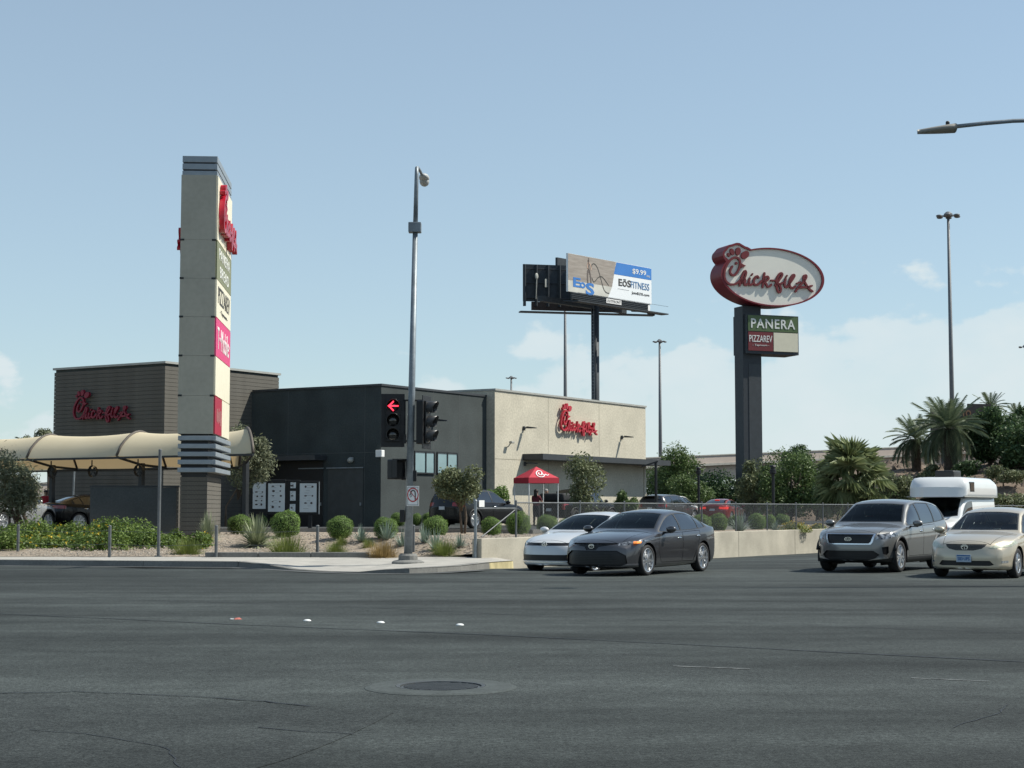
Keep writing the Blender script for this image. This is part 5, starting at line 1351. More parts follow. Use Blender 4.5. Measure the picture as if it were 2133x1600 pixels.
CAMRY = dict(L=4.88, wf=.97, wr=3.80, r=.335, track=1.60, tw=.225, arch=.39,
    top=[(0,.69),(.06,.745),(.25,.81),(.7,.895),(1.15,.955),(1.38,.985),(1.44,1.0),(1.9,1.215),(2.25,1.35),(2.55,1.42),(2.95,1.445),(3.4,1.425),(3.75,1.36),(4.1,1.245),(4.42,1.125),(4.52,1.105),(4.75,1.09),(4.83,1.06),(4.88,.98)],
    belt=[(0,.60),(.3,.71),(.9,.83),(1.4,.905),(2.2,.93),(3.2,.95),(3.9,.99),(4.4,1.03),(4.75,1.0),(4.88,.9)],
    rail=[(0,.52),(.3,.68),(.9,.76),(1.38,.80),(1.6,.775),(2.25,.63),(2.6,.595),(3.2,.585),(3.7,.585),(4.1,.63),(4.45,.71),(4.88,.6)],
    drop=[(0,.05),(.9,.06),(1.4,.07),(1.9,.075),(2.4,.06),(3.3,.055),(3.9,.06),(4.4,.06),(4.88,.05)],
    bot=[(0,.20),(.3,.17),(1,.16),(4.2,.19),(4.88,.32)],
    plan=[(0,.74),(.12,.80),(.35,.87),(.8,.915),(1.5,.92),(3.9,.92),(4.5,.89),(4.75,.84),(4.88,.76)],
    nose=[(.1,-.08),(.25,0),(.40,0),(.55,-.02),(.68,-.07),(.76,-.13),(.9,-.2)], tail=[(.3,-.05),(.5,0),(.7,0),(.9,-.05),(1.05,-.04),(1.2,-.04)],
    cf=.42, lf=1.0, cr=.30,
    dlo=(1.58, 4.10), dlo_m=(.018, .028), panes=[(1.66, 2.66, 0, -.16), (2.72, 3.60, -.16, -.30), (3.64, 3.98, -.30, -.2)],
    ws=(1.45, .74, 2.32, .555, .16), rwin=(4.38, .58, 3.68, .53, .08), cabin=(1.5, 3.6), mirror=(1.82, .945), hood=(.24, .60, 1.36, .70),
    doors=[([(1.60,.27),(2.66,.27),(2.70,.93),(1.50,.90),(1.46,.55)], 2.52, .80), ([(2.675,.27),(3.36,.27),(3.50,.60),(3.74,.93),(3.72,.965),(2.715,.93)], 3.52, .835)],
    spokes=5, double=True, rim=.76, sw=.026)
def with_(base, **k):
    d = dict(base); d.update(k); return d
def scaled(S, sx, sz, sy=1.0, **k):
    d = dict(S)
    for q in ('top','belt','drop','bot'): d[q] = [(a*sx, b*sz) for a, b in S[q]]
    for q in ('rail','plan'): d[q] = [(a*sx, b*sy) for a, b in S[q]]
    d['L'] = S['L']*sx; d['wf'] = S['wf']*sx; d['wr'] = S['wr']*sx; d['track'] = S['track']*sy
    d['dlo'] = tuple(v*sx for v in S['dlo']); d['panes'] = [(a*sx, b*sx, c, e) for a, b, c, e in S['panes']]
    for q in ('ws','rwin'):
        if q in S: a = S[q]; d[q] = (a[0]*sx, a[1]*sy, a[2]*sx, a[3]*sy, a[4])
    d['cabin'] = tuple(v*sx for v in S['cabin']); d['mirror'] = (S['mirror'][0]*sx, S['mirror'][1]*sz)
    d['nose'] = [(a*sz, b) for a, b in S['nose']]; d['tail'] = [(a*sz, b) for a, b in S['tail']]
    if 'hood' in S: a = S['hood']; d['hood'] = (a[0]*sx, a[1]*sy, a[2]*sx, a[3]*sy)
    d['doors'] = [([(a*sx, b*sz) for a, b in p], h*sx if h else None, z*sz) for p, h, z in S['doors']]
    d.update(k); return d

SEDAN_A = with_(CAMRY, ends=[
    ('front', 'upper_grille', M_grille, [[(-.56,.700),(-.30,.655),(.30,.655),(.56,.700),(.56,.725),(.30,.70),(-.30,.70),(-.56,.725)][0:0] or [(-.52,.685),(-.16,.63),(.16,.63),(.52,.685),(.54,.712),(-.54,.712)], [(-.12,.56),(.12,.56),(.17,.63),(-.17,.63)]], False, -.02),
    ('front', 'lower_grille', M_grille, [[(-.62,.225),(.62,.225),(.74,.28),(.72,.45),(.56,.55),(-.56,.55),(-.72,.45),(-.74,.28)]], False, -.03),
    ('front', 'headlight', M_lamp2, [[(.56,.66),(.70,.665),(.82,.70),(.90,.745),(.91,.78),(.80,.765),(.56,.715)]], True, .002),
    ('front', 'bumper_lip', mat('satin_grey_trim', (.16,.16,.17), .4, .5), [[(.62,.215),(.86,.235),(.88,.275),(.74,.27)]], True, .004),
    ('rear', 'tail_light', M_tail, [[(.45,.86),(.90,.84),(.92,.97),(.45,.98)]], True, .003)])
SUV = dict(L=4.80, wf=.93, wr=3.71, r=.365, track=1.63, tw=.235, arch=.43, arch_trim=True, clad=.345,
    top=[(0,.86),(.05,.93),(.2,.985),(.6,1.04),(1.0,1.085),(1.30,1.12),(1.36,1.135),(1.75,1.36),(2.1,1.555),(2.35,1.645),(2.8,1.685),(3.5,1.68),(4.1,1.64),(4.40,1.585),(4.50,1.52),(4.64,1.28),(4.74,1.08),(4.80,.92)],
    belt=[(0,.74),(.3,.88),(.9,.98),(1.3,1.03),(2.2,1.06),(3.2,1.09),(3.9,1.13),(4.4,1.17),(4.65,1.08),(4.80,.85)],
    rail=[(0,.58),(.3,.70),(.9,.78),(1.30,.82),(1.5,.80),(2.1,.68),(2.5,.65),(3.4,.64),(4.1,.64),(4.45,.66),(4.65,.72),(4.80,.65)],
    drop=[(0,.05),(.9,.06),(1.3,.07),(1.8,.075),(2.4,.055),(3.5,.05),(4.3,.055),(4.80,.05)],
    bot=[(0,.27),(.3,.23),(1,.20),(4.0,.22),(4.80,.38)],
    plan=[(0,.77),(.12,.83),(.35,.895),(.8,.94),(1.5,.945),(3.9,.945),(4.4,.925),(4.65,.88),(4.80,.82)],
    nose=[(.2,-.07),(.35,0),(.55,0),(.75,-.02),(.88,-.06),(.96,-.12),(1.05,-.18)], tail=[(.3,-.05),(.5,0),(.9,0),(1.2,0),(1.5,0)],
    cf=.36, lf=.95, cr=.16, lr=.5,
    dlo=(1.50, 4.42), dlo_m=(.02, .03), panes=[(1.60, 2.50, 0, -.14), (2.56, 3.50, -.14, -.2), (3.56, 4.26, -.2, -.35)],
    ws=(1.37, .77, 2.16, .60, .14), rwin=(4.60, .62, 4.42, .58, .02), cabin=(1.42, 4.0), mirror=(1.72, 1.06), hood=(.22, .64, 1.28, .72),
    doors=[([(1.50,.36),(2.52,.36),(2.54,1.06),(1.38,1.02),(1.40,.70)], 2.38, .93), ([(2.535,.36),(3.22,.36),(3.36,.70),(3.52,1.06),(3.50,1.09),(2.555,1.06)], 3.36, .955)],
    spokes=5, double=True, rim=.70, sw=.030)
SUV_A = with_(SUV, ends=[
    ('front', 'grille', M_grille, [[(-.46,.665),(.46,.665),(.50,.70),(.55,.87),(-.55,.87),(-.50,.70)]], False, -.015),
    ('front', 'grille_surround', M_chrome, [[(-.50,.64),(.50,.64),(.54,.69),(.59,.885),(.55,.885),(-.55,.885),(-.59,.885),(-.54,.69)]], False, .006),
    ('front', 'headlight', M_lamp2, [[(.60,.74),(.78,.765),(.925,.81),(.935,.91),(.80,.90),(.615,.865)]], True, .003),
    ('front', 'lower_grille', M_grille, [[(-.60,.345),(.60,.345),(.68,.41),(.56,.50),(-.56,.50),(-.68,.41)]], False, -.03),
    ('front', 'fog_recess', M_grille, [[(.74,.43),(.80,.41),(.83,.46),(.83,.60),(.72,.58)]], True, -.02),
    ('front', 'skid_plate', M_alloy, [[(.44,.285),(.82,.33),(.80,.385),(.62,.34)]], True, .006),
    ('rear', 'tail_light', M_tail, [[(.48,.98),(.93,.96),(.93,1.12),(.48,1.12)]], True, .004)])
OLD = scaled(CAMRY, 4.80/4.88, 1.49/1.445, .975, r=.315, arch=.365, track=1.55, tw=.2, spokes=6, double=False, rim=.66, sw=.05, arch_trim=False)
OLD = with_(OLD, wf=.94, wr=3.66,
    top=[(0,.70),(.05,.76),(.2,.815),(.6,.895),(1.0,.945),(1.26,.975),(1.32,.99),(1.8,1.235),(2.1,1.375),(2.4,1.455),(2.8,1.49),(3.2,1.475),(3.5,1.42),(3.9,1.25),(4.15,1.13),(4.25,1.105),(4.6,1.09),(4.75,1.05),(4.80,.95)],
    belt=[(0,.60),(.3,.72),(.9,.83),(1.3,.90),(2.2,.925),(3.2,.945),(3.9,.985),(4.3,1.02),(4.65,1.0),(4.80,.88)],
    rail=[(0,.55),(.3,.66),(.9,.74),(1.28,.79),(1.5,.76),(2.1,.63),(2.5,.60),(3.2,.60),(3.6,.60),(3.95,.66),(4.2,.71),(4.80,.6)],
    nose=[(.1,-.06),(.25,0),(.45,0),(.58,-.03),(.68,-.07),(.78,-.12),(.9,-.18)], cf=.40,
    dlo=(1.46, 3.86), panes=[(1.54, 2.48, 0, -.16), (2.54, 3.36, -.16, -.25), (3.40, 3.74, -.25, -.2)],
    ws=(1.33, .73, 2.14, .575, .15), rwin=(4.12, .60, 3.50, .545, .08), cabin=(1.38, 3.4), mirror=(1.68, .94), hood=(.20, .50, 1.24, .70),
    side_glass=glassmat('clear_green_glass', (0.62, 0.74, 0.68), 0.06), ws_glass=glassmat('clear_windscreen', (0.82, 0.92, 0.87), -0.03), rear_glass=glassmat('clear_rear_glass', (0.72, 0.82, 0.78), 0.05),
    doors=[([(1.48,.27),(2.50,.27),(2.54,.92),(1.40,.89),(1.38,.55)], 2.36, .80), ([(2.515,.27),(3.20,.27),(3.34,.60),(3.54,.92),(3.52,.955),(2.555,.92)], 3.34, .83)],
    ends=[('front', 'grille', M_plast, [[(-.40,.665),(-.34,.62),(-.18,.585),(.18,.585),(.34,.62),(.40,.665),(.43,.715),(-.43,.715)]], False, -.008),
          ('front', 'headlight', M_lampy, [[(.46,.635),(.60,.625),(.84,.665),(.885,.73),(.86,.785),(.72,.765)]], True, .004),
          ('front', 'lower_grille', M_grille, [[(-.50,.27),(.50,.27),(.58,.29),(.50,.375),(-.50,.375),(-.58,.29)]], False, -.02),
          ('front', 'fog_light', M_lamp, [[(.70,.325),(.80,.335),(.80,.375),(.70,.37)]], True, .004),
          ('rear', 'tail_light', M_tail, [[(.45,.86),(.88,.84),(.90,.98),(.45,.98)]], True, .003)])
VWS = scaled(CAMRY, 1.0, 1.48/1.445, .995, spokes=5, double=False, sw=.04)
VWS = with_(VWS, ends=[
    ('front', 'grille', M_grille, [[(-.62,.665),(.62,.665),(.64,.735),(-.64,.735)]], False, -.01),
    ('front', 'headlight', M_lampd, [[(.66,.66),(.84,.675),(.90,.72),(.90,.79),(.80,.775),(.66,.74)]], True, .003),
    ('front', 'lower_grille', M_grille, [[(-.70,.31),(.70,.31),(.82,.34),(.80,.45),(-.80,.45),(-.82,.34)]], False, -.02),
    ('front', 'bumper_lip', M_chrome, [[(-.74,.265),(.74,.265),(.74,.285),(-.74,.285)]], False, .006)])
# ------------------------------------------------------------------ vegetation
NR = np.random.default_rng(5)
def leaves_mesh(name, C, size, aspect=.5, up=.3, mats=None, outward=None, tri=False, extra=None, jitter=.35):
    """one mesh of leaf blades at points C (n,3); outward: preferred normals"""
    n = len(C); d = NR.normal(size=(n, 3)); d /= np.linalg.norm(d, axis=1)[:, None]
    nrm = NR.normal(size=(n, 3))
    if outward is not None: nrm = nrm*.55+outward
    nrm[:, 2] += up; nrm /= np.linalg.norm(nrm, axis=1)[:, None]+1e-9
    t = np.cross(nrm, d); t /= np.linalg.norm(t, axis=1)[:, None]+1e-9
    b = np.cross(nrm, t); s = (size*NR.uniform(1-jitter, 1+jitter, n))[:, None]
    if tri:
        V_ = np.stack([C-b*s*aspect*.5, C+b*s*aspect*.5, C+t*s], 1); k = 3
    else:
        V_ = np.stack([C-t*s*.5, C+b*s*aspect*.5+nrm*s*.08, C+t*s*.5, C-b*s*aspect*.5+nrm*s*.08], 1); k = 4
    V_ = V_.reshape(-1, 3); me = bpy.data.meshes.new(name)
    ev, ef = (extra if extra else ([], []))
    nv, nf = n*k+len(ev), n+len(ef)
    me.vertices.add(nv); co = np.concatenate([V_, np.array(ev).reshape(-1, 3)]) if len(ev) else V_
    me.vertices.foreach_set('co', co.astype(np.float32).ravel())
    lv = list(range(n*k)); ls = [i*k for i in range(n)]; lt = [k]*n; mi = [0]*n
    for f in ef:
        ls.append(len(lv)); lt.append(len(f)); lv += [n*k+i for i in f]; mi.append(1)
    me.loops.add(len(lv)); me.loops.foreach_set('vertex_index', lv)
    me.polygons.add(nf); me.polygons.foreach_set('loop_start', ls); me.polygons.foreach_set('loop_total', lt)
    for m in (mats or []): me.materials.append(m)
    me.polygons.foreach_set('material_index', mi)
    a = me.attributes.new('var', 'FLOAT', 'POINT'); var = np.repeat(NR.uniform(0, 1, n), k)
    a.data.foreach_set('value', np.concatenate([var, np.full(len(ev), .3)]).astype(np.float32))
    me.update(calc_edges=True); return me
def sph(n):
    d = NR.normal(size=(n, 3)); return d/np.linalg.norm(d, axis=1)[:, None]

L_box = leafmat('boxwood_leaf', (0.085,0.150,0.034), (0.225,0.345,0.085), .25)
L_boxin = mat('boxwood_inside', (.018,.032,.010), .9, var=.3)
L_gray = leafmat('grey_green_leaf', (0.123,0.145,0.087), (0.275,0.290,0.181), .25)
L_olive = leafmat('olive_leaf', (0.087,0.113,0.055), (0.217,0.239,0.123), .25)
L_green = leafmat('green_leaf', (.055,.095,.030), (.150,.215,.075), .3)
L_dgreen = leafmat('deep_green_leaf', (.038,.072,.030), (.095,.155,.060), .28)
L_lant = leafmat('lantana_leaf', (.055,.105,.022), (.180,.250,.055), .3)
L_flow = leafmat('yellow_flower', (.55,.36,.02), (.75,.55,.05), .2)
L_agave = leafmat('yucca_blade', (0.189,0.225,0.138), (0.392,0.420,0.261), .15)
L_blue = leafmat('blue_agave_blade', (0.160,0.217,0.174), (0.304,0.377,0.304), .12)
L_grass = leafmat('green_tuft', (0.109,0.152,0.032), (0.232,0.268,0.072), .25)
L_brown = leafmat('brown_tuft', (0.232,0.167,0.065), (0.406,0.290,0.123), .25)
L_palm = leafmat('fan_palm_leaf', (.13,.17,.07), (.34,.38,.20), .3)
L_date = leafmat('date_palm_leaf', (0.087,0.123,0.072), (0.189,0.232,0.138), .22)
L_dead = leafmat('dry_palm_leaf', (0.319,0.232,0.131), (0.478,0.362,0.217), .2)
M_bark = mat('bark', (.11,.085,.065), .9, var=.3, scale=5, bump=.5, bscale=12)
M_palmt = mat('palm_trunk', (.085,.068,.055), .95, var=.4, scale=4, bump=1, bscale=9)

# clipped boxwood balls: three shared meshes
BOX = []
for v in range(4):
    n = 6500; d = sph(n); lump = 1+.07*np.sin(d[:,0]*4+v*2)*np.cos(d[:,1]*4+v)+.035*np.sin(d[:,2]*7+d[:,0]*6+v*3)
    flat = np.where(d[:,2] > .55, .93, 1.0); r = (NR.uniform(.84, 1.06, n)*lump*np.where(NR.uniform(size=n) < .05, 1.08, 1))[:, None]
    P = d*r; P[:,2] = np.sign(P[:,2])*np.abs(P[:,2])**.9*flat
    P = P[P[:,2] > -.93]; dd = d[:len(P)]
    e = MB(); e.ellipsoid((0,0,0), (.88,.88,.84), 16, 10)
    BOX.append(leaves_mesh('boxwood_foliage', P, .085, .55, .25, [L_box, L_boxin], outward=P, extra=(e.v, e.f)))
def boxwood(px, yb, w, h, label, D=None, i=0):
    p = prop_hit(px, yb) if D is None else at(px, yb, D); sc = p.y/FPX
    e = empty('clipped_shrub', (p.x, p.y, p.z-.05), i*1.3, label, 'shrub', 'clipped round shrubs')
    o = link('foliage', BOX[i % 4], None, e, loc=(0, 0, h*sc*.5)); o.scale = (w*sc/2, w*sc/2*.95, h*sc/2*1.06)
    q = MB(); q.tube([(0,0,0),(.02,0,h*sc*.4)], .04, 6); q.build('stem', M_bark, e); return e
BX = [(595,1118,60,57,'largest round clipped shrub, in front of the menu board'), (708,1120,55,48,'round clipped shrub on the gravel before the dark service doors'),
 (803,1121,50,46,'round clipped shrub with agaves in front, left of the signal pole'), (907,1116,52,44,'square-topped clipped shrub right of the signal pole'),
 (500,1112,52,42,'dark clipped shrub behind the big yucca by the pylon'), (543,1098,28,28,'small clipped shrub under the left menu panels'),
 (1023,1115,44,41,'clipped shrub just right of the guard-rail post on the wall'), (1080,1113,50,50,'roundest clipped shrub behind the sloping rail brace'),
 (1139,1110,45,40,'clipped shrub behind the roof of the pale silver sedan'), (1180,1104,34,26,'low clipped shrub below the pickup truck tailgate'),
 (1460,1106,42,37,'clipped shrub just right of the graphite sedan roof'), (1497,1105,40,38,'clipped shrub in front of the red sedan'),
 (1532,1103,30,32,'clipped shrub half hidden by the grey agave on the wall'), (1577,1103,38,36,'clipped shrub right of the grey agave on the wall'),
 (1603,1102,28,32,'narrow clipped shrub beside the lamp post on the wall'), (1629,1099,32,30,'rightmost clipped shrub, by the yellow flowers')]
for i, (px, yb, w, h, lab) in enumerate(BX): boxwood(px, yb, w, h, lab, None, i)
for i, (px, yb, w, h, D, lab) in enumerate([(829,1094,32,28,73,'small square shrub at the foot of the dark wall, left of the signal pole'), (868,1093,22,26,73,'small square shrub at the foot of the dark wall, right of the signal pole'),
    (892,1092,26,26,73,'small shrub behind the tail of the black SUV')]): boxwood(px, yb, w, h, lab, D, i+2)

def blades(name, n, L0, w, spread, m, curve=.25, seg=3, seed=1, base=.05):
    r = np.random.default_rng(seed); vs, fs, var = [], [], []
    for i in range(n):
        a = r.uniform(0, 2*math.pi); el = r.uniform(spread, 1.5)**1; L = L0*r.uniform(.7, 1.1); ww = w*r.uniform(.7, 1.2); vv = r.uniform()
        d = np.array([math.cos(a)*math.cos(el), math.sin(a)*math.cos(el), math.sin(el)]); s = np.array([-math.sin(a), math.cos(a), 0]); p = np.array([math.cos(a), math.sin(a), 0])*base*r.uniform(0, 1)
        k0 = len(vs)
        for j in range(seg+1):
            t = j/seg; c = p+d*L*t-np.array([0, 0, curve*L*t*t*math.cos(el)]); wj = ww*(1-t)**.7 if j < seg else ww*.05
            vs += [c-s*wj/2, c+s*wj/2+np.array([0,0,wj*.15])]; var += [vv, vv]
            if j: fs.append((k0+2*j-2, k0+2*j-1, k0+2*j+1, k0+2*j))
    me = bpy.data.meshes.new(name); me.from_pydata([tuple(v) for v in vs], [], fs); me.materials.append(m)
    at_ = me.attributes.new('var', 'FLOAT', 'POINT'); at_.data.foreach_set('value', np.array(var, np.float32)); return me
YUC = blades('yucca_leaves', 420, 1.0, .06, .05, L_agave, .30, 4, 1)
AGA = [blades('agave_leaves', 70, 1.0, .10, .25, L_blue, .08, 3, 2+k, .12) for k in range(2)]
TUF = [blades('tuft_leaves', 900, 1.0, .028, .15, m, .3, 3, 4+k, .75) for k, m in enumerate((L_grass, L_brown, L_grass))]
def rosette(name, me, px, yb, w, h, label, cat, group, D=None):
    p = prop_hit(px, yb) if D is None else at(px, yb, D); s = p.y/FPX; e = empty(name, (p.x, p.y, p.z-.02), px*.7, label, cat, group)
    o = link('leaves', me, None, e); o.scale = (w*s*.62, w*s*.62, h*s*1.08); 
    q = MB(); q.ellipsoid((0,0,.03), (.08,.08,.08), 8, 5); q.build('crown', M_bark, e)
rosette('yucca', YUC, 535, 1139, 110, 66, 'large spiky yucca with pale arching blades right of the pylon', 'yucca', 'spiky plants on the bank')
rosette('yucca', YUC, 432, 1128, 60, 62, 'thin spiky yucca at the foot of the pylon', 'yucca', 'spiky plants on the bank')
for i, (px, yb, w, h, lab) in enumerate([(752,1128,52,36,'blue agave between two round shrubs left of the signal pole'), (806,1125,52,44,'blue agave directly before the round shrub left of the signal pole'), (838,1138,44,38,'blue agave just left of the signal pole base'),
    (884,1132,44,42,'blue agave just right of the signal pole'), (908,1146,56,46,'bigger blue agave before the square-topped shrub'), (957,1141,42,32,'small blue agave below the little tree'), (1541,1107,64,44,'grey agave on the retaining wall between round shrubs'), (1616,1107,36,26,'small grey agave on the wall by the lamp post')]):
    rosette('agave', AGA[i % 2], px, yb, w, h, lab, 'agave', 'spiky plants on the bank')
for i, (px, yb, w, h, k, lab) in enumerate([(597,1158,100,42,0,'wide green tuft at the gravel edge below the largest round shrub'), (700,1156,62,26,2,'low green tuft right of the short post on the gravel'), (796,1160,86,30,1,'browned grass tuft left of the signal pole'),
    (925,1156,72,30,0,'yellow-green tuft right of the signal pole'), (390,1156,80,32,0,'green tuft below the pylon at the end of the flowering bushes'), (712,1134,34,16,2,'small tuft behind the low green one'), (768,1142,36,20,2,'small green tuft behind the browned grass')]):
    rosette('grass_tuft', TUF[k], px, yb, w*.70, h*1.25, lab, 'grass tuft', 'grass tufts on the bank')

# flowering ground cover along the left
P, O = [], []
for k in range(34):
    px = 2+k*12.5+NR.uniform(-8, 8); yb = 1150-NR.uniform(0, 26) if px < 330 else 1148-NR.uniform(0, 14)
    p = prop_hit(px, yb); r = NR.uniform(.45, .75)*(1 if px < 360 else .6); hh = NR.uniform(.35, .85)*(1 if px < 340 else .7)
    n = 900; d = sph(n); d[:,2] = np.abs(d[:,2]); q_ = d*(NR.uniform(.55, 1.08, n)[:, None])*np.array([r, r*.9, hh]); P.append(q_+np.array([p.x, p.y+.3, p.z-.05])); O.append(d)
P = np.concatenate(P); O = np.concatenate(O)
gc = link('ground_cover', leaves_mesh('ground_cover', P, .085, .6, .4, [L_lant], outward=O*.6)); tag(gc, 'dense green lantana ground cover with yellow flowers along the left pavement', 'ground cover', kind='stuff')
sel = NR.choice(len(P), 420, replace=False); F = P[sel]+O[sel]*.05+np.array([0,-.03,.03])
patch = np.sin(F[:,0]*1.3)+np.sin(F[:,0]*.47+1.2) > .55; F = F[patch]
fl = link('flowers', leaves_mesh('flowers', np.repeat(F, 4, 0)+NR.normal(size=(len(F)*4, 3))*.022, .045, .9, .6, [L_flow])); fl.parent = gc; tag(fl, kind='stuff')
for px, yb, w, h, lab in ((1655,1106,72,20,'low bush of yellow flowers on the retaining wall'), (1705,1104,40,14,'thin yellow flowers on the wall beside the grey SUV')):
    p = prop_hit(px, yb); s = p.y/FPX; e = empty('flowering_bush', (p.x, p.y, p.z-.05), 0, lab, 'bush')
    n = 1400; d = sph(n); d[:,2] = np.abs(d[:,2]); Q = d*NR.uniform(.6, 1.05, n)[:, None]*np.array([w*s/2, .5, h*s])
    link('foliage', leaves_mesh('flower_foliage', Q, .07, .5, .4, [L_grass], outward=d), None, e)
    Q[:,1] = np.abs(Q[:,1])*.8; Q2 = Q[:450]*1.06+np.array([0,0,.03]); link('flowers', leaves_mesh('flowers', Q2, .06, .9, .5, [L_flow], outward=d[:450]), None, e)

# trees and big bushes: trunk, limbs, clumped crown
def tree(name, px, D, yb, x0, x1, yt, ybot, m, label, n=7000, leaf=.14, clumps=16, seed=1, aspect=.45, depth=.8, trunk=.09, lean=0, zb=None, group='trees around the car park', hang=0, cat='tree', wisp=.25, multi=1):
    r = np.random.default_rng(seed); base = at(px, yb, D); s = D/FPX; bz = base.z if zb is None else zb
    e = empty(name, (base.x, D, bz), 0, label, cat, group)
    cx = ((x0+x1)/2-px)*s; rx = (x1-x0)/2*s*(1.08 if D > 85 else 1); zt = at(px, yt, D).z-bz; zl = at(px, ybot, D).z-bz; cz, rz = (zt+zl)/2, (zt-zl)/2
    Cs = []
    for k in range(clumps):
        d = r.normal(size=3); d /= np.linalg.norm(d); f = r.uniform(.40, .92); Cs.append((cx+d[0]*rx*f, d[1]*rx*depth*f, cz+d[2]*rz*f*.92, r.uniform(.30, .50)))
    per = n//clumps; P, O = [], []
    for (x, y, z, f) in Cs:
        d = r.normal(size=(per, 3)); d /= np.linalg.norm(d, axis=1)[:, None]; rad = r.uniform(.25, 1, per)**.5*np.where(r.uniform(size=per) < wisp, r.uniform(1.0, 1.45, per), 1)
        P.append(np.array([x, y, z])+d*rad[:, None]*np.array([rx*f, rx*f*depth, max(rz, .3)*f*1.05])); O.append(d)
    P = np.concatenate(P); O = np.concatenate(O); P[:,2] = np.maximum(P[:,2], .05)
    me = leaves_mesh('crown', P, leaf, aspect, .25, [m], outward=O*.5); link('crown', me, None, e)
    q = MB()
    for j in range(multi):
        ox = (j-(multi-1)/2)*.18
        q.tube([(ox*.4, 0, -.1), (ox+lean*.3, .02, zl*.5+.1), (cx*.6+lean+ox, 0, max(zl, .2)+rz*.3), (cx+ox*2, 0, cz+rz*.3)], [trunk, trunk*.8, trunk*.55, trunk*.2], 7)
    for (x, y, z, f) in Cs[:9]: q.tube([(cx*.5+lean*.6, 0, max(zl*.8, .15)), ((cx*.5+x)/2, y*.4, (zl+z)/2), (x, y, z)], [trunk*.45, trunk*.3, trunk*.1], 5)
    q.build('trunk', M_bark, e, True); return e
tree('desert_tree', 45, 56, 1100, -45, 98, 935, 1092, L_gray, 'grey-green desert tree at the left edge before the canopy', 9000, .15, 26, 3, .22, .8, .09, multi=3, wisp=.4)
tree('desert_tree', 470, 66.5, 1092, 465, 570, 893, 1030, L_gray, 'thin grey-green tree right of the pylon under the canopy end', 5200, .17, 16, 4, .28, .8, .05, wisp=.4)
tree('young_tree', 965, 55, 1116, 903, 1014, 958, 1052, L_olive, 'young round-headed tree in front of the black SUV', 6500, .11, 20, 5, .5, .9, .05, multi=2)
tree('young_tree', 1207, 63, 1098, 1160, 1256, 950, 1066, L_olive, 'young loose tree in front of the black pickup truck', 3400, .13, 16, 6, .45, .9, .04, wisp=.45)
tree('round_bush', 1308, 83, 1086, 1282, 1334, 1022, 1080, L_green, 'leafy upright bush against the end of the beige wall', 3600, .13, 10, 7, .5, .9, .05, cat='bush')
tree('hedge_bush', 1033, 79, 1088, 1000, 1070, 1012, 1085, L_box, 'bright green rounded bush behind the black SUV', 4200, .12, 10, 8, .5, .9, .05, cat='bush', wisp=.05)
tree('acacia', 1405, 118, 1075, 1345, 1475, 926, 1065, L_green, 'feathery acacia right of the beige building', 8000, .26, 20, 9, .35, .9, .14)
tree('oleander', 1500, 112, 1080, 1440, 1560, 972, 1075, L_dgreen, 'dark dense bush behind the red sedan', 5500, .24, 16, 10, .4, .8, .1, cat='bush')
tree('olive_bush', 1572, 104, 1080, 1535, 1608, 960, 1076, L_olive, 'dusty olive bush in front of the sign pole', 4500, .22, 14, 11, .4, .8, .08, cat='bush')
tree('oleander', 1648, 100, 1082, 1588, 1712, 945, 1078, L_green, 'bright green wide bush right of the sign pole', 8000, .22, 20, 12, .4, .8, .1, cat='bush')
tree('acacia', 1640, 145, 1050, 1592, 1690, 925, 1000, L_dgreen, 'small dark tree just behind the sign pole', 4200, .28, 12, 13, .35, .9, .12)
tree('olive_bush', 1862, 88, 1075, 1826, 1900, 985, 1070, L_olive, 'dusty olive bush left of the camper van', 4500, .17, 12, 14, .4, .8, .06, cat='bush')
tree('oleander', 1745, 94, 1080, 1690, 1800, 990, 1080, L_dgreen, 'dark bush under the fan palm', 4500, .2, 12, 15, .4, .8, .06, cat='bush')
for i, (px, D, x0, x1, yt, m, lab) in enumerate(((1430,108,1385,1490,985,L_green,'rounded green bush behind the dark grey SUV'), (1540,116,1490,1600,985,L_dgreen,'dark bush filling the gap left of the sign pole'), (1610,110,1560,1660,975,L_green,'green bush at the foot of the sign pole'),
    (1700,112,1650,1760,985,L_olive,'olive bush between the bright green bush and the fan palm'), (1812,100,1770,1860,1000,L_green,'low green bush right of the fan palm trunk'), (1880,104,1840,1930,1010,L_dgreen,'dark low bush behind the camper van nose'), (1360,125,1335,1400,965,L_dgreen,'dark bush beside the end of the entrance canopy'),
    (1960,100,1920,2010,1030,L_olive,'dusty low bush behind the camper van roof'), (2100,98,2050,2160,1020,L_olive,'dusty low bush above the champagne sedan roof'))):
    tree('roadside_bush', px, D, 1085, x0, x1, yt, 1085, m, lab, 5200, .19, 14, 40+i, .42, .8, .06, cat='bush', zb=.55)
tree('shade_tree', 2062, 122, 985, 2010, 2120, 848, 965, L_dgreen, 'dense green tree on the embankment right of the date palms', 9000, .3, 22, 16, .5, .9, .22, zb=4.3)
tree('shade_tree', 2140, 118, 990, 2088, 2200, 880, 985, L_dgreen, 'dark green tree at the right edge on the embankment', 8000, .3, 20, 17, .5, .9, .2, zb=4.3)
tree('shade_tree', 2128, 150, 985, 2100, 2170, 850, 940, L_dgreen, 'farther dark tree peeking out at the right edge', 4000, .35, 12, 18, .5, .9, .2, zb=4.5)
tree('shrub_tree', 40, 92, 1060, 20, 75, 905, 960, L_gray, 'far grey tree top showing over the canopy left of the tower', 2600, .25, 10, 19, .3, .9, .1, zb=.6)
tree('shrub_tree', 100, 95, 1060, 72, 120, 888, 950, L_gray, 'far thin tree top at the left edge of the siding tower', 1800, .25, 9, 20, .3, .9, .1, zb=.6)
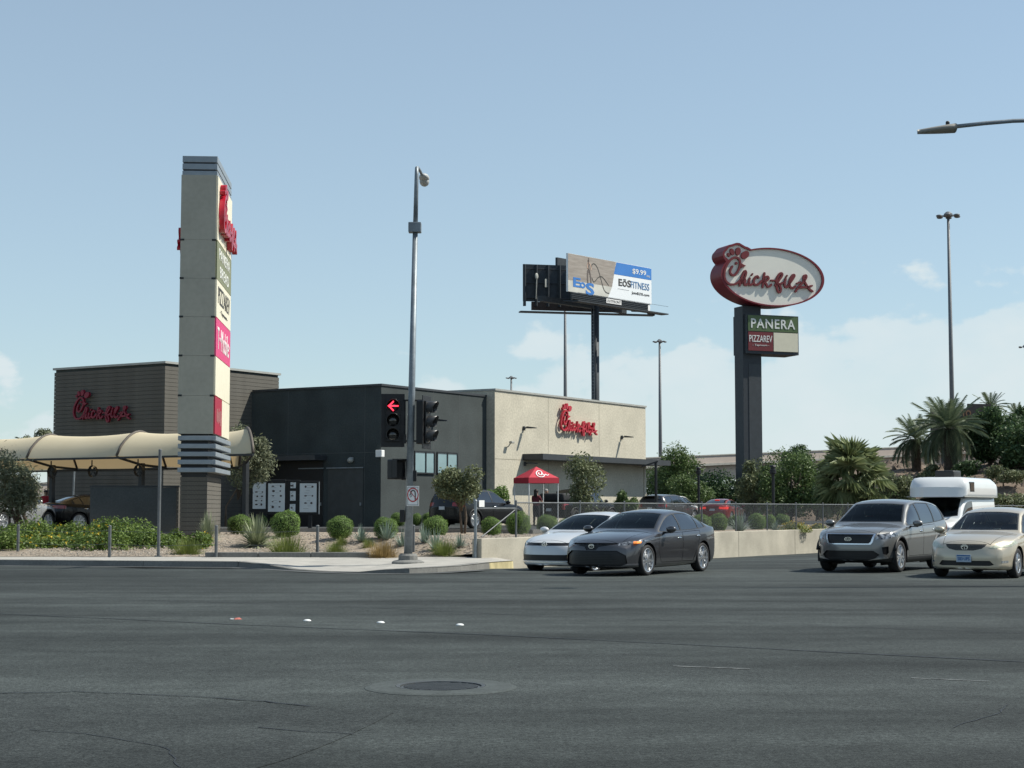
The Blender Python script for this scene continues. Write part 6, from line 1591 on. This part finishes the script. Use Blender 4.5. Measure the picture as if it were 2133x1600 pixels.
for i, (px, D, x0, x1, yt, yb, m) in enumerate(((1935,120,1905,1965,965,1000,L_olive),(2005,118,1985,2040,955,1000,L_dgreen),(2090,112,2060,2133,968,1010,L_olive),(2030,108,1990,2060,990,1030,L_dgreen))):
    tree('scrub_bush', px, D, yb, x0, x1, yt, yb, m, ('olive scrub bush under the left date palm', 'dark scrub bush under the right date palm', 'olive scrub bush on the embankment at far right', 'low dark scrub bush behind the camper van roof')[i], 2200, .22, 9, 21+i, .4, .8, .06, cat='bush', zb=None)

# palms
def frond_mesh(droop, seed, L=1.0):
    r = np.random.default_rng(seed); vs, fs, var = [], [], []
    def pt(t): return np.array([L*t*math.cos(.25*t*droop), 0, L*(.55*t-droop*.62*t*t)])
    N = 26
    for i in range(N):
        t = .12+.88*i/N; c = pt(t); d = pt(min(1, t+.03))-pt(t-.03); d /= np.linalg.norm(d)
        ll = .26*L*math.sin(math.pi*(.15+.8*t))**.7
        for s in (-1, 1):
            e = c+(d*.75+np.array([0, s*.75, -.15+r.uniform(-.12,.1)]))*ll*r.uniform(.85, 1.1); w = np.array([.016*L, 0, .008*L]); k = len(vs); v_ = r.uniform()
            vs += [c-w, c+w, e]; fs.append((k, k+1, k+2)); var += [v_]*3
    for i in range(10):
        t0, t1 = i/10, (i+1)/10; a, b = pt(t0), pt(t1); w = .014*L*(1-t0*.8); k = len(vs)
        vs += [a+np.array([0,-w,0]), a+np.array([0,w,0]), b+np.array([0,w,0]), b+np.array([0,-w,0])]; fs.append((k,k+1,k+2,k+3)); var += [.9]*4
    me = bpy.data.meshes.new('frond'); me.from_pydata([tuple(v) for v in vs], [], fs)
    at_ = me.attributes.new('var', 'FLOAT', 'POINT'); at_.data.foreach_set('value', np.array(var, np.float32)); me.materials.append(L_date); return me
FR = [frond_mesh(d, 30+i) for i, d in enumerate((.35, .8, 1.25, 1.6))]
def date_palm(px, yc, D, rad, zb, label, nf=64, seed=1, dead=10):
    r = random.Random(seed); c = at(px, yc, D); e = empty('date_palm', (c.x, D, zb), 0, label, 'palm tree', 'palm trees'); h = c.z-zb; L = rad*D/FPX
    q = MB(); q.tube([(0,0,-.3),(.03,0,h*.5),(0,0,h)], [.42,.36,.40], 10)
    for k in range(60):
        a = k*2.4; z = h*(k/60); q.add([(.34*math.cos(a-.2),.34*math.sin(a-.2),z),(.34*math.cos(a+.2),.34*math.sin(a+.2),z),(.52*math.cos(a),.52*math.sin(a),z+.3)], [(0,1,2)])
    q.build('trunk', M_palmt, e)
    for k in range(nf):
        t = k/nf; el = 1.35-2.1*t**.8; a = k*2.39996+r.uniform(-.2,.2); m = FR[0] if t < .25 else FR[1] if t < .55 else FR[2] if t < .8 else FR[3]
        o = link('frond', m, None, e, loc=(0, 0, h)); o.rotation_euler = (r.uniform(-.3,.3), -max(-.75, el-.35), a); s = L*r.uniform(.88,1.1)*(.85 if t < .15 else 1); o.scale = (s, s, s)
    return e
date_palm(1975, 893, 121, 82, 3.2, 'tallest date palm in front of the light mast', 72, 1)
date_palm(1907, 915, 126, 62, 2.6, 'smaller date palm left of the tallest one', 56, 2)
date_palm(2064, 850, 172, 42, 4.0, 'far date palm whose crown shows above the dark sign board', 40, 3)
date_palm(2118, 868, 165, 36, 4.0, 'far date palm at the right edge of the picture', 34, 4)
def fan_mesh(seed):
    r = np.random.default_rng(seed); vs, fs, var = [], [], []; N = 30; Rf = .52; P0 = .55
    for i in range(N):
        a0 = math.radians(-130+260*i/N); a1 = math.radians(-130+260*(i+1)/N); am = (a0+a1)/2; v_ = r.uniform()
        lift = .03 if i % 2 else -.03; k = len(vs); rr = Rf*r.uniform(.86, 1.05)
        c = (P0, 0, 0); sp_ = .62
        p1 = (P0+rr*sp_*math.cos(a0), rr*sp_*math.sin(a0), lift-.02); p2 = (P0+rr*sp_*math.cos(a1), rr*sp_*math.sin(a1), -lift-.02); tip = (P0+rr*math.cos(am), rr*math.sin(am), -.10-r.uniform(0,.16))
        vs += [c, p1, tip, p2]; fs += [(k, k+1, k+2), (k, k+2, k+3)]; var += [v_]*4
    k = len(vs); vs += [(0,-.015,0),(0,.015,0),(P0,.01,0),(P0,-.01,0)]; fs.append((k,k+1,k+2,k+3)); var += [.9]*4
    me = bpy.data.meshes.new('fan_leaf'); me.from_pydata(vs, [], fs); at_ = me.attributes.new('var', 'FLOAT', 'POINT'); at_.data.foreach_set('value', np.array(var, np.float32)); me.materials.append(L_palm); return me
FAN = [fan_mesh(50+i) for i in range(3)]
c = at(1772, 1000, 84); e = empty('fan_palm', (c.x, 84, .6), 0, 'broad fan palm behind the fence, left of the camper van', 'palm tree', 'palm trees'); h = c.z-.6; r = random.Random(9)
q = MB(); q.tube([(0,0,-.2),(0,0,h*.6),(0,0,h+.2)], [.34,.28,.2], 10); q.build('trunk', M_palmt, e)
for k in range(44):
    t = k/44; el = 1.5-2.5*t**.95; a = k*2.39996+r.uniform(-.2,.2); o = link('fan_leaf', FAN[k % 3], None, e, loc=(0,0,h)); o.rotation_euler = (r.uniform(-.6,.6), -el, a); s = 2.2*r.uniform(.72,1.15)*(1.0 if t > .12 else 1.1); o.scale = (s, s, s)
# ------------------------------------------------------------------ vehicles in place
HEAD = -U
def place(S, name, paint, wheel_px, z, side, phi, label, cat, group=None, fwd=True, D=None):
    """put the front (or rear) wheel contact of the given side (+1 left, -1 right) at a photo point on the ground z"""
    c = ground(*wheel_px, z) if D is None else at(wheel_px[0], wheel_px[1], D)
    ax = Vector((math.sin(R(phi)), math.cos(R(phi)), 0)); head = -ax if fwd else ax
    left = Vector((-head.y, head.x, 0)); s = S['wf'] if fwd else S['wr']
    loc = c - left*(side*S['track']/2) - head*(S['L']/2-s); loc.z = z
    r, fn, X = build_car(S, name, paint, loc, head, label, cat, group); KIDS[r.name] = list(r.children)
    return r, fn, X
def nose_x(S, y, z):                              # body-local x of the nose surface
    return S['L']/2+pchip(S['nose'])(z)-S.get('cf', .3)*(abs(y)/.87)**2.6
def emblem(root, S, y, z, w, h, m=M_chrome, bars=()):
    x = nose_x(S, y, z)+.012; q = MB(); n = 20
    for a, b in ((1.0, .80),):
        q.add([(x, w*k_*math.cos(2*math.pi*i/n), z+h*k_*math.sin(2*math.pi*i/n)) for k_ in (a, b) for i in range(n)]+[(x+.012, w*k_*math.cos(2*math.pi*i/n), z+h*k_*math.sin(2*math.pi*i/n)) for k_ in (a, b) for i in range(n)],
              [(2*n+i, 2*n+(i+1) % n, 3*n+(i+1) % n, 3*n+i) for i in range(n)]+[(i, (i+1) % n, 2*n+(i+1) % n, 2*n+i) for i in range(n)]+[(n+i, 3*n+i, 3*n+(i+1) % n, n+(i+1) % n) for i in range(n)])
    Mz = Matrix.Translation((x+.002, 0, z)) @ Matrix.Rotation(math.pi/2, 4, 'Z')
    for pth in bars: strokes([(-a*w, b*h) for a, b in pth], w*.2, .01, 4, Mz, q)
    return q.build('emblem', m, root)
P_grey = paint_mat('paint_graphite', (0.058, 0.059, 0.064), 0.55, .28); P_white = paint_mat('paint_pale_silver', (0.60, 0.61, 0.61), 0.15)
P_kia = paint_mat('paint_titanium', (0.185, 0.185, 0.178), 0.55); P_beige = paint_mat('paint_champagne', (0.50, 0.44, 0.335), 0.4)
P_black = mat('paint_black', (0.006, 0.0065, 0.007), 0.25, 0.0, var=.02, spec=.35, coat=.25); P_dkgrey = paint_mat('paint_dark_grey', (0.085, 0.085, 0.088), 0.5)
P_red = paint_mat('paint_red', (0.22, 0.012, 0.015), 0.3); P_wht = paint_mat('paint_white', (0.72, 0.73, 0.72), 0.0); P_silver = paint_mat('paint_silver', (.4,.41,.42), .5)

r, fn, X = place(SEDAN_A, 'sedan', P_grey, (1342, 1199), 0, 1, 31.5, 'graphite grey sedan with its turn signal lit, nearest the corner', 'car')
emblem(r, SEDAN_A, 0, .645, .07, .05, M_chrome, [[(-.8,0),(0,.55),(.8,0)],[(0,.9),(0,-.9)]])
q = MB(); q.bbox(nose_x(SEDAN_A, .80, .73)-.24, nose_x(SEDAN_A, .80, .73)-.02, .795, .885, .705, .75, .01); 
q.build('turn_signal', M_amber, r)
q = MB()
for k in range(7):
    z = .27+.036*k; w = .56-.02*abs(k-2)
    q.add([(nose_x(SEDAN_A, y, z)-.012, y, zz_) for y in np.linspace(-w, w, 11) for zz_ in (z, z+.010)], [(2*i, 2*i+2, 2*i+3, 2*i+1) for i in range(10)])
q.build('grille_bar', M_plast, r)
r, fn, X = place(VWS, 'sedan', P_white, (1116, 1183), -.06, -1, 32, 'pale silver sedan half hidden behind the graphite grey one', 'car', D=40.6)
r.location.z = -.10
emblem(r, VWS, 0, .70, .07, .07, M_chrome, [[(-.5,.7),(-.1,.1),(0,.4),(.1,.1),(.5,.7)],[(-.75,.2),(-.35,-.7),(0,.0),(.35,-.7),(.75,.2)]])
r, fn, X = place(SUV_A, 'suv', P_kia, (1868, 1192), 0, 1, 32, 'titanium grey SUV with a wide chrome-edged grille, facing us', 'car')
emblem(r, SUV_A, 0, .765, .085, .045, M_chrome); text('KIA', .105, .045, M_chrome, r, Matrix.Translation((nose_x(SUV_A, 0, .765)+.012, 0, .765)) @ Matrix.Rotation(math.pi/2, 4, 'Z'), .01, .01)
r, fn, X = place(OLD, 'sedan', P_beige, (2113, 1204), 0, 1, 32, 'champagne beige older sedan at the right edge with hazy headlights', 'car')
emblem(r, OLD, 0, .655, .075, .055, M_chrome, [[(-.8,0),(0,.55),(.8,0)],[(0,.9),(0,-.9)]])
xq = nose_x(OLD, 0, .42)+.02
q = MB(); q.bbox(xq, xq+.02, -.155, .155, .345, .50, .005); pl = q.build('number_plate', mat('pale_blue_plate', (.38,.46,.55), .5, var=.1), r)
text('583·UPS', .25, .07, mat('plate_blue', (.03,.12,.32), .5), pl, Matrix.Translation((xq+.02, 0, .415)) @ Matrix.Rotation(math.pi/2, 4, 'Z'), .004, .02)
q = MB(); q.box(xq+.0203, xq+.0215, -.14, .14, .468, .49); q.build('plate_header', mat('plate_blue', (.03,.12,.32), .5), pl)
q = MB()
for k in range(4):
    z = .60+.027*k; w = (.22,.32,.38,.40)[k]
    q.add([(nose_x(OLD, y, z)+.004, y, zz_) for y in np.linspace(-w, w, 9) for zz_ in (z, z+.009)], [(2*i, 2*i+2, 2*i+3, 2*i+1) for i in range(8)])
q.build('grille_bar', mat('grey_grille_bar', (.14,.14,.14), .4, .5), r)
old_root = r

# white camper van
VAN = dict(L=5.4, wf=.85, wr=4.15, r=.36, track=1.72, tw=.23, arch=.42, step=.12,
    top=[(0,.95),(.05,1.02),(.3,1.10),(.7,1.17),(.85,1.20),(.92,1.24),(1.25,1.62),(1.55,1.88),(1.75,1.98),(2.4,2.02),(5.2,2.02),(5.36,1.95),(5.4,1.85)],
    belt=[(0,.85),(.5,1.02),(.9,1.10),(5.4,1.12)], rail=[(0,.70),(.4,.80),(.9,.89),(1.3,.91),(1.75,.92),(5.4,.94)], drop=[(0,.05),(.9,.06),(1.7,.08),(5.4,.07)],
    bot=[(0,.3),(1,.24),(5.4,.35)], plan=[(0,.84),(.15,.92),(.5,.99),(1,1.02),(5.2,1.02),(5.4,.98)], nose=[(.2,-.05),(.4,0),(.8,-.02),(1.1,-.1)], tail=[(.3,0),(1,0),(2,0)], cf=.25, cr=.05,
    dlo=(1.0, 2.45), dlo_m=(.02, .10), panes=[(1.10, 2.36, 0, .0)], dlo_paint=True, ws=(.92, .82, 1.68, .76, .10), cabin=(.95, 2.6), mirror=(1.1, 1.15), spokes=8, double=False,
    ends=[('front','grille',M_grille,[[(-.5,.62),(.5,.62),(.5,.9),(-.5,.9)]],False,-.01), ('front','headlight',M_lamp,[[(.55,.65),(.85,.68),(.85,.88),(.55,.9)]],True,.003)], doors=[([(1.0,.4),(2.3,.4),(2.4,1.10),(.95,1.08)], 2.2, .95)])
c = at(1938, 1150, 58.5); lo = Vector((c.x, c.y, road_z(c.x, c.y)))+U*2.3
r, fn, X = build_car(VAN, 'camper_van', P_wht, lo, -U, 'white camper van with a bulbous high top behind the grey SUV', 'van')
q = MB(); sec = []                                             # fibreglass high top with overhanging nose
nst = 22
for i in range(nst+1):
    s = 1.02+4.33*(i/nst)**1.25; x = X(s); u_ = min(1, (s-1.02)/.62); v_ = max(0, (s-4.75)/.6)
    z0 = 1.97; zt = z0+.36+.37*math.sin(math.pi/2*u_)-.16*v_*v_
    w = 1.045*(.93+.07*math.sin(math.pi/2*min(1, (s-1.02)/.18))); row = []
    for (fy, fz) in ((1.0,0),(1.01,.15),(1.01,.40),(1.0,.66),(.965,.84),(.88,.955),(.72,.99),(.4,1.0),(0,1.0)):
        row.append((x-(.05*fz+.30*fy**3)*(1-u_), w*fy, z0+(zt-z0)*fz))
    sec.append(row+[(p[0], -p[1], p[2]) for p in row[-2::-1]])
m_ = len(sec[0]); q.add([p for r_ in sec for p in r_], [(i*m_+k, i*m_+k+1, (i+1)*m_+k+1, (i+1)*m_+k) for i in range(nst) for k in range(m_-1)]+[tuple(nst*m_+k for k in range(m_-1,-1,-1))]+[(i*m_, (i+1)*m_, (i+1)*m_+m_-1, i*m_+m_-1) for i in range(nst)])
FZ = ((1.0,0),(1.01,.15),(1.01,.40),(1.0,.66),(.965,.84),(.88,.955),(.72,.99),(.4,1.0)); w0 = 1.045*.93; NC = 12
q.add([(X(1.02)-.05*fz-.30*(fy*abs(1-2*c/NC))**3, w0*fy*(1-2*c/NC), 1.97+.36*fz) for fy, fz in FZ for c in range(NC+1)], [(a*(NC+1)+c, (a+1)*(NC+1)+c, (a+1)*(NC+1)+c+1, a*(NC+1)+c+1) for a in range(len(FZ)-1) for c in range(NC)])
top = q.build('high_top', P_wht, r, True)
for sd in (1, -1):
    q = MB(); q.bbox(X(2.35), X(1.78), min(sd*1.035, sd*1.06), max(sd*1.035, sd*1.06), 2.16, 2.52, .012); w_ = q.build('window', M_blackm, top)
    q = MB(); q.box(X(2.29), X(1.84), min(sd*1.061, sd*1.066), max(sd*1.061, sd*1.066), 2.20, 2.48); q.build('pane', M_glassd, w_)
    q = MB(); q.box(X(5.3), X(1.1), min(sd*1.0, sd*1.065), max(sd*1.0, sd*1.065), 1.965, 2.0); q.build('seam_strip', M_cope, top)
q = MB(); q.bbox(X(3.1), X(2.2), -.36, .36, 2.68, 2.95, .06); q.build('air_conditioner', M_plast, top, True)

# vehicles in the car park (heading away along U)
REAR_SUV = with_(SUV, step=.1, clad=.36, ends=[('rear','tail_light',M_tail,[[(.52,.95),(.93,.93),(.93,1.10),(.52,1.10)]],True,.006), ('rear','number_plate',M_plate,[[(-.16,.80),(.16,.80),(.16,.93),(-.16,.93)]],False,.006)], xr=.45)
r, fn, X = place(REAR_SUV, 'suv', P_black, (986, 1103), .615, -1, 39, 'glossy black SUV waiting in the drive-through lane, seen from behind', 'car', fwd=False, D=69.0)
r, fn, X = place(with_(REAR_SUV, roof=1), 'suv', P_dkgrey, (1398, 1087), .615, -1, 33, 'dark grey SUV seen from behind at the end of the beige building', 'car', fwd=False, D=94.5)
RS = scaled(CAMRY, 1.0, 1.0, .99, step=.1, ends=[('rear','tail_light',M_brake,[[(.40,.83),(.86,.80),(.90,.95),(.40,.955)]],True,.006), ('rear','number_plate',M_plate,[[(-.16,.72),(.16,.72),(.16,.84),(-.16,.84)]],False,.006)], xr=.5)
r, fn, X = place(RS, 'sedan', P_red, (1521, 1083), .615, -1, 24, 'red sedan with brake lights lit, seen from behind in the car park', 'car', fwd=False, D=98.0)
q = MB(); q.box(X(3.82), X(3.76), -.14, .14, 1.34, 1.385); q.build('high_brake_light', M_brake, r)
TRUCK = dict(L=5.4, wf=.95, wr=4.35, r=.40, track=1.66, tw=.26, arch=.47, arch_trim=True, step=.1,
    top=[(0,1.0),(.05,1.06),(.3,1.10),(1.0,1.14),(1.45,1.16),(1.50,1.19),(1.9,1.60),(2.05,1.78),(2.4,1.85),(3.3,1.85),(3.62,1.80),(3.72,1.22),(3.8,1.20),(5.3,1.20),(5.4,1.18)],
    belt=[(0,.95),(.5,1.04),(1.4,1.10),(3.6,1.13),(3.8,1.14),(5.4,1.12)], rail=[(0,.7),(.4,.8),(1.4,.84),(2.0,.72),(2.5,.69),(3.5,.69),(3.75,.80),(5.4,.86)], drop=[(0,.05),(1.4,.06),(2.2,.06),(3.6,.06),(3.75,.03),(5.4,.02)],
    bot=[(0,.38),(1,.32),(5.4,.42)], plan=[(0,.84),(.15,.9),(.5,.94),(5.3,.94),(5.4,.92)], nose=[(.2,-.05),(.5,0),(.9,0),(1.1,-.08)], tail=[(.3,0),(1,0),(2,0)], cf=.2, cr=.03,
    dlo=(1.66, 3.58), dlo_m=(.02,.05), panes=[(1.76,2.52,0,-.05),(2.58,3.5,-.05,.1)], ws=(1.50,.78,2.05,.66,.08), cabin=(1.5,3.4), mirror=(1.75,1.18), spokes=6, double=False, darkrim=True, clad=.42,
    ends=[('rear','tail_light',M_tail,[[(.78,.80),(.93,.80),(.93,1.08),(.78,1.08)]],True,.008), ('rear','number_plate',M_plate,[[(-.16,.72),(.16,.72),(.16,.86),(-.16,.86)]],False,.006), ('front','headlight',M_lamp,[[(.6,.8),(.88,.8),(.88,1.0),(.6,1.0)]],True,.003)],
    doors=[([(1.5,.5),(2.52,.5),(2.55,1.12),(1.45,1.09)], 2.4, 1.0), ([(2.57,.5),(3.5,.5),(3.6,1.12),(2.6,1.12)], 3.4, 1.0)])
r, fn, X = place(TRUCK, 'pickup_truck', P_black, (1196, 1096), .615, -1, 36, 'black pickup truck with a covered load beside the red tent', 'truck', fwd=False, D=82.5)
q = MB(); q.bbox(X(5.2), X(3.85), -.75, .75, 1.18, 1.62, .12); q.build('covered_load', mat('load_cover', (.025,.026,.028), .8, var=.4, scale=4), r, True)
r, fn, X = place(with_(RS, ends=[('rear','tail_light',M_tail,[[(.45,.86),(.90,.84),(.92,.97),(.45,.98)]],True,.004)]), 'sedan', P_black, (163, 1105), .615, -1, 50, 'black sedan in shadow behind the dark screen wall under the canopy', 'car', fwd=False, D=66.8)
r, fn, X = place(with_(REAR_SUV, clad=None), 'suv', P_silver, (2, 1108), .615, -1, 20, 'silver SUV at the left edge behind the grey-green tree', 'car', fwd=False, D=62.0)
r, fn, X = place(with_(REAR_SUV, clad=None), 'suv', P_wht, (1412, 1085), .615, -1, 33, 'white SUV mostly hidden behind the dark grey one', 'car', fwd=False, D=104.0)
# ------------------------------------------------------------------ people
M_skin = mat('skin', (.38,.23,.16), .6, var=.08); M_hair = mat('dark_hair', (.015,.012,.01), .6, var=.2); M_hairg = mat('grey_hair', (.28,.27,.26), .6, var=.2)
def person(loc, rz, label, J, E, bands, hair, hair_m, scale=1.0):
    """J joints {name: ((x,y,z), radius)}, E bones; bands: [(zmin, material index)] by height; faces -y"""
    names = list(J); me = bpy.data.meshes.new('skeleton'); me.from_pydata([J[k][0] for k in names], [(names.index(a), names.index(b)) for a, b in E], [])
    o = bpy.data.objects.new('skeleton', me); COL.objects.link(o); m = o.modifiers.new('s', 'SKIN'); sk = me.skin_vertices[0].data
    for i, k in enumerate(names): sk[i].radius = (J[k][1], J[k][1]*(.8 if k in ('chest', 'belly', 'pelvis') else 1)); sk[i].use_root = (k == 'pelvis')
    o.modifiers.new('d', 'SUBSURF').levels = 1
    dg = bpy.context.evaluated_depsgraph_get(); bm_ = bpy.data.meshes.new_from_object(o.evaluated_get(dg)); bpy.data.objects.remove(o)
    mats_, rule = bands
    bm_.materials.clear()
    for q in mats_: bm_.materials.append(q)
    for p in bm_.polygons: p.material_index = rule(p.center); p.use_smooth = True
    e = empty('person', loc, rz, label, 'person'); e.scale = (scale,)*3
    b = link('body', bm_, None, e); hx, hy, hz = J['head'][0]
    q = MB(); 
    for c, r in hair(hx, hy, hz): q.ellipsoid(c, r, 10, 8)
    q.build('hair', hair_m, e, True)
    q = MB(); q.ellipsoid((hx-.03, hy-.095, hz+.0), (.012,.008,.008), 6, 4); q.ellipsoid((hx+.03, hy-.095, hz+.0), (.012,.008,.008), 6, 4); q.build('eyes', M_hair, b)
    q = MB(); q.ellipsoid((hx, hy-.105, hz-.03), (.013,.02,.025), 6, 4); q.ellipsoid((hx-.085, hy, hz-.01), (.015,.025,.035), 6, 4); q.ellipsoid((hx+.085, hy, hz-.01), (.015,.025,.035), 6, 4); q.build('nose_and_ears', M_skin, b)
    return e
def hand(J, E, pre, p, d):
    p = Vector(p); d = Vector(d).normalized(); s = d.orthogonal().normalized()
    J[pre+'palm'] = (tuple(p+d*.06), .035); E.append((pre+'wrist', pre+'palm'))
    for k in range(5):
        o = s*(.03*(k-2)/2); L = (.05,.075,.085,.078,.06)[k]
        a = p+d*.09+o if k else p+d*.05+s*-.05; J[f'{pre}f{k}a'] = (tuple(a), .011); J[f'{pre}f{k}b'] = (tuple(a+d*L*.6+Vector((0,-.012,0))), .009); J[f'{pre}f{k}c'] = (tuple(a+d*L+Vector((0,-.03,0))), .008)
        E += [(pre+'palm', f'{pre}f{k}a'), (f'{pre}f{k}a', f'{pre}f{k}b'), (f'{pre}f{k}b', f'{pre}f{k}c')]
def standing(arm=0):
    J = {'pelvis': ((0,0,.95), .15), 'belly': ((0,0,1.10), .145), 'chest': ((0,.0,1.32), .165), 'neck': ((0,.0,1.47), .06), 'head0': ((0,-.01,1.56), .085), 'head': ((0,-.015,1.63), .098), 'crown': ((0,0,1.70), .075)}
    E = [('pelvis','belly'),('belly','chest'),('chest','neck'),('neck','head0'),('head0','head'),('head','crown')]
    for s, n in ((1,'l'),(-1,'r')):
        el = (s*.26,-.02,1.12) if not arm else (s*.25,-.10,1.14); wr = (s*.27,-.08,.88) if not arm else (s*.14,-.32,1.15)
        J.update({n+'shoulder': ((s*.18,0,1.40), .07), n+'elbow': (el, .048), n+'wrist': (wr, .032), n+'hip': ((s*.10,0,.88), .10), n+'knee': ((s*.11,-.02,.48), .068), n+'ankle': ((s*.11,.02,.09), .045), n+'toe': ((s*.12,-.15,.04), .042)})
        E += [('chest',n+'shoulder'),(n+'shoulder',n+'elbow'),(n+'elbow',n+'wrist'),('pelvis',n+'hip'),(n+'hip',n+'knee'),(n+'knee',n+'ankle'),(n+'ankle',n+'toe')]
        hand(J, E, n, wr, Vector(wr)-Vector(el))
    return J, E
M_shirtd = mat('dark_red_shirt', (.10,.012,.018), .8, var=.1); M_shirtr = mat('red_shirt', (.34,.02,.03), .8, var=.1); M_shirtg = mat('grey_shirt', (.30,.31,.30), .8, var=.1)
M_trou = mat('black_trousers', (.012,.012,.014), .8, var=.2); M_shoe = mat('black_shoes', (.01,.01,.01), .5)
def rule_stand(c):
    if c.z > 1.46: return 0
    if abs(c.x) > .2 and c.z < 1.22: return 0
    return 1 if c.z > .96 else (2 if c.z > .1 else 3)
longhair = lambda x, y, z: [((x, y+.025, z+.03), (.115,.115,.11)), ((x, y+.08, z-.10), (.10,.06,.17))]
short = lambda x, y, z: [((x, y+.025, z+.045), (.107,.105,.085))]
J, E = standing(1); p = at(1117, 1090, 77.0)
person((p.x, p.y, .615), R(150), 'person with dark hair in a dark red shirt standing under the red tent', J, E, ([M_skin, M_shirtd, M_trou, M_shoe], rule_stand), longhair, M_hair)
J, E = standing(1); p = at(1138, 1090, 84.5)
person((p.x, p.y, .615), R(60), 'person in a grey shirt standing behind the black pickup truck bed', J, E, ([M_skin, M_shirtg, M_trou, M_shoe], rule_stand), short, M_hairg, 1.06)
J, E = standing(0); p = at(94, 1090, 80.0)
person((p.x, p.y, .615), R(20), 'person in a bright red shirt far left beside the siding tower', J, E, ([M_skin, M_shirtr, M_trou, M_shoe], rule_stand), short, M_hair)
# driver of the champagne sedan
J = {'pelvis': ((0,0,.12), .15), 'belly': ((0,.03,.28), .14), 'chest': ((0,.08,.50), .16), 'neck': ((0,.08,.66), .06), 'head0': ((0,.06,.74), .085), 'head': ((0,.05,.81), .098), 'crown': ((0,.06,.88), .075)}
E = [('pelvis','belly'),('belly','chest'),('chest','neck'),('neck','head0'),('head0','head'),('head','crown')]
for s, n in ((1,'l'),(-1,'r')):
    el, wr = (s*.25,-.10,.38), (s*.17,-.36,.46)
    J.update({n+'shoulder': ((s*.18,.08,.58), .07), n+'elbow': (el, .048), n+'wrist': (wr, .032), n+'hip': ((s*.10,-.05,.10), .10), n+'knee': ((s*.13,-.46,.20), .068), n+'ankle': ((s*.12,-.72,-.12), .045), n+'toe': ((s*.12,-.86,-.10), .04)})
    E += [('chest',n+'shoulder'),(n+'shoulder',n+'elbow'),(n+'elbow',n+'wrist'),('pelvis',n+'hip'),(n+'hip',n+'knee'),(n+'knee',n+'ankle'),(n+'ankle',n+'toe')]
    hand(J, E, n, wr, Vector(wr)-Vector(el))
bpy.context.view_layer.update()
Mw = old_root.matrix_world; seat = Mw @ Vector((OLD['L']/2-2.34, .38, .47))
person(tuple(seat), old_root.rotation_euler.z+math.pi/2, 'driver in dark clothes seated in the champagne beige sedan', J, E, ([M_skin, mat('dark_top', (.02,.022,.025), .8), M_trou, M_shoe], lambda c: 0 if c.z > .65 or (c.y < -.2 and c.z > .3) else (1 if c.z > .18 else 2)), short, M_hair)
